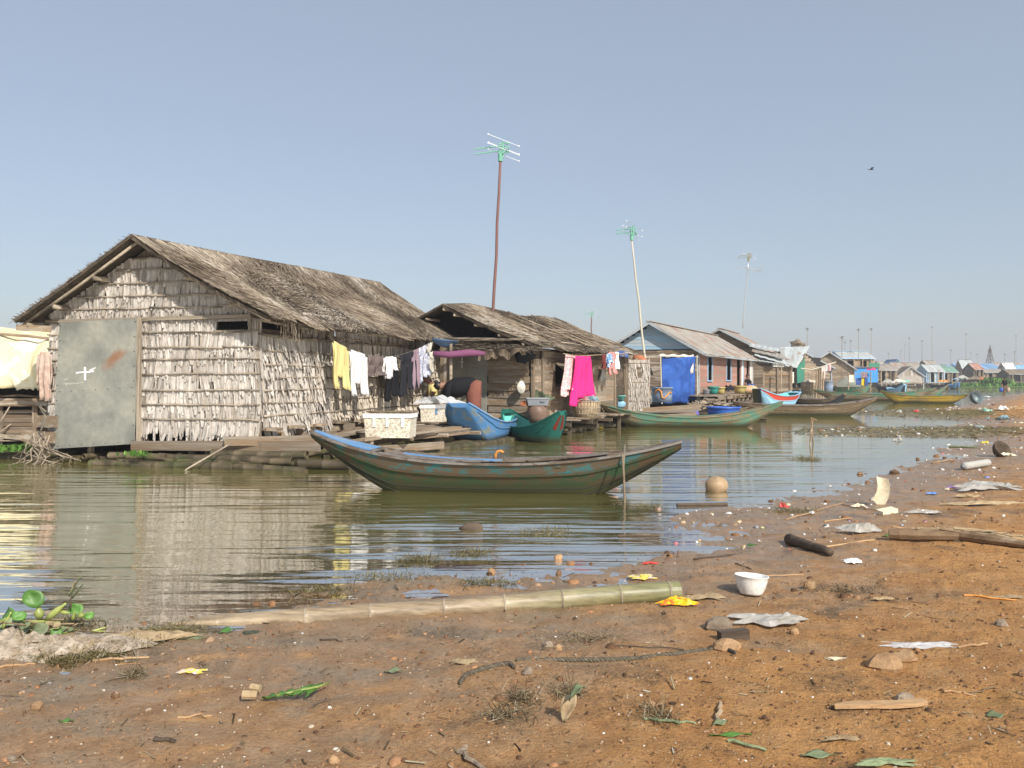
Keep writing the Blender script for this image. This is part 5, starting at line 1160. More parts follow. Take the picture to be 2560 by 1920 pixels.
    for t in thw: w = hb(t) - .02; plank(o, 'thwart', (t * L / 2, -w, sheer(t) - .05), (t * L / 2, w, sheer(t) - .05), .03, .2, MT[mats[4]], rough=.4)
    for side, lim in ((1, deckb), (-1, -decks if decks else None)):
        if not lim: continue
        m_ = MB(); k = 7
        def fn(u, v): uu = side * (lim + (.995 - lim) * u); w = hb(uu) - .02; return (uu * L / 2, w * (2 * v - 1) * side, sheer(uu) + .004 + .02 * (1 - (2 * v - 1) ** 2))
        m_.sheet(fn, k, 4, .02); m_.build('end_deck', MT[mats[4]], o)
    if ribs:
        for i in range(7):
            u = -.62 + i * .2; m_ = MB(); pts = []
            for v in (1, .7, .4, .15): x, y, z = sec(u, v, .035); pts.append((x, y, z))
            pts = pts + [(x, -y, z) for x, y, z in reversed(pts)]; 
            for a, b in zip(pts[:-1], pts[1:]): m_.bar(a, b, .03, .03)
            m_.build('rib', MT[mats[3]], o)
    return o
BT1 = boat('wooden_canoe', "long weathered canoe in the foreground water with faded blue and green paint", (-3.02, 12.55, 0), (2.40, 11.75, 0), .92, .42, .74, .84, .12, .50, 1.2, .05, .10, ('old_hull', 'old_band', 'old_low', 'inner_wood', 'grey_deck'), .45, .80, (-.12, .35), .80, -.62, pb=2.2, ps=2.4, n=44)
m_ = MB()
for (u0, u1, y0, z) in ((-.92, .05, .22, .035), (-.80, .22, -.02, .03), (-.15, .78, .25, .03)):
    pass
def b1p(u, y): return Vector((u * 2.74, y, .42 + ((.74 - .42) * u ** 2.2 if u > 0 else (.84 - .42) * (-u) ** 2.4)))
for (u0, u1, y, w_, mt_) in ((-.60, -.18, -.22, .16, 'grey_deck'), (-.56, -.05, -.02, .18, 'grey_deck'), (-.50, .05, .18, .16, 'sky_blue'), (-.2, .62, .30, .10, 'grey_deck')):
    m_ = MB(); m_.sheet(lambda u, v: tuple(b1p(u0 + (u1 - u0) * u, y + w_ * (v - .5)) + Vector((0, 0, .02))), 10, 1, .02); m_.build('loose_board', MT[mt_], BT1)
m_ = MB(); m_.sheet(lambda u, v: tuple(b1p(-.64 - .34 * u, (.34 - .26 * u ** 1.3) * (2 * v - 1) * .85) + Vector((0, 0, .035))), 8, 4, -.01); m_.build('bow_panel', MT['sky_blue'], BT1)
MT['orange'] = mat_plain("orange rubber", (0.62, 0.26, 0.05), .5)
m_ = MB(); m_.tube([(.02, .30, .42), (.02, .30, .50), (.05, .30, .545), (.10, .30, .555), (.14, .30, .53)], .022, 8); m_.build('orange_hook', MT['orange'], BT1, smooth=True)
log(BT1, 'mooring_line', [(1.95, -.36, .72), (1.93, -.42, .3), (1.97, -.46, -.1)], .012, MT['rope'], 6)
log(None, 'mooring_stake', [W(1556, 1135, 11.3), W(1560, 1200, 11.2), WL(1562, 1262, -.02)], .016, MT['pole'], 6)
tag(bpy.data.objects['mooring_stake'], "thin upright stake in the water beside the right end of the weathered canoe", 'stake')
BT2 = boat('blue_boat', "sky blue boat with a flat raised bow moored beside the white foam box", (-.20, 24.2, 0), (-1.28, 19.9, 0), 1.42, .50, 1.04, .60, .15, .45, 1.0, .24, .12, ('blue_hull', 'blue_hull', 'blue_hull', 'sky_blue', 'sky_blue'), .25, .84, (-.3, .15), .90, -.85, flare=.26, n=30)
BT3 = boat('green_boat', "dark green boat with turquoise inside and red forefoot right of the blue boat", (-.16, 23.5, 0), (1.24, 20.5, 0), 1.0, .34, .82, .76, .13, .62, 1.3, .07, .09, ('green_hull', 'green_hull', 'green_hull', 'turquoise', 'green_hull'), .40, .80, (-.25, .2), .88, -.88, flare=.42)
m_ = MB(); sc_ = o_sec[BT3.name]
for sg in (1, -1):
    V = []
    for a in range(7):
        for b_ in range(5): u = .86 + .14 * a / 6; v = .02 + .30 * b_ / 4; x, y, z = sc_(u, v); V.append((x + .006, sg * (y + .006), z))
    m_.add(V, [(a * 5 + b_, a * 5 + b_ + 1, a * 5 + b_ + 6, a * 5 + b_ + 5) if sg > 0 else (a * 5 + b_, a * 5 + b_ + 5, a * 5 + b_ + 6, a * 5 + b_ + 1) for a in range(6) for b_ in range(4)])
m_.build('forefoot_paint', MT['red_paint'], BT3)
BT4 = boat('long_teal_canoe', "long worn teal and brown canoe with pointed right end floating off the plank house", (2.9, 27.9, 0), (9.05, 27.7, 0), 1.0, .34, .86, .80, .13, .52, 1.15, .04, .16, ('teal_worn', 'teal_worn', 'teal_low', 'inner_wood', 'teal_worn'), .45, .80, (-.35, .1, .4), .80, -.86, pb=2.0, ps=2.0, n=40)
plank(BT4, 'stern_board', (-3.05, 0, .80), (-2.60, 0, .02), .34, .05, MT['plank_dark'], up=(0, 1, 0), rough=.4)
BT5 = boat('brown_canoe', "long plain brown canoe lying behind the teal canoe", (9.7, 36.4, 0), (15.75, 35.8, 0), 1.1, .46, .80, .62, .13, .55, 1.15, .05, .10, ('brown_hull', 'brown_hull', 'brown_low', 'inner_wood', 'grey_deck'), .40, .78, (-.3, .2), .75, -.8)
BT6 = boat('striped_boat', "light blue boat with red stripe and dark blunt bow beyond the brown canoe", (15.2, 44.3, 0), (12.2, 41.3, 0), 1.2, .72, 1.12, .92, .1, .55, 1.1, .2, .25, ('pale_blue', 'red_band', 'pale_blue', 'turquoise', 'pale_blue'), .30, .80, (-.1,), .85, -.85)
plank(BT6, 'bow_panel', (2.16, 0, 1.10), (2.00, 0, .35), .46, .05, MT['dark_hull'], up=(0, 1, 0), rough=.3); plank(BT6, 'bow_panel', (2.0, 0, .34), (1.9, 0, -.02), .44, .05, MT['red_paint'], up=(0, 1, 0), rough=.3)
BT7 = boat('dark_punt', "dark small punt moored right of the striped boat", (15.3, 45.2, 0), (17.3, 43.0, 0), 1.1, .50, .85, .6, .1, .55, 1.1, .2, .2, ('dark_hull', 'brown_hull', 'dark_hull', 'inner_wood', 'grey_deck'))
BT8 = boat('long_brown_boat', "very long low brown boat with green gunwale under the brown gabled house", (22.0, 60.5, 0), (30.2, 59.0, 0), 1.5, .52, .95, .8, .15, .6, 1.1, .08, .1, ('brown_hull', 'old_green', 'brown_low', 'inner_wood', 'old_green'), .3, .8)
BT8b = boat('green_skiff', "low green skiff with a tall right tip beside the woven house", (32.5, 72, 0), (37.4, 71, 0), 1.3, .40, 1.1, .5, .15, .6, 1.1, .05, .1, ('old_green', 'old_green', 'brown_low', 'inner_wood', 'grey_deck'), .3, .8)
BT9 = boat('yellow_canoe', "mustard yellow canoe with a slender left tip near the muddy point", (29.2, 53.2, 0), (24.2, 54.4, 0), 1.05, .50, .86, .60, .13, .6, 1.1, .04, .28, ('yellow_hull', 'yellow_hull', 'brown_low', 'inner_wood', 'old_green'), .30, .86, (-.3, .2), .85, None, pb=3.0)
MT['greymetal'] = mat_plain("dull grey basin metal", (0.13, 0.17, 0.18), .5, .3)
m_ = MB(); m_.lathe([(.36, 0), (.38, .05), (.40, .25), (.43, .33), (.40, .33), (.36, .06), (0.01, .05)], 20); bs = m_.build('round_basin', MT['greymetal'], None, smooth=True, loc=(29.55, 53.0, .36), rot=(rad(72), rad(20), rad(12))); tag(bs, "dark grey round basin tilted against the yellow canoe's stern", 'basin')
for nm, lab, st, bw_, mt_ in [('dark_boat', "black-hulled boat with white cabin rail before the far brown house", (2188, 108), (2256, 104), 'dark_hull'), ('blue_bow_skiff', "grey-blue skiff with a pointed blue bow in front of the woven house", (2222, 84), (2262, 80), 'pale_blue'),
                              ('low_dark_boat', "low dark boat right of the woven house with orange load", (2322, 132), (2378, 128), 'dark_hull'), ('small_blue_boat', "tiny blue boat at the left end of the green weed mat", (2376, 124), (2396, 122), 'blue_hull')]:
    a = W(st[0], HY, st[1]); b = W(bw_[0], HY, bw_[1]); boat(nm, lab, (a.x, a.y, 0), (b.x, b.y, 0), 1.2, .5, 1.05, .7, .15, .6, 1.1, .1, .15, (mt_, mt_, 'dark_hull', 'inner_wood', mt_), .3, .8, n=16, ribs=False)
# grey domed shelter boat near the striped cloth
a = W(2085, HY, 80); b = W(2180, HY, 78)
dome = boat('covered_boat', "boat with a low rounded grey cover beside the purple and yellow cloth", (a.x, a.y, 0), (b.x, b.y, 0), 1.6, .75, 1.1, .9, .15, .6, 1.1, .1, .15, ('old_green', 'old_green', 'brown_low', 'inner_wood', 'grey_deck'), .3, .8, n=20, ribs=False)
MT['greycover'] = mat_cloth("grey cover", (0.30, 0.31, 0.26))
m_ = MB(); m_.sheet(lambda u, v: (-1.3 + 2.2 * u, .75 * math.cos(math.pi * v) * -1, .8 + .95 * math.sin(math.pi * v) * (.55 + .45 * math.sin(math.pi * min(1, u * 1.2)))), 10, 10, .03); m_.build('cover', MT['greycover'], dome)

# ================================================================== LAUNDRY
def cloth(n, c, c2=None, kind=None, sc=8.0): MT[n] = mat_cloth(n.replace('_', ' '), c, c2, kind, sc); return MT[n]
cloth('yellow_cloth', (0.70, 0.60, 0.26)); cloth('white_cloth', (0.80, 0.79, 0.77)); cloth('taupe_cloth', (0.17, 0.13, 0.12)); cloth('black_cloth', (0.010, 0.010, 0.012)); cloth('charcoal_cloth', (0.022, 0.022, 0.028)); cloth('mauve_cloth', (0.30, 0.21, 0.25))
cloth('pattern_cloth', (0.70, 0.70, 0.74), (0.25, 0.30, 0.50), 'blotch', 26); cloth('cream_cloth', (0.72, 0.68, 0.58)); cloth('pink_cloth', (0.85, 0.03, 0.22)); cloth('pale_pink_cloth', (0.72, 0.36, 0.38), (0.75, 0.65, 0.60), 'blotch', 20); cloth('salmon_cloth', (0.70, 0.28, 0.26)); cloth('blue_print_cloth', (0.10, 0.28, 0.55), (0.75, 0.78, 0.80), 'blotch', 22)
cloth('maroon_cloth', (0.17, 0.04, 0.035)); cloth('navy_cloth', (0.06, 0.12, 0.36)); cloth('tarp_blue', (0.028, 0.085, 0.32), (0.04, 0.115, 0.40), None, 1.5); cloth('purple_roll', (0.20, 0.07, 0.14)); cloth('tan_shirt', (0.55, 0.43, 0.35), (0.42, 0.29, 0.23), 'blotch', 5)
cloth('yellow_bright', (0.80, 0.60, 0.04)); cloth('stripe_cloth', (0.65, 0.45, 0.40), (0.75, 0.70, 0.66), 'stripes', 12); cloth('green_tarp_c', (0.11, 0.13, 0.08)); cloth('orange_cloth', (0.42, 0.16, 0.08)); cloth('blue_sag', (0.10, 0.17, 0.28)); cloth('plastic_pale', (0.45, 0.44, 0.40))
def garment(name, label, cat, mat, o, x, y0, y1, ztop, zbot, kind='shirt', seed=0, group=None, th=.012, zt2=None, axis=(0, 1, 0), nrm_=(1, 0, 0)):
    """hangs in frame o (local coordinates), spanning y0..y1 along the line"""
    rs = random.Random(seed); M = frameM(o); mb = MB(); w = y1 - y0; h = ztop - zbot; zt2 = ztop if zt2 is None else zt2
    ax = Vector(axis); nn = Vector(nrm_)
    def strip(a0, a1, b0, b1, t0, t1, nu=10, nv=12, ph=0.0):
        def fn(u, v):
            l = (a0 + (b0 - a0) * v) * (1 - u) + (a1 + (b1 - a1) * v) * u; t = t0 + (t1 - t0) * v
            top = ztop + (zt2 - ztop) * l
            z = top - h * t + .02 * math.sin(u * 9 + ph) * v
            off = (.035 * math.sin(u * 11 + ph + v * 2) + .02 * math.sin(u * 23 + ph * 2)) * (.25 + .75 * v) + .03 * math.sin(v * 5 + ph) * v
            # the first rows fold over the line
            return M @ (ax * (y0 + w * l) + nn * (x + off) + Vector((0, 0, z)))
        mb.sheet(fn, nu, nv, th)
    if kind == 'shirt':
        strip(.18, .82, .14, .86, 0, .82); strip(.0, .22, -.06, .10, .04, .55, 4, 8, 1); strip(.78, 1.0, .90, 1.06, .04, .55, 4, 8, 2)
    elif kind == 'longshirt':
        strip(.12, .9, .10, .86, 0, .7); strip(.0, .2, .16, .42, .05, 1.0, 5, 10, 1); strip(.72, .96, .70, .98, .05, .93, 5, 10, 2)
    elif kind == 'trousers':
        strip(.05, .95, .03, .97, 0, .28); strip(.03, .50, .0, .40, .26, 1.0, 6, 12, 1); strip(.50, .97, .58, 1.0, .26, .93, 6, 12, 2)
    elif kind == 'shorts':
        strip(.03, .97, .0, 1.0, 0, .5); strip(.0, .48, -.04, .44, .48, 1.0, 5, 6, 1); strip(.52, 1.0, .56, 1.03, .48, .92, 5, 6, 2)
    elif kind == 'sheet': strip(0, 1, .0, 1.0, 0, 1.0, 20, 20, rs.uniform(0, 6))
    elif kind == 'drape': strip(.22, .72, -.02, .50, 0, 1.0, 14, 20, 1); strip(.40, .85, .28, 1.02, .0, .84, 14, 18, 2.5)
    elif kind == 'one_leg': strip(.0, .9, .1, .6, 0, .35, 6, 8, 0); strip(.3, .9, .35, 1.0, .3, 1, 5, 12, 1)
    ob = mb.build(name, mat, None, smooth=True); return tag(ob, label, cat, group)
XL = .47
def lz(py, y): return onz(H1, py, XL, y)
ln_pts = [(832, 850), (870, 872), (918, 888), (965, 894), (1000, 888), (1040, 874), (1082, 853)]
m_ = MB(); m_.tube([frameM(H1) @ Vector((XL, onx(H1, a, XL), lz(b, onx(H1, a, XL)))) for a, b in [(820, 838)] + ln_pts + [(1092, 849)]], .008, 6); tag(m_.build('washing_line', MT['rope'], None), "sagging washing line strung along the palm leaf house", 'line')
GL = "clothes drying on the line along the palm leaf house"
for i, (p0, p1, t0, b0, kd, mt_, nm, lab) in enumerate([
    (829, 872, 852, 966, 'longshirt', 'yellow_cloth', 'yellow_pyjamas', "pale yellow long pyjamas, leftmost on the washing line"), (871, 918, 877, 985, 'longshirt', 'white_cloth', 'white_shirt', "long white shirt with a hanging sleeve beside the yellow pyjamas"),
    (918, 960, 888, 940, 'shorts', 'taupe_cloth', 'grey_shorts', "grey-brown shorts between two white tops on the line"), (957, 989, 893, 960, 'shirt', 'white_cloth', 'white_blouse', "short white blouse right of the grey-brown shorts"),
    (968, 1000, 895, 1003, 'trousers', 'black_cloth', 'black_trousers', "black trousers hanging lowest, partly behind the white blouse"), (998, 1040, 885, 992, 'trousers', 'charcoal_cloth', 'charcoal_trousers', "charcoal trousers with wide legs right of the white blouse"),
    (1030, 1049, 878, 975, 'sheet', 'mauve_cloth', 'mauve_garment', "narrow mauve garment between charcoal and patterned trousers"), (1044, 1072, 866, 960, 'trousers', 'pattern_cloth', 'patterned_trousers', "white trousers with blue pattern near the right end of the line"),
    (1064, 1085, 853, 943, 'one_leg', 'cream_cloth', 'cream_leggings', "cream leggings, rightmost on the washing line")]):
    ya, yb = onx(H1, p0, XL), onx(H1, p1, XL); xo = XL + (.05 if mt_ == 'black_cloth' else 0) * -1
    za = np.interp(p0, *zip(*ln_pts)); zb_ = np.interp(p1, *zip(*ln_pts)); ym = (ya + yb) / 2
    garment(nm, lab, 'clothes', MT[mt_], H1, xo, ya, yb, lz(za, ya), lz(b0, ym) if True else 0, kd, i, GL, zt2=lz(zb_, yb))
garment('tan_shirt', "dusty pink-tan shirt hanging by the left edge of the zinc door", 'shirt', MT['tan_shirt'], H1, .14, -5.02, -4.66, 1.95 + .22, .98, 'shirt', 3, axis=(1, 0, 0), nrm_=(0, -1, 0))
# pink cloths and the small clothes on the plank house
XP = .62
def gpair(nm, lab, mt_, p0, p1, t, b, kd, xo=XP, sd=1, cat='cloth', grp=None):
    ya, yb = onx(H2, p0, xo), onx(H2, p1, xo); ym = (ya + yb) / 2
    return garment(nm, lab, cat, MT[mt_], H2, xo, ya, yb, onz(H2, t, xo, ym), onz(H2, b, xo, ym), kd, sd, grp)
gpair('hot_pink_cloth', "hot pink cloth hanging over the pole by the open shutter", 'pink_cloth', 1424, 1484, 890, 1013, 'drape')
gpair('pale_pink_cloth', "pale pink flowered cloth hanging left of the hot pink cloth", 'pale_pink_cloth', 1402, 1446, 887, 990, 'drape', XP - .10, 4)
pw = lambda px, py, xo: Vector((xo, onx(H2, px, xo), onz(H2, py, xo, onx(H2, px, xo))))
m_ = MB(); M2 = frameM(H2); m_.tube([M2 @ pw(1408, 884, XP), M2 @ pw(1445, 890, XP), M2 @ pw(1560, 884, XP)], .014, 6); tag(m_.build('drying_pole', MT['pole'], None), "drying pole under the thatch of the plank house", 'pole')
GS = "small clothes hanging at the end of the plank house"
gpair('maroon_shirt', "maroon shirt, leftmost of the small clothes by the plank door", 'maroon_cloth', 1504, 1519, 885, 930, 'shirt', XP, 2, 'shirt', GS)
gpair('blue_print_shirt', "blue and white printed shirt among the small clothes", 'blue_print_cloth', 1515, 1530, 884, 925, 'shirt', XP + .03, 3, 'shirt', GS)
gpair('salmon_shirt', "salmon pink shirt hanging lowest of the small clothes", 'salmon_cloth', 1520, 1540, 880, 938, 'longshirt', XP, 4, 'shirt', GS)
gpair('small_white_shirt', "white shirt, rightmost of the small clothes", 'white_cloth', 1537, 1546, 880, 922, 'sheet', XP, 5, 'shirt', GS)
gpair('blue_cloth_bundle', "dark blue bundled cloth under the thatch by the plank door", 'navy_cloth', 1545, 1570, 878, 892, 'sheet', XP - .1, 5, 'cloth')
gpair('net_bundle', "tangled net hanging on the plank wall left of the small clothes", 'plastic_pale', 1500, 1512, 925, 952, 'drape', .1, 6, 'net')
gpair('straw_hat', "cream woven hat hanging on the plank wall above the clay jar", 'cream_cloth', 1292, 1314, 952, 985, 'sheet', .08, 6, 'hat') if False else None
# =========== things on and around the houses
def lump(name, label, cat, mat, c, size, seed=0, nu=12, nv=8, rough=.22, parent=None, group=None, pw_=1.0):
    rs = random.Random(seed); ph = [rs.uniform(0, 6.28) for _ in range(6)]; mb = MB(); prof = []
    V = []; 
    for j in range(nv + 1):
        b = -math.pi / 2 + math.pi * j / nv
        for i in range(nu):
            a = 2 * math.pi * i / nu; k = 1 + rough * (math.sin(2 * a + ph[0] + b * 2) * .5 + math.sin(3 * a + ph[1] - b * 3) * .4 + math.sin(5 * b + ph[2] + a) * .3) + rs.uniform(-.04, .04)
            V.append((c[0] + size[0] * math.cos(b) ** pw_ * math.cos(a) * k, c[1] + size[1] * math.cos(b) ** pw_ * math.sin(a) * k, c[2] + size[2] * math.sin(b) * k))
    F = [(j * nu + i, j * nu + (i + 1) % nu, (j + 1) * nu + (i + 1) % nu, (j + 1) * nu + i) for j in range(nv) for i in range(nu)]
    mb.add(V, F); o = mb.build(name, mat, parent, smooth=True); return tag(o, label, cat, group)
m, nt, p = newmat("dirty foam"); v = coords(nt); n1 = noise(nt, v, 3.0, 6.0, .65); n2 = noise(nt, v, 18.0, 5.0, .7)
c = ramp(nt, n1, [(.3, (0.70, 0.68, 0.60)), (.6, (0.60, 0.55, 0.44))]); c = mixc(nt, ramp(nt, n2, [(.44, 0.0), (.62, .85)]), c, (0.30, 0.23, 0.15)); lk(nt, c, p.inputs['Base Color']); p.inputs['Roughness'].default_value = .85; MT['foam'] = m
def foam_box(label, c, rz, w, dd, h, tape=True):
    o = empty('foam_box', c, rz, label, 'box', "foam boxes on the deck"); mb = MB(); t = .04
    V = []; 
    for z, k in ((0, .94), (h, 1.0)):
        for x, y in ((-1, -1), (1, -1), (1, 1), (-1, 1)): V.append((x * w / 2 * k, y * dd / 2 * k, z))
    for x, y in ((-1, -1), (1, -1), (1, 1), (-1, 1)): V.append((x * (w / 2 - t), y * (dd / 2 - t), h))
    for x, y in ((-1, -1), (1, -1), (1, 1), (-1, 1)): V.append((x * (w / 2 - t), y * (dd / 2 - t), h - .1))
    mb.add(V, [(0, 3, 2, 1), (0, 1, 5, 4), (1, 2, 6, 5), (2, 3, 7, 6), (3, 0, 4, 7), (4, 5, 9, 8), (5, 6, 10, 9), (6, 7, 11, 10), (7, 4, 8, 11), (8, 9, 13, 12), (9, 10, 14, 13), (10, 11, 15, 14), (11, 8, 12, 15), (12, 13, 14, 15)])
    mb.build('body', MT['foam'], o)
    rm = MB(); rm.box((0, -dd / 2 - .008, h - .05), (w + .03, .02, .085)); rm.box((w / 2 + .008, 0, h - .05), (.02, dd, .085)); rm.build('rim', MT['white_cloth'], o)
    if tape:
        for x in (-.28, .0, .33): tp = MB(); tp.box((x * w, -dd / 2 - .012, h * .66), (.07, .008, .22)); tp.build('tape', MT['zinc_white'], o)
    else: tp = MB(); tp.box((-.05 * w, -dd / 2 + .0, h - .12), (.06, .03, .24)); tp.build('strap', MT['sky_blue'], o)
    return o
q = W(977, 1093, 17.9); fb1 = foam_box("dirty white foam box standing on the deck in front of the laundry", (q.x, q.y, .375), rad(-6), 1.02, .6, .52)
plank(fb1, 'lid_board', (-.55, .05, .545), (.5, .12, .55), .03, .3, MT['plank_brown'])
q = W(1096, 1075, 21.6); fb2 = foam_box("dirty foam box covered with clear plastic beside the bending woman", (q.x, q.y, .30), rad(4), .92, .6, .66, False)
m, nt, p = newmat("clear plastic film"); p.inputs['Base Color'].default_value = (.72, .73, .74, 1); p.inputs['Roughness'].default_value = .25; p.inputs['Alpha'].default_value = .38; MT['film'] = m
m, nt, p = newmat("milky plastic film"); nn_ = noise(nt, coords(nt), 9.0, 5.0); lk(nt, ramp(nt, nn_, [(.3, (.36, .33, .28)), (.7, (.56, .54, .49))]), p.inputs['Base Color']); p.inputs['Roughness'].default_value = .3; p.inputs['Alpha'].default_value = .72; MT['milky'] = m
def crumple(name, label, cat, mat, c, w, dd, h, seed=0, rz=0.0, nu=16, nv=9, group=None, parent=None, fr=1.0):
    """crumpled sheet lying at c"""
    rs = random.Random(seed); P_ = [(rs.uniform(3, 14), rs.uniform(3, 14), rs.uniform(0, 6.3), rs.uniform(.3, 1)) for _ in range(6)]; mb = MB(); ca, sa = math.cos(rz), math.sin(rz)
    ed = [.9 + .12 * math.sin(i * .9 + P_[2][2]) + rs.uniform(-.05, .05) for i in range(40)]
    def fn(u, v):
        k = (sum(a[3] * (.55 * (1 - abs(math.sin(a[0] * fr * u + a[1] * fr * v + a[2]))) ** 1.2 + .45 * (.5 + .5 * math.cos(a[1] * .6 * u - a[0] * .5 * v + a[2]))) for a in P_) / 2.6)
        env = (1 - abs(2 * u - 1) ** 3) * (1 - abs(2 * v - 1) ** 3)
        x = (u - .5) * w * ed[int(v * 19)]; y = (v - .5) * dd * ed[20 + int(u * 19)]; x += .10 * w * math.sin(v * 7 + P_[0][2]); y += .15 * dd * math.sin(u * 8 + P_[1][2])
        return (c[0] + x * ca - y * sa, c[1] + x * sa + y * ca, c[2] + .006 + h * k * (.25 + .75 * env))
    mb.sheet(fn, nu, nv, .0025); o = mb.build(name, mat, parent); return tag(o, label, cat, group)
crumple('plastic_film', "clear crumpled plastic sheet heaped on the right foam box", 'plastic sheet', MT['film'], (q.x, q.y - .05, .93), 1.15, .75, .32, 3, 0, 22, 14)
for i, (px, py, s_) in enumerate([(1180, 1012, .22)]): pass
# floating clutter at house 2: clay jar, grey crate, basket, tarp, cloth
MT['clay'] = mat_mottle("brown clay jar", (0.11, 0.065, 0.045), (0.22, 0.14, 0.10), 4.0, .5); MT['greyplastic'] = mat_plain("grey plastic", (0.20, 0.21, 0.23), .45); MT['basketry'] = mat_mottle("woven basket", (0.20, 0.15, 0.085), (0.40, 0.31, 0.19), 10.0, .8)
q = W(1343, 1056, 22.7); m_ = MB(); m_.lathe([(.20, 0), (.27, .15), (.29, .32), (.25, .44), (.22, .47)], 20, (q.x, q.y, .42)); tag(m_.build('clay_jar', MT['clay'], None, smooth=True), "round brown clay jar under the grey crate", 'jar')
cr_ = empty('grey_crate', (q.x, q.y, .90), .1, "grey plastic tub resting on the clay jar", 'tub'); m_ = MB()
V = []
for z, k, ins in ((0, .88, 0), (.17, 1.0, 0), (.17, .92, 1), (.03, .82, 1)):
    for x, y in ((-1, -1), (1, -1), (1, 1), (-1, 1)): V.append((x * .30 * k, y * .22 * k, z))
m_.add(V, [(0, 3, 2, 1)] + [(a * 4 + i, a * 4 + (i + 1) % 4, a * 4 + 4 + (i + 1) % 4, a * 4 + 4 + i) for a in range(3) for i in range(4)] + [(12, 13, 14, 15)]); m_.build('body', MT['greyplastic'], cr_)
m_ = MB(); m_.tube([(-.31, -.23, .19), (.31, -.23, .19), (.31, .23, .19), (-.31, .23, .19), (-.31, -.23, .19)], .016, 6); m_.build('rim', MT['greyplastic'], cr_); m_ = MB(); m_.box((.12, -.235, .11), (.12, .02, .025)); m_.build('handle', MT['greymetal'], cr_)
q = W(1352, 985, 23.4); crumple('tarp_heap', "dull green tarpaulin heap behind the grey tub", 'tarpaulin', MT['green_tarp_c'], (q.x, q.y, .98), .68, .5, .42, 9); m_ = MB(); m_.box((q.x, q.y, .72), (.5, .4, .54)); tag(m_.build('wooden_crate', MT['plank_brown'], None), "wooden crate under the green tarpaulin heap", 'crate')
crumple('orange_rag', "rust orange rag hanging left of the clay jar", 'rag', MT['orange_cloth'], (W(1311, 1, 22.6).x, 22.6, .85), .2, .2, .25, 5)
def basket(label, c, R, h, seed=0):
    o = empty('basket', c, 0, label, 'basket'); m_ = MB(); m_.lathe([(R * .62, 0), (R * .85, h * .25), (R * .97, h * .6), (R, h), (R * .95, h), (R * .9, h * .5), (.01, .06)], 26); m_.build('body', MT['basketry'], o, smooth=True)
    for k in range(28):
        a = 2 * math.pi * k / 28; m_ = MB(); m_.tube([(R * f * 1.01 * math.cos(a), R * f * 1.01 * math.sin(a), h * z) for f, z in ((.63, .0), (.86, .25), (.985, .6), (1.01, 1.0))], .009, 4, cap=False); m_.build('stave', MT['batten'], o)
    for z, f in ((.98, 1.02), (.62, 1.0), (.3, .9)): m_ = MB(); m_.lathe([(R * f, h * z - .015), (R * f + .015, h * z), (R * f, h * z + .015)], 26, cap0=False); m_.build('hoop', MT['batten'], o, smooth=True)
    return o
q = W(1466, 1048, 24.9); basket("big round bamboo basket below the hot pink cloth", (q.x, q.y, .42), .41, .54)
cloth('checked_net', (0.30, 0.05, 0.09), (0.55, 0.45, 0.40), 'stripes', 30); cloth('blue_net', (0.15, 0.28, 0.33), (0.30, 0.38, 0.36), 'blotch', 30)
crumple('checked_cloth', "dark red checked cloth stuffed in the big basket", 'cloth', MT['checked_net'], (q.x - .14, q.y, .95), .38, .4, .25, 2); crumple('blue_net', "blue-green net heaped on the big basket", 'net', MT['blue_net'], (q.x + .18, q.y, .93), .42, .4, .22, 4)
# hat on the wall, black sacks under the eave, purple roll, blue sagging sheet
hp = frameM(H2) @ Vector((.09, onx(H2, 1303, 0) if False else .05, 1.55)); hp = W(1303, 968, 23.2)
m_ = MB(); m_.lathe([(.125, 0), (.12, .015), (.075, .025), (.06, .06), (.01, .07)], 18, sy=1.45); tag(m_.build('straw_hat', MT['cream_cloth'], None, smooth=True, loc=hp, rot=(rad(88), 0, rad(20))), "cream straw hat hanging on the plank wall above the clay jar", 'hat')
q = W(1310, 884, 22.9); lump('black_sack', "black sack hung under the ragged thatch corner", 'sack', MT['black_cloth'], (q.x, q.y, 2.28), (.27, .2, .22), 4)
a, b = W(1083, 884, 22.0), W(1212, 884, 22.4); m_ = MB(); m_.tube([a + Vector((0, 0, 0)), a.lerp(b, .3) + Vector((0, 0, -.03)), a.lerp(b, .7) + Vector((0, 0, .02)), b], [.07, .09, .10, .06], 12); tag(m_.build('rolled_awning', MT['purple_roll'], None, smooth=True), "rolled purple awning hanging between the two thatched houses", 'awning')
a, b = W(1080, 845, 21.8), W(1146, 852, 22.4); m_ = MB(); m_.sheet(lambda u, v: tuple(a.lerp(b, u) + Vector((0, .3 * v, -.20 * math.sin(math.pi * min(1, u * .9 + .1)) * v))), 12, 5, .01); tag(m_.build('blue_eave_sheet', MT['blue_sag'], None, smooth=True), "dark blue plastic sheet sagging below the palm leaf house's far eave", 'plastic sheet')
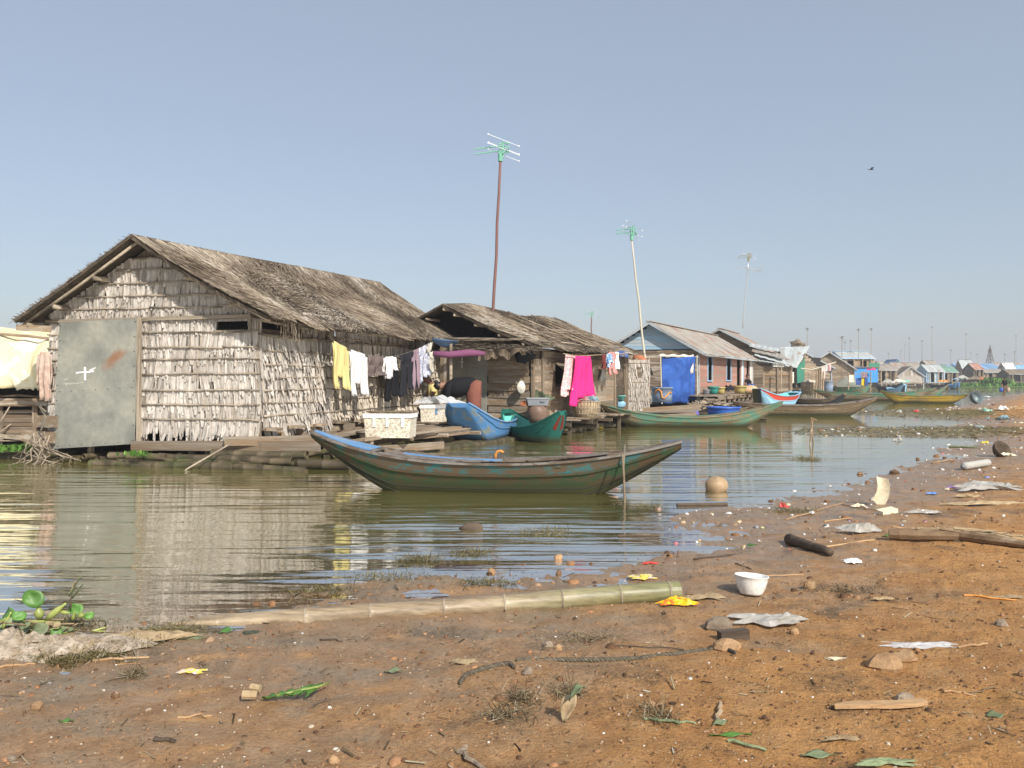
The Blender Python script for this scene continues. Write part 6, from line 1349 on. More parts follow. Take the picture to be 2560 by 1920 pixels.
# woven screen, orange roll, bowls beyond house 2
ws = empty('brushwood_screen', (W(1560, HY, 30.6).x, 30.6, 0), rad(4), "grey brushwood screen with a gap beside the plank house door", 'screen')
leaf_wall(ws, 'brushwood', MT['leafwall'], (0, 0, 0), (1, 0, 0), (0, -1, 0), 0, .95, [2.30, 2.0, 1.7, 1.4, 1.1, .8, .6], None, [(.47, .66, 1.65, 2.05)], seed=9, last=.35, spacing=.02, width=.035, over=1.4, curl=.05)
for x in (.0, .48, .95): log(ws, 'post', [(x, .05, -.2), (x, .05, 2.4)], .03, MT['pole'])
for z in (.8, 1.5, 2.2): log(ws, 'cross_pole', [(-.05, -.02, z), (1.0, -.02, z)], .018, MT['batten'])
a, b = W(1583, 893, 31.5), W(1618, 912, 31.5); m_ = MB(); m_.tube([a, a.lerp(b, .5) + Vector((0, 0, .05)), b], [.16, .2, .14], 10); tag(m_.build('orange_roll', MT['orange_cloth'], None, smooth=True), "rolled rust-orange sheet on top of the brushwood screen", 'roll')
crumple('grey_rag', "dark grey rag hanging right of the brushwood screen", 'rag', MT['charcoal_cloth'], (W(1622, HY, 31).x, 31, 1.7), .3, .15, .5, 5)
q = W(1552, 1012, 29.4); m_ = MB(); m_.lathe([(.12, 0), (.15, .14), (.19, .15), (.19, .17), (.13, .15), (.01, .02)], 18, (q.x, q.y, .86)); tag(m_.build('turquoise_bowl', MT['turquoise'], None, smooth=True), "turquoise plastic bowl outside the plank house door", 'bowl')
lump('blue_bag', "pale blue plastic bag below the turquoise bowl", 'bag', MT['pale_blue'], (q.x, q.y, .72), (.17, .12, .13), 8)
# raft decks between house 2 and 3
rf2 = empty('plank_raft', (W(1600, HY, 31).x, 31.0, 0), rad(-14), "low plank raft linking the plank house and the blue tarpaulin", 'raft'); rq = random.Random(17)
for i in range(9): plank(rf2, 'board', (-1.1 + rq.uniform(-.1, .1), -1.6 + i * .36, .40 + .01 * (i % 2)), (2.0 + rq.uniform(-.15, .2), -1.6 + i * .36 + .05, .42), .04, .33, MT['plank_brown'])
plank(rf2, 'edge_board', (-1.1, -1.85, .30), (2.1, -1.8, .36), .18, .06, MT['plank_grey']); plank(rf2, 'edge_board', (.3, -1.95, .52), (2.2, -1.9, .66), .17, .06, MT['plank_grey'])
for i in range(6): log(rf2, 'float_log', [(-1.2, -1.6 + .6 * i, .1), (2.1, -1.6 + .6 * i, .1)], .14, MT['bamboo_wet'])
for i, (x, c_) in enumerate(((1.25, 'turquoise'), (1.42, 'old_green'))): m_ = MB(); m_.lathe([(.05, 0), (.06, .2), (.02, .26), (.02, .3)], 10, cap1=True); tag(m_.build('bottle', MT[c_], None, loc=frameM(rf2) @ Vector((x, -1.8, .12)), smooth=True), ("turquoise" if i == 0 else "dark green") + " bottle standing below the raft's edge", 'bottle')
# blue tarpaulin curtain
q0, q1 = W(1655, HY, 37.5), W(1738, HY, 38.5)
def tf(u, v):
    z = 2.68 - .05 * abs(math.sin(u * 6)) - (2.15 - (.12 if u > .75 else 0)) * v; x = q0.x + (q1.x - q0.x) * (u * (1 - .02 * v) + .05 * v * (u > .7) * v); return (x, q0.y + (q1.y - q0.y) * u + .09 * math.sin(u * 13 + v * 2) * (.3 + v) + .05 * math.sin(v * 11 + u * 5), z)
m_ = MB(); m_.sheet(tf, 26, 20, .01); tag(m_.build('blue_tarpaulin', MT['tarp_blue'], None, smooth=True), "bright blue tarpaulin hanging as a curtain before the pink house", 'tarpaulin')
m_ = MB(); m_.sheet(lambda u, v: (q0.x - .12 + 1.75 * u, q0.y - .05 + u * 1.0, 2.72 - (.12 + (.75 if u > .86 else 0)) * v + .03 * math.sin(u * 20)), 26, 5, .01); tag(m_.build('white_cloth_strip', MT['cream_cloth'], None, smooth=True), "cream cloth folded over the top of the blue tarpaulin", 'cloth')
m_ = MB(); m_.tube([W(1645, 890, 37.3), W(1745, 892, 38.6)], .03, 6); m_.tube([W(1651, 888, 37.3), W(1655, 1010, 37.3)], .025, 6); m_.tube([W(1742, 888, 38.5), W(1744, 1010, 38.5)], .025, 6); tag(m_.build('curtain_frame', MT['whitepole'], None), "pale pole frame carrying the blue tarpaulin", 'frame')
# tubs and basins
MT['tub_blue'] = mat_plain("blue plastic", (0.04, 0.13, 0.50), .4); MT['tub_violet'] = mat_plain("violet blue plastic", (0.15, 0.14, 0.46), .4); MT['tub_teal'] = mat_plain("teal plastic", (0.03, 0.26, 0.22), .45); MT['tub_yellow'] = mat_plain("dirty yellow plastic", (0.46, 0.37, 0.13), .5); MT['tub_dark'] = mat_plain("dark plastic", (0.07, 0.065, 0.065), .6)
MT['drum'] = pc('drum_paint', (0.20, 0.26, 0.36), (0.30, 0.34, 0.40), .3, 2.0)
def tub(name, label, px, py, Y, r0, r1, h, mat, cat='tub', group=None, lid=None, z=None):
    q = W(px, py, Y); q.z = q.z if z is None else z; o = empty(name, q, 0, label, cat, group); m_ = MB()
    m_.lathe([(r0, 0), (r0 + (r1 - r0) * .5, h * .5), (r1, h), (r1 + .03, h), (r1 + .03, h - .03)], 24); m_.lathe([(r0 * .97, .03), (r1 * .97, h - .002)], 24, r=.3); m_.build('body', MT[mat], o, smooth=True)
    m_ = MB(); m_.lathe([(r1 + .005, h - .02), (r1 + .035, h + .01), (r1 - .01, h + .015)], 24, cap0=False); m_.build('rim', MT[mat], o, smooth=True)
    if lid: m_ = MB(); m_.lathe([(r1 + .03, h + .01), (r1 * .9, h + .05), (.01, h + .07)], 20, cap0=True); m_.build('lid', MT[lid], o, smooth=True)
    return o
lr = empty('low_raft', W(1770, HY, 33.2).xy.to_3d(), 0, "low dark raft carrying the violet tub and the blue basin", 'raft')
for i in range(8): plank(lr, 'board', (-1.7, -1.2 + i * .34, .10), (2.0, -1.2 + i * .34, .10), .04, .32, MT['plank_dark'])
for i in range(5): log(lr, 'float_log', [(-1.7, -1.1 + .55 * i, 0.0), (2.0, -1.1 + .55 * i, 0)], .1, MT['bamboo_wet'])
vt = tub('violet_tub', "violet-blue tapered tub with a brown lid behind the teal canoe", 1724, 1060, 32.6, .40, .30, .36, 'tub_violet', 'tub', None, 'plank_brown', z=.13)
m_ = MB(); m_.tube([(-.02 + .07 * math.cos(a), -.38 - .0 * a, .16 + .05 * math.sin(a)) for a in np.linspace(0, 6.28, 13)], .012, 5); m_.build('ring_mark', MT['tub_dark'], vt)
tub('blue_basin', "wide bright blue basin behind the teal canoe", 1809, 1060, 33.2, .60, .66, .36, 'tub_blue', 'basin', z=.13)
dr = tub('painted_drum', "blue-grey painted drum with an orange squiggle before the blue tarpaulin", 1655, 1005, 35.4, .42, .44, .62, 'drum', 'drum')
m_ = MB(); pts = [(-.36, .35), (-.30, .50), (-.2, .55), (-.12, .45), (-.08, .2), (.02, .16), (.14, .3), (.24, .42), (.34, .40)]
m_.tube([(x, -math.sqrt(max(.0, .455 ** 2 - x * x)), z) for x, z in pts], .035, 6); m_.build('orange_squiggle', MT['orange'], dr, smooth=True)
MT['deckz'] = None
for (px, Y, r0, r1, h, mt_, lab) in [(1783, 40.6, .20, .27, .36, 'tub_teal', "teal basin left on the pink house deck"), (1801, 41.4, .20, .24, .32, 'tub_yellow', "small dirty yellow basin right of the teal basin"), (1766, 40.0, .13, .16, .22, 'greyplastic', "small grey pail left of the teal basin"),
                                    (1850, 42.6, .25, .34, .38, 'tub_yellow', "largest dirty yellow basin on the pink house deck")]:
    tub('basin', lab, px, 985, Y, r0, r1, h, mt_, 'basin', "basins on the pink house deck", z=.86)
q = W(1822, 985, 41.4); crumple('dark_sacking', "dark sacking draped between the yellow basins", 'sacking', MT['charcoal_cloth'], (q.x, q.y, .95), .55, .4, .5, 12)
cloth('sack_print', (0.62, 0.50, 0.25), (0.70, 0.30, 0.25), 'blotch', 14); q = W(1876, 985, 43.0); lump('printed_sack', "yellow and pink printed sack lying at the deck's right end", 'sack', MT['sack_print'], (q.x, q.y, 1.04), (.42, .25, .22), 7)
# firewood pile
fw = empty('firewood_pile', W(1785, HY, 36.8).xy.to_3d(), 0, "heap of split firewood piled below the pink house deck", 'firewood'); rq = random.Random(44)
for i in range(110):
    x = rq.gauss(-.2, .62); zz = .18 + max(0, .48 - abs(x + .2) * .33) * rq.random() + .1; y = rq.uniform(-.5, .5); a = rq.uniform(-.9, .9); l = rq.uniform(.14, .30); e = rq.uniform(-.25, .25)
    d_ = Vector((math.cos(a), math.sin(a), e)).normalized() * l; c_ = Vector((max(-1.35, min(1.35, x)), y - .2, zz))
    plank(fw, 'billet', c_ - d_, c_ + d_, rq.uniform(.05, .09), rq.uniform(.05, .08), rq.choice([MT['plank_grey'], MT['plank_brown'], MT['batten']]))
m_ = MB(); m_.box((0, 0, .12), (2.8, 1.3, .08)); m_.build('base', MT['plank_dark'], fw)
# house 5 clutter: basket tub, poles, hay, laundry on a bowed pole
bk = basket("tall pale slatted basket heaped with straw right of the green tarpaulin", (W(2022, HY, 66).x, 66, .38), .62, .92)
lump('straw_heap', "golden straw heaped in the tall pale basket", 'straw', MT['leafwarm'], (W(2022, HY, 66).x, 66, 1.32), (.55, .55, .20), 5)
pts = [W(2002, 921, 67), W(2030, 924, 67), W(2055, 917, 67), W(2090, 905, 67)]; m_ = MB(); m_.tube(pts, .05, 6); tag(m_.build('bowed_pole', MT['whitepole'], None), "pale bowed pole carrying pink cloths beside the tin roof house", 'pole')
for i, (px, w_, t, b, mt_, lab) in enumerate([(2058, 10, 917, 948, 'stripe_cloth', "pink striped cloth on the bowed pole"), (2066, 5, 913, 928, 'white_cloth', "narrow white cloth on the bowed pole"), (2074, 6, 908, 928, 'pale_pink_cloth', "pink cloth, rightmost on the bowed pole")]):
    o_ = empty('tmp', (0, 67, 0)); a_ = W(px - w_ / 2, HY, 67).x; b_ = W(px + w_ / 2, HY, 67).x; garment('hanging_cloth', lab, 'cloth', MT[mt_], o_, 0, a_, b_, W(0, t, 67).z, W(0, b, 67).z, 'sheet', i, "cloths on the bowed pole", axis=(1, 0, 0), nrm_=(0, -1, 0), th=.02); bpy.data.objects.remove(o_)
for i, (px, dz) in enumerate([(2046, 0), (2051, .1), (2057, -.2), (2040, -.3)]): m_ = MB(); q = W(px, HY, 64.5); m_.tube([(q.x, q.y, -.2), (q.x + .05, q.y, 2.35 + dz)], .07, 7); tag(m_.build('mooring_post', MT['pole'], None), ["leftmost mooring post in the cluster, nearest the pale basket", "second mooring post of the cluster, tallest of them", "rightmost mooring post beside the blue barrel", "short mooring post standing close behind the pale basket"][i], 'post', "mooring posts by the pale basket")
tub('blue_barrel', "greyish blue barrel right of the mooring posts", 2070, 975, 66, .36, .38, .85, 'drum', 'barrel', z=.55)
for i, (px, w_, t, b, mt_, kd, lab) in enumerate([(1968, 10, 934, 962, 'salmon_cloth', 'shirt', "salmon shirt hanging under the tin roof"), (1981, 8, 930, 958, 'cream_cloth', 'sheet', "cream cloth hanging under the tin roof"), (1970, 10, 944, 966, 'blue_sag', 'trousers', "blue trousers hanging under the tin roof"), (1952, 6, 900, 960, 'pattern_cloth', 'sheet', "long blue patterned curtain at the white panelled wall")]):
    o_ = empty('tmp', (0, 72.6 - .15 * i, 0)); Yq = 72.6 - .15 * i; a_ = W(px - w_ / 2, HY, Yq).x; b_ = W(px + w_ / 2, HY, Yq).x; garment('hanging_clothes', lab, 'clothes', MT[mt_], o_, 0, a_, b_, W(0, t, Yq).z, W(0, b, Yq).z, kd, i, "clothes hanging under the tin roof", axis=(1, 0, 0), nrm_=(0, -1, 0), th=.02); bpy.data.objects.remove(o_)
for i, (px, w_, t, b, mt_, lab) in enumerate([(2146, 13, 945, 962, 'navy_cloth', "violet-blue cloth left of the yellow cloth"), (2158, 9, 942, 964, 'yellow_bright', "bright yellow cloth over the covered boat"), (2166, 7, 944, 965, 'navy_cloth', "violet-blue cloth right of the yellow cloth"), (2160, 16, 930, 944, 'mauve_cloth', "mauve cloth above the yellow cloth"), (2128, 12, 938, 956, 'cream_cloth', "cream cloth left of the violet-blue cloth")]):
    Yq = 75.5 - .1 * i; o_ = empty('tmp', (0, Yq, 0)); a_ = W(px - w_ / 2, HY, Yq).x; b_ = W(px + w_ / 2, HY, Yq).x; garment('hanging_cloth', lab, 'cloth', MT[mt_], o_, 0, a_, b_, W(0, t, Yq).z, W(0, b, Yq).z, 'sheet', i, "cloths over the covered boat", axis=(1, 0, 0), nrm_=(0, -1, 0), th=.02); bpy.data.objects.remove(o_)
m_ = MB(); m_.tube([W(2120, 938, 75.6), W(2172, 931, 75.6)], .03, 6); m_.tube([W(2177, 930, 75.6), W(2176, 985, 75.6)], .05, 6); m_.tube([W(2122, 930, 75.6), W(2121, 975, 75.6)], .05, 6); tag(m_.build('drying_rack', MT['pole'], None), "drying rack poles carrying the yellow and blue cloths", 'rack')
for (px, py, Y, s_, mt_, lab, nm) in [(2178, 878 + 44, 111, .6, 'pink_cloth', "pink awning cloth under the brown roof", 'awning'), (2222, 952, 110, .8, 'plastic_pale', "pale heap of sacks on the far deck", 'sack_heap'), (2248, 950, 130, .9, 'cream_cloth', "cream bundles stacked left of the woven house", 'bundle'), (2262, 953, 132, .7, 'turquoise', "turquoise bundle at the foot of the woven house", 'bundle'), (2358, 951, 130, .8, 'orange', "orange load on the low dark boat", 'bundle'), (2395, 945, 165, 1.0, 'pale_blue', "blue-white heap before the green awning", 'heap'), (2405, 942, 165, 1.2, 'plastic_pale', "pale heap right of the blue-white heap", 'heap'), (2450, 945, 172, 1.4, 'orange_cloth', "rust brown heap behind the weed mat", 'heap'), (2432, 945, 172, 1.2, 'plank_brown', "brown clutter heap behind the weed mat", 'heap'), (1993, 859, 100, .75, 'thatch_far', "brown bushy heap of dried vines on the roof ridge", 'vine_heap'), (2003, 864, 100, .55, 'thatch_far', "smaller brown vine heap right of the bushy one", 'vine_heap')]:
    q = W(px, py, Y); (lump(nm, lab, nm.replace('_', ' '), MT[mt_], (q.x, q.y, q.z), (s_, s_ * .6, s_ * .55), int(px), rough=.5) if 'vine' in nm else crumple(nm, lab, nm.replace('_', ' '), MT[mt_], (q.x, q.y, q.z - s_ * .4), s_ * 2, s_, s_ * .8, int(px)))
# ================================================================== PEOPLE
MT['skin'] = mat_plain("brown skin", (0.24, 0.125, 0.075), .6, 0, .08); MT['hair'] = mat_plain("black hair", (0.012, 0.010, 0.010), .45)
def skin_mesh(name, pts, edges, mat, parent, sub=1):
    """pts: list of (pos, radius); root is index 0"""
    me = bpy.data.meshes.new(name); me.from_pydata([tuple(p[0]) for p in pts], edges, []); me.materials.append(mat)
    o = bpy.data.objects.new(name, me); col.objects.link(o); o.parent = parent
    md = o.modifiers.new('skin', 'SKIN'); md.use_smooth_shade = True
    for i, p in enumerate(pts):
        r = p[1] * 1.28 if not hasattr(p[1], '__len__') else tuple(q * 1.28 for q in p[1]); me.skin_vertices[0].data[i].radius = (r, r) if not hasattr(r, '__len__') else r
        me.skin_vertices[0].data[i].use_root = (i == 0)
    sb = o.modifiers.new('sub', 'SUBSURF'); sb.levels = sub; sb.render_levels = sub
    return o
def person(label, loc, J, rz=0.0, clothes=(), s=1.0, face=None, hair_up=True, cat='person'):
    """J: dict joint -> local position. builds one continuous body plus clothes"""
    o = empty('person', loc, rz, label, cat); V = lambda k: Vector(J[k])
    pts = []; idx = {}; ed = []
    def add(k, p, r, par=None):
        idx[k] = len(pts); pts.append((p, r)); 
        if par is not None: ed.append((idx[par], idx[k]))
    R_ = dict(pelvis=.12, spine=.115, chest=.125, neck=.055, head0=.07, head1=.095, head2=.075, sh=.06, el=.042, wr=.03, hip=.09, kn=.06, an=.04, toe=.035)
    add('pelvis', V('pelvis'), R_['pelvis']); add('spine', V('pelvis').lerp(V('chest'), .5), R_['spine'], 'pelvis'); add('chest', V('chest'), R_['chest'], 'spine'); add('neck', V('neck'), R_['neck'], 'chest')
    hd = (V('head') - V('neck')).normalized(); add('head0', V('neck') + hd * .08, .068, 'neck'); add('head1', V('neck') + hd * .16, .092, 'head0'); add('head2', V('neck') + hd * .235, .07, 'head1')
    fc = Vector(face or (0, -1, 0)).normalized(); fc = (fc - hd * fc.dot(hd)).normalized()
    for sd in 'LR':
        if 'sh' + sd not in J: continue
        add('sh' + sd, V('sh' + sd), R_['sh'], 'chest'); add('el' + sd, V('el' + sd), R_['el'], 'sh' + sd); add('wr' + sd, V('wr' + sd), R_['wr'], 'el' + sd)
        d = (V('wr' + sd) - V('el' + sd)).normalized(); add('pm' + sd, V('wr' + sd) + d * .07, .030, 'wr' + sd)
        pr = d.cross(Vector((0.3, 1, .2))).normalized()
        for f in range(4): a = V('wr' + sd) + d * .09 + pr * (-.030 + .02 * f); add('f%d%s' % (f, sd), a, .010, 'pm' + sd); add('g%d%s' % (f, sd), a + d * (.05 + .012 * (f in (1, 2))) + fc * .012, .008, 'f%d%s' % (f, sd))
        add('t' + sd, V('wr' + sd) + d * .045 - pr * .045, .011, 'wr' + sd); add('u' + sd, V('wr' + sd) + d * .08 - pr * .055, .009, 't' + sd)
    for sd in 'LR':
        if 'kn' + sd not in J: continue
        add('hip' + sd, V('hip' + sd), R_['hip'], 'pelvis'); add('kn' + sd, V('kn' + sd), R_['kn'], 'hip' + sd); add('an' + sd, V('an' + sd), R_['an'], 'kn' + sd); add('toe' + sd, V('an' + sd) + Vector(J.get('foot', (0, -.16, -.03))), R_['toe'], 'an' + sd)
    body = skin_mesh('body', pts, ed, MT['skin'], o, 2)
    hc = V('neck') + hd * .17
    m_ = MB(); m_.tube([hc + fc * .085 - hd * .005, hc + fc * .112 - hd * .03], [.010, .017], 6); m_.build('nose', MT['skin'], o)
    lat = hd.cross(fc).normalized()
    for e in (1, -1):
        m_ = MB(); q = hc + fc * .086 + lat * .035 * e + hd * .012; m_.box(q, (.018, .018, .010)); m_.build('eye', MT['hair'], o)
        m_ = MB(); q = hc + lat * .096 * e - fc * .005; m_.tube([q - hd * .03, q, q + hd * .03], [.012, .022, .012], 6); m_.build('ear', MT['skin'], o)
    m_ = MB(); q = hc + fc * .082 - hd * .06; m_.bar(q - lat * .025, q + lat * .025, .012, .010, up=hd); m_.build('mouth', MT['maroon_cloth'], o)
    hp_ = [(hc + hd * .03 - fc * .02, .104), (hc + hd * .06 - fc * .015, .085), (hc - fc * .05 - hd * .02, .088), (hc - fc * .06 - hd * .07, .06)]
    he = [(0, 1), (0, 2), (2, 3)]
    if hair_up: hp_.append((hc - fc * .13 + hd * .03, .045)); he.append((2, 4))
    q = hc - fc * .022 + hd * .028; lump('hair', None, None, MT['hair'], q, (.112, .112, .112), 3, 14, 10, .04, o)
    if hair_up: lump('hair_bun', None, None, MT['hair'], hc - fc * .135 + hd * .04, (.055, .055, .055), 4, 10, 8, .06, o)
    for (nm, mat, kind, g) in clothes:
        P_ = []; E = []
        if kind == 'top':
            P_ = [(V('pelvis').lerp(V('chest'), .12), (.155 * g, .15 * g)), (V('pelvis').lerp(V('chest'), .5), .150 * g), (V('chest'), .158 * g), (V('chest').lerp(V('neck'), .6), .09 * g)]; E = [(0, 1), (1, 2), (2, 3)]
            for sd in 'LR':
                if 'sh' + sd in J: n_ = len(P_); P_ += [(V('sh' + sd), .085 * g), (V('sh' + sd).lerp(V('el' + sd), .55), .07 * g), (V('sh' + sd).lerp(V('el' + sd), .98 if g > 1.04 else .6), .055 * g)]; E += [(2, n_), (n_, n_ + 1), (n_ + 1, n_ + 2)]
        elif kind == 'drape':
            dz = Vector((0, 0, -.09)); P_ = [(V('pelvis').lerp(V('chest'), .05), .17), (V('pelvis').lerp(V('chest'), .5) + dz, (.17, .23)), (V('chest') + dz, (.17, .24)), (V('neck') - Vector((-.03, 0, .06)), .11)]; E = [(0, 1), (1, 2), (2, 3)]
            for sd in 'LR': n_ = len(P_); P_ += [(V('sh' + sd), .10), (V('el' + sd), .085), (V('wr' + sd).lerp(V('el' + sd), .3), .06)]; E += [(2, n_), (n_, n_ + 1), (n_ + 1, n_ + 2)]
        elif kind == 'trousers' or kind == 'shorts':
            P_ = [(V('pelvis'), .150 * g), (V('pelvis').lerp(V('chest'), .2), .135 * g)]; E = [(0, 1)]; fr_ = .85 if kind == 'trousers' else -.05
            for sd in 'LR': n_ = len(P_); P_ += [(V('hip' + sd), .115 * g), (V('kn' + sd), .088 * g)]; E += [(0, n_), (n_, n_ + 1)]; \
                (P_.append((V('kn' + sd).lerp(V('an' + sd), .85), .075 * g)), E.append((n_ + 1, n_ + 2))) if kind == 'trousers' else None
        elif kind == 'skirt':
            a = (V('anL') + V('anR')) / 2; P_ = [(V('pelvis').lerp(V('chest'), .15), .13 * g), (V('pelvis'), .17 * g), (V('pelvis').lerp(a, .45), .175 * g), (V('pelvis').lerp(a, .92), .17 * g)]; E = [(0, 1), (1, 2), (2, 3)]
        if kind in ('drape', 'skirt'):
            m_ = MB(); k = 14
            if kind == 'drape':
                A, B = V('pelvis'), V('neck'); m_.tube([A.lerp(B, t) + Vector((0, 0, -dz_ )) for t, dz_ in ((-.10, .0), (.08, .01), (.3, .06), (.55, .10), (.78, .11), (.92, .06), (1.0, .0))], [.13, .20, .25, .28, .27, .19, .085], k)
                for sd in 'LR': m_.tube([V('chest') + Vector((0, 0, -.05)), V('sh' + sd), V('sh' + sd).lerp(V('el' + sd), .6), V('el' + sd), V('el' + sd).lerp(V('wr' + sd), .55)], [.14, .12, .095, .085, .06], 10)
            else:
                a = (V('anL') + V('anR')) / 2; A = V('pelvis'); m_.tube([A.lerp(V('chest'), .12), A + Vector((.02, 0, .01)), A.lerp(a, .3), A.lerp(a, .6), A.lerp(a, .93)], [.12, .215, .215, .20, .18], k)
            m_.build(nm, MT[mat], o, smooth=True); continue
        skin_mesh(nm, P_, E, MT[mat], o, 2)
    return o
cloth('brown_trousers', (0.22, 0.085, 0.06)); cloth('khaki_cloth', (0.12, 0.09, 0.06))
Yp = 22.3
def LP(px, py, Y=Yp, base=(0, 0, 0)): return tuple(W(px, py, Y) - Vector(base))
bs_ = (W(1180, HY, Yp).x, Yp, .50)
person("person in a black top and brown trousers bending over behind the blue boat's bow", bs_, dict(pelvis=LP(1183, 958, Yp, bs_), chest=LP(1135, 955, Yp, bs_), neck=LP(1113, 961, Yp, bs_), head=LP(1096, 966, Yp - .05, bs_),
    shL=LP(1124, 962, Yp - .17, bs_), elL=LP(1118, 992, Yp - .2, bs_), wrL=LP(1104, 1010, Yp - .15, bs_), shR=LP(1124, 960, Yp + .17, bs_), elR=LP(1112, 990, Yp + .2, bs_), wrR=LP(1098, 1008, Yp + .2, bs_),
    hipL=LP(1186, 972, Yp - .09, bs_), knL=LP(1184, 1008, Yp - .1, bs_), anL=LP(1190, 1044, Yp - .1, bs_), hipR=LP(1186, 972, Yp + .09, bs_), knR=LP(1180, 1008, Yp + .1, bs_), anR=LP(1182, 1044, Yp + .1, bs_), foot=(-.15, 0, -.02)),
    0, [('shirt', 'black_cloth', 'drape', 1.3), ('trousers', 'brown_trousers', 'skirt', .98)], face=(-.3, -.3, -1))
Yq = 22.9; by_ = (W(1080, HY, Yq).x, Yq, .50)
person("person in a yellow shirt crouching behind the plastic-covered foam box", by_, dict(pelvis=LP(1092, 1005, Yq, by_), chest=LP(1082, 972, Yq, by_), neck=LP(1074, 956, Yq, by_), head=LP(1064, 948, Yq, by_),
    shL=LP(1086, 968, Yq - .19, by_), elL=LP(1082, 990, Yq - .26, by_), wrL=LP(1062, 1000, Yq - .3, by_), shR=LP(1078, 966, Yq + .17, by_), elR=LP(1068, 990, Yq + .2, by_), wrR=LP(1056, 1002, Yq + .1, by_),
    hipL=LP(1094, 1012, Yq - .1, by_), knL=LP(1066, 1003, Yq - .15, by_), anL=LP(1082, 1036, Yq - .12, by_), hipR=LP(1094, 1012, Yq + .1, by_), knR=LP(1066, 1003, Yq + .15, by_), anR=LP(1082, 1036, Yq + .12, by_), foot=(-.15, 0, -.02)),
    0, [('shirt', 'yellow_cloth', 'top', 1.0), ('trousers', 'charcoal_cloth', 'trousers', 1.0)], face=(-1, -.2, -.3), hair_up=False)
pf = G(2511, 991); 
def std(x, y, z): return (x, y, z)
person("person in dark shirt and shorts walking along the far bank with bags in both hands", pf, dict(pelvis=std(0, 0, .88), chest=std(.0, -.02, 1.25), neck=std(-.02, -.03, 1.44), head=std(-.05, -.06, 1.62),
    shL=std(-.18, -.02, 1.36), elL=std(-.27, .0, 1.10), wrL=std(-.30, -.08, .86), shR=std(.18, 0, 1.36), elR=std(.27, .04, 1.10), wrR=std(.28, -.04, .86), hipL=std(-.09, 0, .84), knL=std(-.12, -.10, .48), anL=std(-.12, .0, .08), hipR=std(.09, 0, .84), knR=std(.10, .02, .46), anR=std(.12, .18, .10)),
    rad(15), [('shirt', 'black_cloth', 'top', 1.05), ('shorts', 'khaki_cloth', 'shorts', 1.12)], face=(-1, .2, -.1), hair_up=False)
m_ = MB(); m_.lathe([(.13, -.34), (.17, -.05), (.15, 0)], 12, (pf.x - .36, pf.y - .12, pf.z + .74)); m_.tube([(pf.x - .5, pf.y - .12, pf.z + .74), (pf.x - .36, pf.y - .12, pf.z + .86), (pf.x - .22, pf.y - .12, pf.z + .74)], .012, 5); tag(m_.build('bucket', MT['tub_blue'], None, smooth=True), "blue bucket carried in the left hand of the walking person", 'bucket')
lump('carrier_bag', "pale pinkish bag carried in the right hand of the walking person", 'bag', MT['tan_shirt'], (pf.x + .33, pf.y - .04, pf.z + .60), (.13, .1, .22), 3)
kd_ = frameM(H3) @ Vector((.3, dr3[0][1] + .9, .92)); person("dark-haired person sitting in the pink house doorway", kd_, dict(pelvis=std(0, 0, .14), chest=std(-.05, -.05, .48), neck=std(-.07, -.07, .64), head=std(-.10, -.10, .82), shL=std(-.2, -.1, .58), elL=std(-.28, -.15, .35), wrL=std(-.2, -.3, .2), shR=std(.12, .0, .58), elR=std(.2, -.1, .35), wrR=std(.1, -.3, .25),
    hipL=std(-.1, 0, .12), knL=std(-.15, -.35, .35), anL=std(-.15, -.4, .03), hipR=std(.1, 0, .12), knR=std(.1, -.35, .35), anR=std(.1, -.4, .03)), rad(20), [('shirt', 'black_cloth', 'top', 1.0), ('trousers', 'navy_cloth', 'trousers', 1.0)], face=(-.5, -1, 0), hair_up=False)

# ================================================================== WATER'S EDGE AND BANK
m, nt, p = newmat("drying bamboo"); v = coords(nt, (.5, 3, 3)); n1 = noise(nt, v, 3.0, 7.0, .7); n2 = noise(nt, v, 14.0, 4.0); c = ramp(nt, n1, [(.3, (0.15, 0.10, 0.056)), (.5, (0.28, 0.21, 0.13)), (.62, (0.37, 0.29, 0.19)), (.78, (0.46, 0.39, 0.28))])
tcx = nd(nt, 'ShaderNodeTexCoord'); sx_ = nd(nt, 'ShaderNodeSeparateXYZ'); lk(nt, tcx.outputs['Object'], sx_.inputs[0]); fx_ = ramp(nt, maths(nt, 'ADD', maths(nt, 'MULTIPLY', sx_.outputs[0], .25), maths(nt, 'MULTIPLY_ADD', n1, .5, -.25)), [(.50, 0.0), (.75, .65)])
c = mixc(nt, fx_, c, mixc(nt, n1, (0.13, 0.16, 0.045), (0.30, 0.31, 0.14))); c = mixc(nt, 1.0, c, ramp(nt, n2, [(.3, .62), (.6, 1.08)]), 'MULTIPLY'); lk(nt, c, p.inputs['Base Color']); p.inputs['Roughness'].default_value = .45; bump(nt, n2, p, .25, .006); MT['bamboo_pole'] = m
MT['stone'] = mat_mottle("river stone", (0.24, 0.135, 0.065), (0.42, 0.27, 0.14), 9.0, .8, (1, 1, 1), .5, .01, None, 0, .25); MT['stone_grey'] = mat_mottle("grey brown stone", (0.16, 0.12, 0.085), (0.32, 0.25, 0.18), 9.0, .8, (1, 1, 1), .5, .01, None, 0, .2)
MT['stone_wet'] = mat_mottle("wet stone", (0.10, 0.055, 0.03), (0.22, 0.13, 0.07), 9.0, .25, (1, 1, 1), .3, .01)
MT['drift'] = mat_wood("driftwood", (0.15, 0.095, 0.055), (0.32, 0.22, 0.13), (0.40, 0.31, 0.21), 1.6, .1); MT['drift_dark'] = mat_wood("dark rotten wood", (0.05, 0.038, 0.028), (0.14, 0.10, 0.07), None, 1.6, .1); MT['lath'] = mat_wood("split lath", (0.34, 0.20, 0.10), (0.52, 0.35, 0.19), None, 1.4, .1)
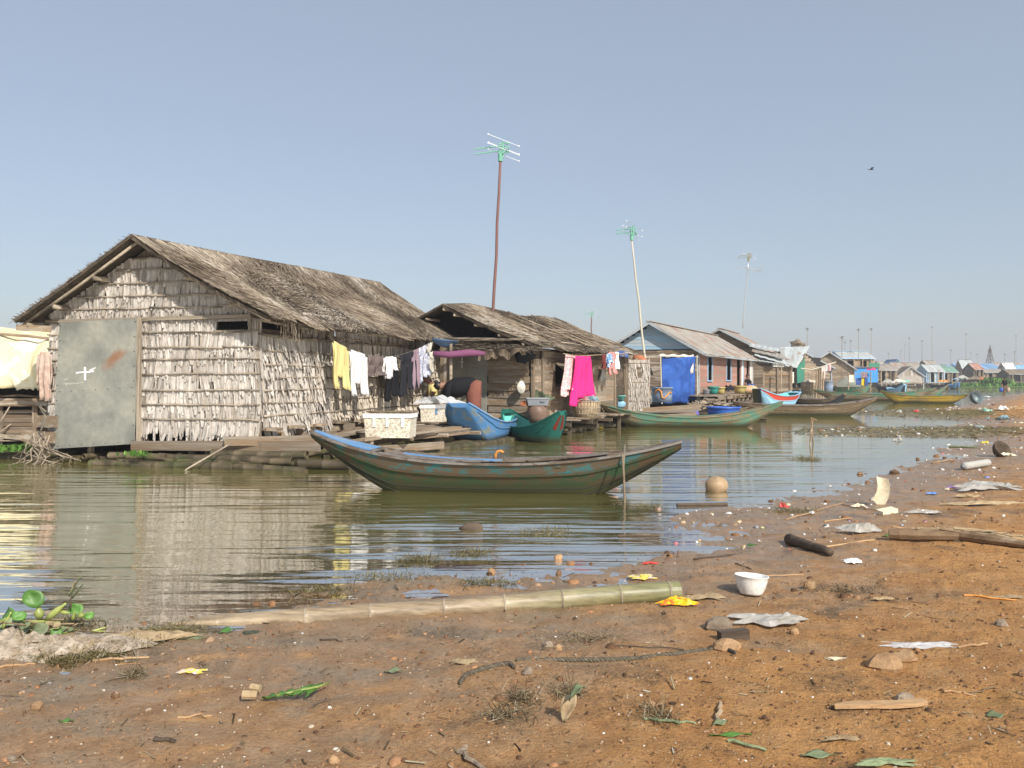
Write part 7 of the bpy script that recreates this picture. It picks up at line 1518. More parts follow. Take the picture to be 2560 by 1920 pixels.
MT['leaf_green'] = mat_mottle("fresh leaf", (0.055, 0.15, 0.025), (0.12, 0.25, 0.05), 14.0, .45, bmp=.3, bd=.004); MT['leaf_dull'] = mat_mottle("dull leaf", (0.15, 0.19, 0.09), (0.25, 0.29, 0.16), 10.0, .6); MT['bulb'] = mat_mottle("hyacinth bulb", (0.22, 0.27, 0.055), (0.33, 0.37, 0.11), 8.0, .4, bmp=.1)
MT['leaf_dead'] = mat_mottle("dead leaf", (0.25, 0.17, 0.09), (0.44, 0.34, 0.20), 12.0, .8); MT['bowl_white'] = mat_mottle("soiled white plastic", (0.62, 0.60, 0.55), (0.78, 0.77, 0.74), 4.0, .35, bmp=0, c3=(0.36, 0.25, 0.15), c3amt=.25)
MT['wrap'] = mat_cloth("orange yellow wrapper", (0.80, 0.50, 0.02), (0.75, 0.15, 0.03), 'blotch', 20); MT['wrap'].node_tree.nodes['Principled BSDF'].inputs['Roughness'].default_value = .3
MT['sachet'] = mat_cloth("printed sachet", (0.72, 0.60, 0.12), (0.62, 0.50, 0.48), 'blotch', 30); MT['sachet'].node_tree.nodes['Principled BSDF'].inputs['Roughness'].default_value = .3
MT['coco'] = mat_mottle("floating gourd husk", (0.23, 0.15, 0.08), (0.34, 0.24, 0.14), 3.0, .5); MT['sackfib'] = mat_mottle("frayed pale sacking", (0.24, 0.185, 0.13), (0.46, 0.39, 0.31), 14.0, .9, bmp=.6, c3=(0.22, 0.16, 0.09), c3amt=.3)
MT['scrap_red'] = mat_plain("red plastic scrap", (0.55, 0.06, 0.05), .4); MT['scrap_blue'] = mat_plain("blue plastic scrap", (0.10, 0.25, 0.55), .4); MT['scrap_green'] = mat_plain("pale green plastic", (0.28, 0.50, 0.40), .4); MT['scrap_purple'] = mat_plain("purple plastic scrap", (0.16, 0.06, 0.28), .4); MT['paper'] = mat_mottle("cream card", (0.62, 0.54, 0.38), (0.74, 0.67, 0.50), 3.0, .7, bmp=0)
def pxm(px, Y): return px * Y / FPX
# bamboo pole on the shore
A_ = G(520, 1552); B_ = G(1688, 1500); A_.z = gz(A_.x, A_.y) - .03; B_.z = max(gz(B_.x, B_.y), 0) + .060
bp = empty('bamboo_pole', A_, 0, "long thick pale bamboo pole lying on the shore, green towards its right end", 'pole'); dv = B_ - A_; Lb = dv.length; du = dv.normalized()
A2 = G(250, 1575) - A_; A2.z = gz(*(G(250, 1575).xy)) - A_.z - .10
rr = lambda t: .066 + .007 * t
nodes_ = [.02, .20, .335, .49, .62, .745, .875, .985]; pts = [A2, Vector((0, 0, 0)) - du * .02]; ra = [.060, .062]
for t in nodes_: q = du * Lb * t + Vector((0, 0, .006 * math.sin(t * 9))); pts += [q - du * .03, q - du * .008, q, q + du * .008, q + du * .03]; ra += [rr(t), rr(t) * 1.03, rr(t) * 1.07, rr(t) * 1.03, rr(t)]
pts.append(du * Lb); ra.append(rr(1))
m_ = MB(); m_.tube(pts, ra, 18, cap=False); m_.build('culm', MT['bamboo_pole'], bp, smooth=True)
for t in nodes_[1:]: q = du * Lb * t + Vector((0, 0, .006 * math.sin(t * 9))); m_ = MB(); m_.tube([q - du * .007, q + du * .004], rr(t) * 1.075, 18, cap=False); m_.build('node_ring', MT['batten'], bp, smooth=True)
m_ = MB(); e = du * Lb; m_.tube([e - du * .05, e - du * .002, e + du * .03], [rr(1) * 1.04, rr(1) * 1.06, rr(1) * 1.0], 18, cap=False); m_.tube([e + du * .03, e - du * .04], [rr(1), rr(1) * .85], 18, cap=True); m_.build('cut_end', MT['bamboo_pole'], bp, smooth=False)
# bowl
q = G(1877, 1484); o = empty('plastic_bowl', q, 0, "white plastic bowl with muddy foot standing upright on the mud", 'bowl'); R0 = pxm(41, q.y)
m_ = MB(); m_.lathe([(R0 * .66, 0), (R0 * .70, .012), (R0 * .84, .045), (R0 * .95, .10), (R0 * .98, .125), (R0 * 1.03, .130), (R0 * 1.02, .137), (R0 * .94, .132), (R0 * .90, .10), (R0 * .78, .04), (.005, .015)], 36); b_ = m_.build('body', MT['bowl_white'], o, smooth=True); b_.rotation_euler = (rad(-4), rad(4), 0)
def stone(label, px, py, wpx, hpx, mat='stone', seed=0, nm='stone', cat='stone', group=None, sink=.75, z=None):
    q = G(px, py); w = pxm(wpx, q.y) / 2; h = pxm(hpx, q.y); rs = random.Random(seed + int(px)); nu, nv = 9, 6; V = []; zz = q.z if z is None else z
    cuts = [(nrm((rs.gauss(0, 1), rs.gauss(0, 1), rs.gauss(0, .8))), rs.uniform(.62, .9)) for _ in range(9)]
    for j in range(nv + 1):
        b = -math.pi / 2 + math.pi * j / nv
        for i in range(nu):
            a = 2 * math.pi * i / nu; d = np.array((math.cos(b) * math.cos(a), math.cos(b) * math.sin(a), math.sin(b))); k = 1.0
            for n_, c_ in cuts: 
                dt = float(np.dot(d, n_)); 
                if dt > 0: k = min(k, c_ / dt)
            V.append((q.x + w * d[0] * k, q.y + w * .8 * d[1] * k, zz + h * (.5 - sink * .5) + h * .62 * d[2] * k))
    m_ = MB(); m_.add(V, [(j * nu + i, j * nu + (i + 1) % nu, (j + 1) * nu + (i + 1) % nu, (j + 1) * nu + i) for j in range(nv) for i in range(nu)]); return tag(m_.build(nm, MT[mat], None), label, cat, group)
for i, (px, py, w, h, mt_, lab) in enumerate([
    (1800, 1573, 78, 44, 'stone_grey', "largest rounded stone right below the yellow wrapper"), (1818, 1622, 76, 34, 'stone', "flat tan stone just below the dark brick"), (1988, 1585, 30, 20, 'stone', "small orange stone right of the dark brick"), (2210, 1668, 95, 52, 'stone', "big tan stone under the clear plastic strip"), (2262, 1650, 70, 36, 'stone', "sloping brown stone beside the big tan stone"),
    (2262, 1752, 52, 34, 'stone_grey', "dark-sided stone above the long wooden lath"), (92, 1770, 36, 26, 'stone', "ochre stone alone near the left edge"), (1398, 1436, 20, 16, 'stone_wet', "small wet stone in the shallow film above the bamboo pole"), (1228, 1432, 22, 16, 'stone', "yellowish pebble in the shallows left of the wet stone"), (1395, 1395, 30, 14, 'stone', "ochre stone half sunk in the shallow film"),
    (1646, 1276, 20, 14, 'stone_wet', "small stone at the waterline right of the canoe"), (2025, 1470, 34, 26, 'stone', "ochre stone right of the white bowl"), (1320, 1685, 34, 26, 'stone_grey', "round pinkish stone beside the knotted rope end"), (1370, 1618, 26, 24, 'stone_grey', "dark stone left of the orange one above the rope"), (1397, 1625, 22, 20, 'stone', "orange stone above the rope"),
    (1625, 1765, 30, 22, 'stone', "orange stone right of the dead leaf"), (2505, 1565, 38, 24, 'stone_grey', "dark stone near the right edge below the orange stick"), (2235, 1185, 30, 14, 'stone_wet', "wet stone in the water before the cream card"), (2150, 1186, 18, 10, 'stone_wet', "small wet stone left of the larger one in the water"), (30, 1900, 30, 16, 'stone_grey', "grey pebble in the bottom left corner"), (835, 1905, 34, 24, 'stone', "ochre stone at the bottom edge"), (1480, 1500, 20, 12, 'stone_wet', "dark pebble just under the bamboo pole"), (290, 1742, 24, 22, 'stone_wet', "small black wet stone left of the green stem"), (2560, 1690, 34, 22, 'stone', "stone cut by the right edge")]):
    stone(lab, px, py, w, h, mt_, i)
q = G(1834, 1597); m_ = MB(); m_.box((0, 0, .025), (pxm(74, q.y), .07, .055)); tag(m_.build('brick', MT['drift_dark'], None, loc=q, rot=(0, rad(-3), rad(8))), "dark half brick lying below the yellow wrapper", 'brick')
# things in the water
q = WL(1791, 1226); o = lump('floating_gourd', "round brown husk floating off the muddy shore", 'husk', MT['coco'], (q.x, q.y, .07), (.165, .165, .135), 3, 20, 12, .05)
q = WL(1181, 1322); lump('sunken_bottle', "dark reddish lump half sunk in the water left of the weed", 'lump', MT['drift_dark'], (q.x, q.y, .01), (.14, .09, .055), 5, 12, 8, .2)
def stick(label, p0, p1, r, mat, seed=0, nm='stick', cat='stick', bend=.01, lift=.6, r1=None, z=None, n=6, group=None, seg=6):
    a, b = (G(*p0), G(*p1)) if z is None else (WL(*p0, z), WL(*p1, z)); a = a + Vector((0, 0, r * lift)); b = b + Vector((0, 0, r * lift)); rs = random.Random(seed); k = n
    pts = [a.lerp(b, i / k) + (Vector((rs.uniform(-bend, bend), rs.uniform(-bend, bend), abs(rs.uniform(0, bend)) * .5)) if 0 < i < k else Vector()) for i in range(k + 1)]
    m_ = MB(); m_.tube(pts, [r + ((r1 or r * .7) - r) * i / k for i in range(k + 1)], seg); return tag(m_.build(nm, MT[mat], None, smooth=seg > 6), label, cat, group)
stick("flat dark board afloat below the brown husk", (1692, 1264), (1818, 1262), .025, 'drift_dark', 1, 'floating_board', 'board', .003, .3, .025, 0.0)
stick("dark wet stick at the water's edge left of the floating board", (1545, 1342), (1648, 1341), .012, 'drift_dark', 2)
stick("short thick dark log lying on the mud", (1972, 1358), (2076, 1392), .052, 'drift_dark', 3, 'log', 'log', .008, .8, .035, seg=10)
for i, (p0, p1, r, mt_, lab) in enumerate([((232, 1654), (372, 1645), .008, 'lath', "straight pale reed near the left edge"), ((0, 1670), (88, 1662), .008, 'lath', "pale reed touching the left edge"), ((2470, 1612), (2395, 1620), .008, 'lath', "thin straw at the end of the clear plastic strip"), ((1965, 1300), (2110, 1258), .008, 'lath', "long bent reed from the green tuft to the cream card"), ((2105, 1262), (2235, 1285), .007, 'lath', "thin reed crossing the foot of the cream card"),
    ((1850, 1446), (2010, 1436), .005, 'lath', "thin reed behind the white bowl"), ((1735, 1400), (1838, 1388), .010, 'drift_dark', "dark twig above the white bowl"), ((1838, 1410), (1878, 1424), .006, 'drift_dark', "short dark splinter above the bowl's left rim"), ((2052, 1372), (2185, 1352), .012, 'lath', "curved pale reed right of the short log"), ((2410, 1490), (2540, 1502), .008, 'orange', "thin orange stick at the right"),
    ((2360, 1730), (2440, 1742), .006, 'lath', "thin pale twig above the lath's right end"), ((1795, 1806), (1800, 1760), .012, 'drift', "short upright chip of wood"), ((1780, 1600), (1900, 1560), .0, 'lath', None), ((2490, 1722), (2420, 1735), .005, 'drift', "fine twig near the right edge"), ((1610, 1800), (1700, 1812), .008, 'leaf_dull', "green-brown stem lying right of the dead leaf"),
    ((1820, 1855), (1915, 1878), .008, 'leaf_dull', "curved green stem at the bottom right of centre"), ((1662, 1803), (1740, 1812), .006, 'leaf_dull', "thin green stem beside the gravel patch"), ((1150, 1885), (1215, 1930), .011, 'stone_grey', "bent grey tube end at the bottom edge"), ((1148, 1885), (1168, 1868), .009, 'stone_grey', "short grey elbow above the grey tube"), ((775, 1775), (815, 1748), .006, 'drift_dark', "dark twig right of the green shoot"),
    ((445, 1795), (530, 1790), .005, 'lath', "thin curved straw in the left foreground"), ((390, 1850), (438, 1858), .012, 'drift_dark', "dark piece of bark in the left foreground"), ((800, 1600), (858, 1605), .006, 'drift_dark', "dark twig below the bamboo pole"), ((1710, 1625), (1520, 1615), .004, 'drift_dark', "fine dark stem above the rope"), ((2372, 1118), (2445, 1121), .03, 'leaf_dull', "green-brown stick at the tip of the calm pool"),
    ((2490, 1080), (2560, 1085), .03, 'drift', "driftwood stick at the right edge of the bank"), ((2480, 1024), (2560, 1022), .04, 'lath', "pale pole lying beside the white block"), ((2500, 1345), (2560, 1340), .01, 'drift_dark', "dark twig at the end of the split log"), ((2330, 1160), (2380, 1150), .02, 'drift', "brown stick before the ribbed bottle"), ((2060, 1305), (2130, 1296), .008, 'lath', "short reed below the long bent reed")]):
    if lab: stick(lab, p0, p1, r, mt_, i + 10, bend=.012)
# long lath in the right foreground
a, b = G(2086, 1778), G(2312, 1768); lt_ = empty('wooden_lath', a, 0, "pointed split lath lying in the right foreground", 'lath'); dv = b - a; dv.z = 0; L_ = dv.length; dn = dv.normalized(); sd_ = Vector((-dn.y, dn.x, 0))
m_ = MB(); wv = [.006, .022, .026, .024, .028, .026, .030, .022]; 
V = []
for i, w_ in enumerate(wv): c_ = dn * L_ * i / 7 + Vector((0, 0, .012 + .004 * math.sin(i))); V += [tuple(c_ - sd_ * w_), tuple(c_ + sd_ * w_), tuple(c_ + sd_ * w_ * .9 + Vector((0, 0, .018))), tuple(c_ - sd_ * w_ * .9 + Vector((0, 0, .016 + .004 * (i % 2))))]
F = [(0, 3, 2, 1), (28, 29, 30, 31)]
for i in range(7):
    for j in range(4): F.append((i * 4 + j, i * 4 + (j + 1) % 4, (i + 1) * 4 + (j + 1) % 4, (i + 1) * 4 + j))
m_.add(V, F); m_.build('split_wood', MT['lath'], lt_)
# broken log on the right
lg = empty('split_log', G(2225, 1345), 0, "splintered brown log with torn fibres at the right edge", 'log'); g0_ = G(2225, 1345); rq = random.Random(3)
a, b, c_ = G(2222, 1350) - g0_, G(2400, 1352) - g0_, G(2580, 1372) - g0_
for v_, z_ in ((a, .06), (b, .05), (c_, .03)): v_.z += z_
m_ = MB(); m_.tube([a, a.lerp(b, .15), a.lerp(b, .5), b, b.lerp(c_, .5), c_], [.045, .062, .058, .052, .05, .03], 9); m_.build('trunk', MT['drift'], lg)
for i in range(26):
    t = rq.random(); p0 = a.lerp(b, t * 1.6) if t < .6 else b.lerp(c_, (t - .6) * 2); p1 = p0 + (b - a).normalized() * rq.uniform(.15, .5) + Vector((0, rq.uniform(-.05, .05), rq.uniform(-.01, .06))); p0 = p0 + Vector((0, rq.uniform(-.03, .03), rq.uniform(.03, .07)))
    m_ = MB(); m_.bar(p0, p1, rq.uniform(.008, .03), .006, up=(0, -.5, 1)); m_.build('splinter', MT[rq.choice(['drift', 'lath', 'leaf_dead'])], lg)
# rope
def rope(label, pxs, r, seed=0):
    P_ = [G(*p) for p in pxs]; pts = []
    for i in range(len(P_) - 1):
        for k in range(10): pts.append(P_[i].lerp(P_[i + 1], k / 10) + Vector((0, 0, r * .35)))
    pts.append(P_[-1] + Vector((0, 0, r * .7))); o = empty('rope', P_[0], 0, label, 'rope'); o0 = P_[0]
    for j in range(3):
        q_ = []; L_ = 0
        for i, p_ in enumerate(pts):
            if i: L_ += (p_ - pts[i - 1]).length
        tot = L_; n_ = int(tot / .012); cum = [0]
        for i in range(1, len(pts)): cum.append(cum[-1] + (pts[i] - pts[i - 1]).length)
        for k in range(n_ + 1):
            s_ = tot * k / n_; x_ = np.interp(s_, cum, [p_.x for p_ in pts]); y_ = np.interp(s_, cum, [p_.y for p_ in pts]); z_ = np.interp(s_, cum, [p_.z for p_ in pts]); ph = s_ / .065 * 2 * math.pi + j * 2.094
            q_.append((x_ - o0.x, y_ - o0.y + r * .55 * math.cos(ph), z_ - o0.z + r * .55 * math.sin(ph)))
        m_ = MB(); m_.tube(q_, r * .62, 5); m_.build('strand', MT['rope_dark'], o, smooth=True)
    return o
MT['rope_dark'] = mat_mottle("muddy rope", (0.06, 0.05, 0.034), (0.16, 0.13, 0.09), 50.0, .9)
rope("long twisted grey rope lying across the gravel", [(1290, 1653), (1400, 1652), (1520, 1652), (1600, 1648), (1680, 1638), (1760, 1628), (1815, 1624), (1838, 1636)], .014)
rope("short knotted loop of rope left of the long rope", [(1150, 1712), (1165, 1690), (1200, 1678), (1250, 1664), (1275, 1662), (1285, 1672)], .016)
# wrappers, plastic, leaves
def cr_at(nm, lab, cat, mat, px, py, w, h, dep=.6, seed=0, rz=0., hh=None, nu=14, nv=8, fr=1.0):
    q = G(px, py); W_ = pxm(w, q.y); Hh = pxm(h, q.y) if hh is None else hh; return crumple(nm, lab, cat, MT[mat], (q.x, q.y, q.z), W_, max(W_ * dep, .03), Hh, seed, rz, nu, nv, fr=fr)
for i, t in enumerate([('wrapper', "bright yellow and orange wrapper at the end of the bamboo pole", 'wrapper', 'wrap', 1695, 1514, 92, 26, .35), ('sachet', "small yellow printed sachet in the left foreground", 'sachet', 'sachet', 480, 1682, 66, 8, .45), ('plastic_sheet', "crumpled milky plastic sheet below the white bowl", 'plastic sheet', 'milky', 1925, 1556, 180, 34, .45),
    ('plastic_bag', "large milky plastic bag lying at the upper right of the bank", 'plastic bag', 'milky', 2465, 1224, 170, 26, .5), ('plastic_bag', "white and clear plastic rubbish above the short dark log", 'plastic bag', 'milky', 2150, 1330, 110, 24, .5), ('plastic_strip', "clear plastic strip by the big tan stone", 'plastic strip', 'film', 2300, 1618, 170, 14, .25), ('foam_scrap', "white foam scrap right of the short dark log", 'foam', 'zinc_white', 2132, 1408, 44, 18, .7),
    ('pale_sheath', "pale peeled palm sheath at the right edge", 'sheath', 'leaf_dead', 2465, 1262, 210, 10, .2), ('paper_scrap', "white paper scrap near the waterline right of the reed tuft", 'paper', 'zinc_white', 2030, 1285, 14, 8, .8), ('straw_twist', "twist of pale straw right of the bamboo pole's end", 'straw', 'leaf_dead', 1755, 1496, 110, 14, .4),
    ('bone_scrap', "cream curved shell-like scrap in the right foreground", 'scrap', 'paper', 2090, 1652, 66, 8, .3), ('card_scrap', "flat pale card scrap under the rope loop", 'card', 'leaf_dead', 1162, 1658, 66, 10, .5), ('red_scrap', "red and white scrap at the edge of the wet film", 'scrap', 'scrap_red', 1626, 1410, 42, 6, .4), ('colour_wrapper', "green and yellow flattened wrapper above the pole's right end", 'wrapper', 'sachet', 1605, 1446, 62, 10, .7),
    ('blue_scrap', "small pale blue scrap left of centre under the pole", 'scrap', 'pale_blue', 628, 1584, 42, 8, .6), ('purple_scrap', "purple strip beside the large milky bag", 'scrap', 'scrap_purple', 2378, 1222, 26, 10, .5), ('orange_flowers', "orange-red scrap in the green tuft at the waterline", 'scrap', 'scrap_red', 1960, 1272, 22, 18, .7), ('blue_scrap', "turquoise scrap left of the purple strip", 'scrap', 'scrap_blue', 2330, 1236, 24, 8, .6),
    ('dead_palm_leaf', "brown dead leaf on the orange stick", 'leaf', 'leaf_dead', 2518, 1496, 92, 8, .22), ('dead_leaf', "curled brown leaf right of the milky plastic", 'leaf', 'leaf_dead', 2205, 1500, 55, 10, .35), ('dead_leaf', "tan leaf at the left of the bottom right lath", 'leaf', 'leaf_dead', 2100, 1850, 90, 10, .25), ('pale_sheath', "pale greenish sheath at the bottom right edge", 'sheath', 'leaf_dull', 2215, 1910, 150, 10, .25),
    ('green_bag', "pale green plastic ball on the distant bank", 'plastic bag', 'scrap_green', 2467, 1030, 20, 14, .8), ('white_block', "white foam block on the distant bank", 'foam', 'zinc_white', 2506, 1026, 26, 16, .8), ('white_bag', "pale blue-white bag on the distant bank by the dark lump", 'plastic bag', 'pale_blue', 2505, 1050, 34, 16, .6), ('white_bag', "small white bag nearest the waterline on the distant bank", 'plastic bag', 'zinc_white', 2468, 994, 14, 8, .8),
    ('foam_scrap', "white scrap on the far weed spit's left end", 'foam', 'milky', 2152, 1072, 20, 10, .8), ('foam_scrap', "white scrap floating at the near edge of the weed spit", 'foam', 'milky', 2242, 1102, 26, 12, .8), ('white_plank', "pale plank end below the brown bowl on the bank", 'plank', 'paper', 2515, 1140, 50, 8, .3), ('red_scrap', "red scrap among the floating weeds behind the spit", 'scrap', 'scrap_red', 2290, 1030, 14, 8, .7),
    ('yellow_wrapper', "yellow-green wrapper on the bank near the green-brown stick", 'wrapper', 'yellow_bright', 2462, 1109, 18, 8, .6), ('cardboard', "tan cardboard scrap above the pale sheath", 'card', 'leaf_dead', 2418, 1243, 60, 10, .3), ('milk_carton', "cream carton scrap left of the cream card", 'carton', 'paper', 2145, 1268, 34, 16, .5), ('white_scrap', "pinkish-white plastic strip below the cream card", 'scrap', 'milky', 2310, 1284, 80, 10, .25),
    ('yellow_bag', "yellow-green plastic caught between raft and teal canoe", 'plastic bag', 'yellow_bright', 1492, 1072, 28, 8, .4)]):
    cr_at(*t, seed=i * 3 + 1)
# cream card standing up and foam slab
q = G(2208, 1262); m_ = MB(); m_.sheet(lambda u, v: (q.x - .09 + .16 * u + .05 * math.sin(v * 3) - .05 * v, q.y + .06 * v + .03 * math.sin(u * 3), q.z + .36 * (1 - v) * (1 - .1 * u) + .05 * math.sin(u * 4 + v) * v), 6, 10, .004); tag(m_.build('card', MT['paper'], None), "tall curled cream card standing at the waterline", 'card')
q = G(2218, 1284); m_ = MB(); m_.box((0, 0, .03), (.21, .12, .05)); tag(m_.build('foam_slab', MT['paper'], None, loc=q, rot=(rad(5), rad(-8), rad(15))), "cream foam slab below the tall curled card", 'foam')
q = G(2492, 1140); m_ = MB(); m_.lathe([(.10, 0), (.17, .08), (.20, .18), (.19, .19), (.15, .1), (.01, .02)], 16, r=.2); tag(m_.build('brown_bowl', MT['drift_dark'], None, smooth=True, loc=q + Vector((0, 0, .06)), rot=(rad(50), rad(25), 0)), "tipped dark brown bowl on the bank", 'bowl')
q0, q1 = G(2408, 1176), G(2470, 1166); bt = empty('ribbed_bottle', q0, 0, "long ribbed pale bottle lying on the bank", 'bottle'); pts = []; ra = []
dv = q1 - q0 + Vector((0, 0, 0)); 
for i in range(25): t = i / 24; pts.append(dv * t + Vector((0, 0, .07))); ra.append(.028 if i == 0 else (.062 + (.007 if i % 2 else 0)))
m_ = MB(); m_.tube(pts, ra, 14); m_.build('body', MT['plastic_pale'], bt, smooth=True); m_ = MB(); m_.tube([pts[0] - dv.normalized() * .04, pts[0]], .03, 10); m_.build('cap', MT['greyplastic'], bt, smooth=True)
# a leaf blade lying or standing
def leafy(label, px, py, L, w, mat, rz=0., tilt=.1, seed=0, nm='leaf', cup=.15, parent=None, base=None, cat='leaf', fold=.0, droop=.6):
    q = G(px, py) if base is None else Vector(base); ca, sa = math.cos(rz), math.sin(rz); m_ = MB()
    def fn(u, v):
        s_ = u; wd = w * math.sin(math.pi * min(1, (s_ * .94 + .04))) ** .75; y = (v - .5) * 2 * wd; x = L * s_ * math.cos(tilt); z = L * s_ * math.sin(tilt) - droop * L * s_ * s_ * math.sin(tilt) + cup * abs(v - .5) * 2 * wd + .004 + .006 * math.sin(s_ * 9 + v * 3)
        return (q.x + x * ca - y * sa, q.y + x * sa + y * ca, q.z + z)
    m_.sheet(fn, 9, 6, .0015); o = m_.build(nm, MT[mat], parent, smooth=True); return tag(o, label, cat) if parent is None else o
for i, (lab, px, py, L, w, mt_, rz, tl) in enumerate([("green heart-shaped leaf on the weed heap", 545, 1585, .11, .045, 'leaf_green', .4, .35), ("narrow dull leaf beside the yellow sachet", 512, 1672, .12, .014, 'leaf_dull', .1, .05), ("dull green leaf near the bottom right", 2000, 1892, .14, .028, 'leaf_dull', .0, .1), ("small grey-green leaf near the right edge", 2466, 1795, .09, .03, 'leaf_dull', .2, .2), ("green leaf with a curved stalk left of the rope", 960, 1682, .11, .028, 'leaf_dull', -.1, .3),
    ("tiny green leaf scrap in the left foreground", 145, 1805, .07, .014, 'leaf_green', .1, .05), ("thin green blade right of the bottom centre", 1772, 1842, .18, .012, 'leaf_green', .0, .1), ("brown leaf left of the gravel patch", 1780, 1815, .09, .02, 'leaf_dull', .5, .1), ("green leaf right of the wet film", 1865, 1368, .12, .035, 'leaf_green', .3, .3), ("pale green leaf near the split log", 2205, 1342, .12, .03, 'leaf_green', .0, .1), ("long pale green leaf right of the weed heap", 440, 1600, .22, .016, 'leaf_dull', .1, .04), ("pale bent leaf under the weed heap", 400, 1605, .16, .03, 'leaf_dead', .15, .25)]):
    leafy(lab, px, py, L, w, mt_, rz, tl, i)
o = empty('dead_leaf', G(1410, 1808), 0, "twisted pale yellow-green dead leaf in the centre foreground", 'leaf')
leafy(None, 0, 0, .17, .035, 'leaf_dead', 1.1, .9, 1, 'blade', .4, o, (0, 0, 0), droop=.3); leafy(None, 0, 0, .14, .03, 'leaf_dull', .2, 1.0, 2, 'blade', .5, o, (.02, 0, .09), droop=.5)
sh_ = empty('green_shoot', G(655, 1752), 0, "fresh green shoot with leaves lying in the left foreground", 'shoot')
for i in range(7): leafy(None, 0, 0, .10 + .01 * i, .02, 'leaf_green', -.3 + i * .25, .35, i, 'leaf', .3, sh_, (.035 * i, .01 * (i % 3), .01))
m_ = MB(); m_.tube([(0, 0, .01), (.12, .02, .03), (.26, .08, .04), (.30, .14, .04)], [.008, .007, .006, .005], 6); m_.build('stem', MT['bulb'], sh_, smooth=True)
m_ = MB(); m_.tube([(-.03, .02, .02), (-.10, .01, .025)], .022, 8); m_.tube([(-.02, .04, .045), (-.07, .05, .05)], .018, 8); m_.build('stub', MT['leaf_dead'], sh_, kind='stuff')
# water hyacinth on the left
wh = empty('water_hyacinth', G(95, 1580), 0, "stranded water hyacinth with round green leaves and swollen stalks at the left edge", 'plant'); g0_ = G(95, 1580)
def disc(c, R, nx, mat, name='leaf'):
    n_ = nrm(nx); a = nrm(np.cross(n_, (0, 0, 1)) if abs(n_[2]) < .9 else np.array((1., 0, 0))); b = np.cross(n_, a); m_ = MB()
    V = [tuple(c)]; 
    for r_ in (.5, 1):
        for i in range(16): t = 2 * math.pi * i / 16; k = R * .86 * r_ * (1 + .12 * math.sin(t * 2 + R * 40) - .25 * max(0, math.cos(t - 4.7)) ** 6); V.append(tuple(np.array(c) + (a * math.cos(t) + b * math.sin(t)) * k + n_ * (.30 * R * r_ ** 2 * abs(math.cos(t + R * 30)) + .08 * R * r_ * math.sin(3 * t + R * 90))))
    F = [(0, 1 + i, 1 + (i + 1) % 16) for i in range(16)] + [(1 + i, 17 + i, 17 + (i + 1) % 16, 1 + (i + 1) % 16) for i in range(16)]
    m_.add(V, F); o_ = m_.build(name, MT[mat], wh, smooth=True); md = o_.modifiers.new('thick', 'SOLIDIFY'); md.thickness = .002; return o_
def hp(px, py, dy=0.): Y = g0_.y + dy; return W(px, py, Y) - g0_
for (px, py, dy, R, nx, mt_) in [(85, 1495, .0, .075, (.25, -1, .35), 'leaf_green'), (190, 1522, .05, .052, (.1, -1, .5), 'leaf_green'), (25, 1535, .05, .060, (-.5, -.8, .5), 'leaf_green'), (48, 1540, -.05, .045, (.4, -.7, .6), 'leaf_green'), (222, 1538, .08, .034, (.7, -1, .2), 'leaf_green'), (102, 1572, -.1, .055, (0, -1, .7), 'leaf_dull'), (58, 1572, -.06, .05, (-.3, -.9, .6), 'leaf_dull'), (-15, 1560, 0, .06, (.5, -.8, .4), 'leaf_green'), (10, 1590, -.12, .05, (-.2, -.7, .7), 'leaf_green')]: disc(hp(px, py, dy), R, nx, mt_)
rq = random.Random(61)
for i in range(16): disc(hp(rq.uniform(-40, 215), rq.uniform(1545, 1590), rq.uniform(-.15, .15)), rq.uniform(.022, .046), (rq.uniform(-.6, .6), -.6, rq.uniform(.3, 1)), rq.choice(['leaf_dull', 'leaf_green', 'leaf_dead', 'leaf_dull']))
for i in range(14): p0 = hp(rq.uniform(-40, 200), rq.uniform(1565, 1590), rq.uniform(-.1, .1)); m_ = MB(); m_.tube([p0, p0 + Vector((rq.uniform(-.1, .1), 0, rq.uniform(.01, .05))), p0 + Vector((rq.uniform(-.22, .22), rq.uniform(-.05, .05), rq.uniform(.0, .07)))], .005, 5); m_.build('stalk', MT[rq.choice(['bulb', 'drift', 'leaf_dead'])], wh, smooth=True)
for (a, b, r_) in [((100, 1548), (95, 1515), .030), ((205, 1545), (200, 1530), .024), ((115, 1550), (165, 1508), .022), ((180, 1552), (188, 1528), .012), ((5, 1575), (28, 1530), .012), ((60, 1552), (150, 1556), .010), ((-30, 1580), (15, 1545), .018), ((150, 1530), (175, 1533), .014)]:
    p0, p1 = hp(*a), hp(*b); m_ = MB(); m_.tube([p0, p0.lerp(p1, .3), p0.lerp(p1, .6), p0.lerp(p1, .85), p1], [r_ * .4, r_, r_ * .95, r_ * .4, .007], 10); m_.build('stalk', MT['bulb'], wh, smooth=True)
for i, (a, b) in enumerate([((172, 1495), (205, 1440)), ((175, 1490), (190, 1455)), ((38, 1502), (95, 1515)), ((180, 1500), (208, 1462))]):
    p0, p1 = hp(*a), hp(*b); d_ = p1 - p0; leafy(None, 0, 0, d_.length, .016, 'leaf_dull' if i != 1 else 'leaf_dead', 0, math.atan2(d_.z, d_.x), i, 'leaf', .6, wh, tuple(p0), droop=.0)
m_ = MB(); m_.tube([hp(178, 1520), hp(176, 1500), hp(180, 1490)], [.006, .005, .004], 6); m_.build('dry_stalk', MT['drift_dark'], wh)
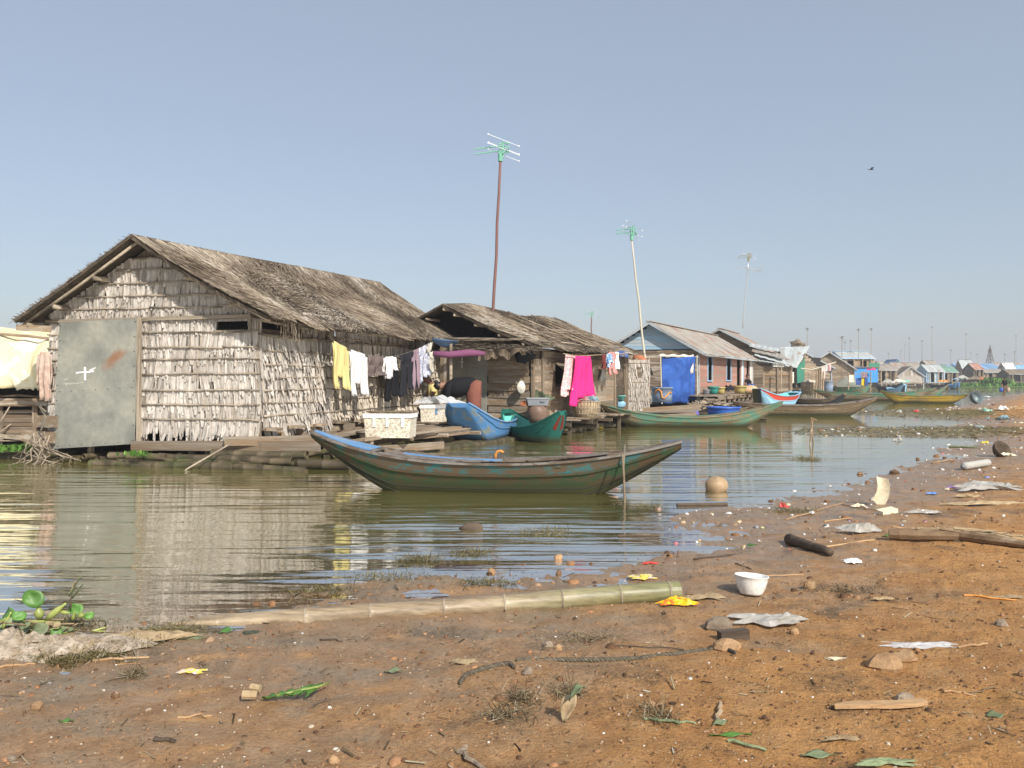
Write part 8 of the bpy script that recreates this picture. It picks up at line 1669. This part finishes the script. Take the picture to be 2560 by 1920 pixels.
# frayed sacking bundle
sk = empty('frayed_sacking', G(150, 1630), 0, "pale frayed sacking bundle half buried at the left edge", 'sacking'); g1 = G(150, 1630); rq = random.Random(9)
crumple('cloth_fold', None, None, MT['sackfib'], (-.02, 0, -.02), .95, .34, .13, 5, .10, 26, 12, parent=sk); crumple('cloth_fold', None, None, MT['sackfib'], (.18, .05, .0), .7, .26, .10, 8, .12, 22, 10, parent=sk); crumple('cloth_fold', None, None, MT['sackfib'], (-.30, .04, .02), .42, .24, .13, 15, .0, 18, 10, parent=sk); crumple('cloth_fold', None, None, MT['leaf_dead'], (.48, .18, .02), .55, .15, .06, 25, .12, 18, 8, parent=sk)
k = 700; rs_ = np.random.RandomState(3); a = np.stack([rs_.uniform(-.45, .55, k), rs_.normal(-.02, .09, k), rs_.uniform(.0, .10, k)], 1); b = a + np.stack([rs_.normal(0, .018, k), rs_.normal(-.01, .012, k), rs_.normal(-.01, .012, k)], 1)
V, F = prisms(a, b, np.tile((0., -1., .5), (k, 1)), .0030, .002); np_mesh('fibre', V, F, MT['leafwarm'], {'rnd': np.repeat(rs_.rand(k), 6)}, sk, kind='stuff')

# ================================================================== LOOSE STUFF ON THE BANK
def sample(n, r0, r1, a0, a1, seed, keep, zmin=-.02):
    rs = np.random.RandomState(seed); r = np.exp(rs.uniform(math.log(r0), math.log(r1), n)); a = np.radians(rs.uniform(a0, a1, n)); x = r * np.sin(a); y = r * np.cos(a); z = ground_h(x, y)
    k = (z > zmin) & keep(x, y, z, rs); return x[k], y[k], z[k], r[k], rs
def pebbles(name, n, seed, r0, r1, size, mat, keep, big=.35, zmin=-.02, label=None):
    x, y, z, r, rs = sample(n, r0, r1, -40, 40, seed, keep, zmin); k = len(x); base = np.array([(1, 0, 0), (0, 1, 0), (-1, 0, 0), (0, -1, 0), (.5, .5, .8), (-.6, .4, .7), (-.4, -.6, .8), (.6, -.5, .7)])
    s = size * np.exp(rs.normal(0, .45, k)) * (r / 5) ** .45; an = rs.uniform(0, 6.28, k); ca, sa = np.cos(an), np.sin(an); jit = 1 + rs.normal(0, .18, (k, 8, 3)); B = base[None] * jit; asp = rs.uniform(.55, 1, k)
    X_ = (B[:, :, 0] * ca[:, None] - B[:, :, 1] * asp[:, None] * sa[:, None]) * s[:, None] + x[:, None]; Y2 = (B[:, :, 0] * sa[:, None] + B[:, :, 1] * asp[:, None] * ca[:, None]) * s[:, None] + y[:, None]; Z_ = B[:, :, 2] * s[:, None] * .75 + z[:, None] - s[:, None] * .12
    V = np.stack([X_, Y2, Z_], -1).reshape(-1, 3); f = np.array([(0, 1, 5, 4), (1, 2, 6, 5), (2, 3, 7, 6), (3, 0, 4, 7), (4, 5, 6, 7)]); F = (np.arange(k)[:, None, None] * 8 + f[None]).reshape(-1, 4)
    return np_mesh(name, V, F, mat, {'rnd': np.repeat(rs.rand(k), 8)}, kind='stuff')
MT['gravel'] = attr_leaf("mixed gravel", [(0, (0.05, 0.035, 0.025)), (.2, (0.15, 0.075, 0.04)), (.45, (0.30, 0.15, 0.07)), (.7, (0.42, 0.23, 0.12)), (.86, (0.40, 0.31, 0.21)), (.955, (0.50, 0.43, 0.33)), (.975, (0.72, 0.68, 0.60)), (1, (0.78, 0.76, 0.70))], 40.0, .75)
MT['clods'] = attr_leaf("earth clods", [(0, (0.09, 0.050, 0.028)), (.5, (0.22, 0.115, 0.058)), (1, (0.33, 0.18, 0.09))], 40.0, .9)
patch = lambda x, y, sc, sd, th: fbm(x * sc, y * sc, 4, sd) > th
pebbles('gravel', 34000, 1, 2.6, 40, .0042, MT['gravel'], lambda x, y, z, rs: patch(x, y, 1.3, 50, .0) | (rs.rand(len(x)) < .22))
pebbles('gravel', 1100, 2, 2.6, 45, .011, MT['gravel'], lambda x, y, z, rs: patch(x, y, .9, 52, -.02) | (rs.rand(len(x)) < .4))
pebbles('clods', 9000, 3, 2.6, 40, .0085, MT['clods'], lambda x, y, z, rs: (z > .10) | (rs.rand(len(x)) < .25))
pebbles('shore_stones', 1300, 4, 6.0, 60, .022, MT['clods'], lambda x, y, z, rs: (z < .07) & patch(x, y, .8, 60, -.05), zmin=-.035)
def bits(name, n, seed, r0, r1, L, w, mat, keep, lift=.01, tilt=.25, a0=-40, a1=40, zmin=-.01, zabs=None, tuft=False, centers=None):
    if centers is None: x, y, z, r, rs = sample(n, r0, r1, a0, a1, seed, keep, zmin)
    else:
        rs = np.random.RandomState(seed); cc_ = np.array(centers); i = rs.randint(0, len(cc_), n); x = cc_[i, 0] + rs.normal(0, 1, n) * cc_[i, 2]; y = cc_[i, 1] + rs.normal(0, 1, n) * cc_[i, 3]; z = np.maximum(ground_h(x, y), 0); r = np.hypot(x, y)
    k = len(x); an = rs.uniform(0, 6.28, k); el = np.abs(rs.normal(0, tilt, k)); l = L * np.exp(rs.normal(0, .45, k)) * (r / 6) ** .35
    p0 = np.stack([x, y, z + lift * rs.rand(k)], 1); p1 = p0 + np.stack([np.cos(an) * np.cos(el) * l, np.sin(an) * np.cos(el) * l, np.sin(el) * l], 1)
    V, F = prisms(p0, p1, np.tile((0., 0., 1.), (k, 1)) + rs.normal(0, .3, (k, 3)), w * (.5 + rs.rand(k)) * (r / 6) ** .35, w * .25); return np_mesh(name, V, F, mat, {'rnd': np.repeat(rs.rand(k), 6)}, kind='stuff')
MT['chaff'] = attr_leaf("plant litter", [(0, (0.035, 0.026, 0.016)), (.35, (0.12, 0.085, 0.045)), (.7, (0.26, 0.20, 0.11)), (.93, (0.42, 0.35, 0.22)), (1, (0.58, 0.52, 0.40))], 30.0)
MT['weed'] = attr_leaf("drab waterweed", [(0, (0.055, 0.045, 0.014)), (.5, (0.17, 0.14, 0.05)), (.85, (0.29, 0.24, 0.11)), (1, (0.42, 0.37, 0.22))], 30.0)
MT['weed_green'] = attr_leaf("green waterweed", [(0, (0.03, 0.08, 0.012)), (.5, (0.08, 0.19, 0.03)), (1, (0.17, 0.31, 0.06))], 10.0)
MT['scraps'] = attr_leaf("litter scraps", [(0, (0.62, 0.60, 0.56)), (.45, (0.78, 0.77, 0.74)), (.55, (0.55, 0.48, 0.35)), (.72, (0.60, 0.40, 0.20)), (.80, (0.25, 0.45, 0.50)), (.86, (0.60, 0.15, 0.10)), (.92, (0.20, 0.30, 0.55)), (.96, (0.65, 0.55, 0.15)), (1, (0.7, 0.7, 0.7))], 10.0, .4)
bits('plant_litter', 30000, 5, 2.6, 45, .020, .0035, MT['chaff'], lambda x, y, z, rs: patch(x, y, 1.1, 70, .02) | (rs.rand(len(x)) < .15))
bits('plant_litter', 900, 6, 3, 45, .07, .010, MT['chaff'], lambda x, y, z, rs: rs.rand(len(x)) < .8, tilt=.12)
pebbles('litter_scraps', 3000, 77, 8.0, 90, .016, MT['scraps'], lambda x, y, z, rs: (x > 1.5) & patch(x, y, .5, 80, -.02) & (z < .45))
bits('litter_scraps', 1300, 7, 8.0, 90, .024, .012, MT['scraps'], lambda x, y, z, rs: (x > 1.5) & (patch(x, y, .5, 80, -.05)) & (z < .45), tilt=.3)
bits('tide_line_litter', 26000, 15, 5.0, 45, .022, .0040, MT['chaff'], lambda x, y, z, rs: (z < .035) & patch(x, y, 1.6, 90, -.03), tilt=.3, zmin=-.012)
def cxy(px, py, wpx, dy): q = G(px, py); return (q.x, q.y, pxm(wpx, q.y) / 2.4, dy)
tufts = [cxy(1455, 1600, 120, .05), cxy(1265, 1785, 90, .05), cxy(2110, 1478, 110, .05), cxy(1640, 1790, 70, .05), cxy(1300, 1750, 60, .05), cxy(1420, 1735, 50, .04), cxy(335, 1690, 30, .03)]
bits('dry_grass_tufts', 1500, 8, 1, 2, .055, .0035, MT['chaff'], None, tilt=.45, centers=tufts)
wt = [cxy(1365, 1332, 100, .10), cxy(1180, 1385, 80, .06), cxy(960, 1445, 150, .06), cxy(800, 1478, 110, .05), cxy(1215, 1460, 90, .04), cxy(1620, 1272, 60, .08), cxy(1980, 1280, 90, .12), cxy(2015, 1148, 40, .2), cxy(430, 1580, 110, .05), cxy(160, 1655, 110, .04), cxy(250, 1640, 90, .05), cxy(330, 1610, 90, .05), cxy(1050, 1400, 60, .04), cxy(60, 1575, 130, .05), cxy(180, 1560, 110, .05)]
bits('waterweed', 6500, 9, 1, 2, .035, .004, MT['weed'], None, tilt=.55, centers=wt, lift=.02)
bits('waterweed', 26000, 10, 21, 50, .08, .010, MT['weed'], lambda x, y, z, rs: (((x - 12.0) / 4.6) ** 2 + ((y - 25.8) / 3.0) ** 2 < 1) | (((x - 17.0) / 5.5) ** 2 + ((y - 37.5) / 5.5) ** 2 < 1), tilt=.16, a0=10, a1=40, lift=.025, zmin=-.06)
pebbles('litter_scraps', 1500, 11, 20, 55, .018, MT['scraps'], lambda x, y, z, rs: z < .25)
bits('litter_scraps', 450, 12, 20, 55, .05, .02, MT['scraps'], lambda x, y, z, rs: z < .2, tilt=.2, a0=12, a1=40)
# plants growing on the floats
fl_ = [(*(LN.matrix_basis @ lnp(x_, 1120, 16.6)).xy, .22, .12) for x_ in (5, 25, 45)]
def leaf_clump(name, label, c, sx, sy, h, n, L, mat, seed, kind=None):
    rs = np.random.RandomState(seed); x = c[0] + rs.normal(0, sx / 2, n); y = c[1] + rs.normal(0, sy / 2, n); z = c[2] + rs.rand(n) * h * .3; an = rs.uniform(0, 6.28, n); el = rs.uniform(.3, 1.3, n); l = L * rs.uniform(.6, 1.3, n)
    D = np.stack([np.cos(an) * np.cos(el), np.sin(an) * np.cos(el), np.sin(el)], 1); S = np.stack([-np.sin(an), np.cos(an), 0 * an], 1); V, F = blades(np.stack([x, y, z], 1), D, S, np.cross(S, D), l, l * .35, -l * .2, .2)
    return tag(np_mesh(name, V, F, mat, {'rnd': np.repeat(rs.rand(n), 8)}, kind=kind), label, None if kind else 'plant')
for i, px in enumerate((2, 38)): q = W(px, 1128, 16.9); leaf_clump('green_plant', ["leafy green plant at the left edge below the tarpaulin hut", "leafy green plant growing on the logs beside the one at the edge"][i], (q.x, q.y, q.z), .30, .22, .2, 260, .085, MT['weed_green'], i)
q = W(340, 1140, 15.3); leaf_clump('green_plant', "small green plant sprouting on the bamboo floats right of the zinc door", (q.x, q.y, q.z), .22, .1, .1, 90, .08, MT['weed_green'], 9)
rt = empty('root_tangle', W(100, 1170, 15.9).xy.to_3d(), 0, "tangle of pale roots and rope hanging in the water left of the zinc door", 'roots'); rq = random.Random(5)
for i in range(24): a = Vector((rq.gauss(0, .08), rq.gauss(0, .06), .55 + rq.uniform(-.1, .1))); pts = [a, a + Vector((rq.gauss(0, .1), 0, -.18)), a + Vector((rq.gauss(0, .22), rq.gauss(0, .05), -.40)), a + Vector((rq.gauss(0, .36), rq.gauss(0, .1), -.56))]; m_ = MB(); m_.tube(pts, [.012, .012, .01, .006], 5); m_.build('root', MT['batten'], rt, smooth=True)
m_ = MB(); m_.tube([(0, 0, .6), (.12, 0, .9), (.0, -.05, 1.15), (.14, -.05, 1.0)], .02, 6); m_.build('rope_end', MT['rope'], rt, smooth=True)
# twin sticks standing in the water
st_ = empty('forked_stick', WL(2030, 1112), 0, "pair of thin crossed sticks standing in the calm water", 'stick')
for p0, p1 in (((-.08, 0, -.2), (.02, 0, .62)), ((.06, .05, -.2), (-.02, 0, .68)), ((.0, 0, .66), (.12, 0, .60))): log(st_, 'stick', [p0, p1], .016, MT['drift'], 6)
# green weed mat on the far water and a bush on it
xs = np.linspace(0, 1, 120); ys = np.linspace(0, 1, 16); U, Vv = np.meshgrid(xs, ys); Ym = 150 + 45 * Vv + 8 * np.sin(U * 9); x0 = W(2388, HY, 1).x; Xm = (x0 + (1.05 - x0) * U) * Ym + Vv * 3
Zm = np.where((U > .01) & (Vv > .03), .12 + .35 * (vnoise(Xm * .6, Ym * .6, 4)), -.1); n_ = len(xs); i = np.arange(15)[:, None]; j = np.arange(n_ - 1)[None]; F = np.stack([i * n_ + j, i * n_ + j + 1, (i + 1) * n_ + j + 1, (i + 1) * n_ + j], -1).reshape(-1, 4)
np_mesh('water_weed_mat', np.stack([Xm.ravel(), Ym.ravel(), Zm.ravel()], -1), F, MT['leaf_green'], kind='stuff')
rs_ = np.random.RandomState(8); n = 5000; Yr = 150 + 40 * rs_.rand(n) ** 1.5; Xr = Yr * (x0 + (.85 - x0) * rs_.rand(n)); an = rs_.uniform(0, 6.28, n); el = rs_.uniform(.2, 1.2, n); D = np.stack([np.cos(an) * np.cos(el), np.sin(an) * np.cos(el), np.sin(el)], 1); S = np.stack([-np.sin(an), np.cos(an), 0 * an], 1)
V, F = blades(np.stack([Xr, Yr, np.full(n, .15)], 1), D, S, np.cross(S, D), np.full(n, .55), np.full(n, .28), np.full(n, -.1), .3); np_mesh('water_weed', V, F, MT['weed_green'], {'rnd': np.repeat(rs_.rand(n), 8)}, kind='stuff')
for i, px in enumerate((2488, 2500, 2476)): q = W(px, HY, 152); leaf_clump('bush', ["leafy bush on the weed mat left of the walking person", "taller leafy bush right behind the walking person", "small bush at the left of the leafy pair"][i], (q.x, q.y, .4), 1.3, 1.0, 1.5, 500, .8, MT['weed_green'], i + 20)
# bird
br = empty('bird', W(2178, 424, 90), 0, "small dark bird flying in the upper right sky", 'bird'); m_ = MB(); m_.tube([(-.22, 0, 0), (-.1, 0, .02), (.1, 0, .01), (.3, 0, -.02)], [.02, .06, .055, .01], 8); m_.build('body', MT['dark_in'], br, smooth=True)
for s_ in (1, -1): m_ = MB(); m_.sheet(lambda u, v: (-.1 + .22 * v - .1 * u * (1 - v), s_ * .55 * u, .03 + .22 * u * (1 - u * .6)), 6, 2, .008); m_.build('wing', MT['dark_in'], br, smooth=True)
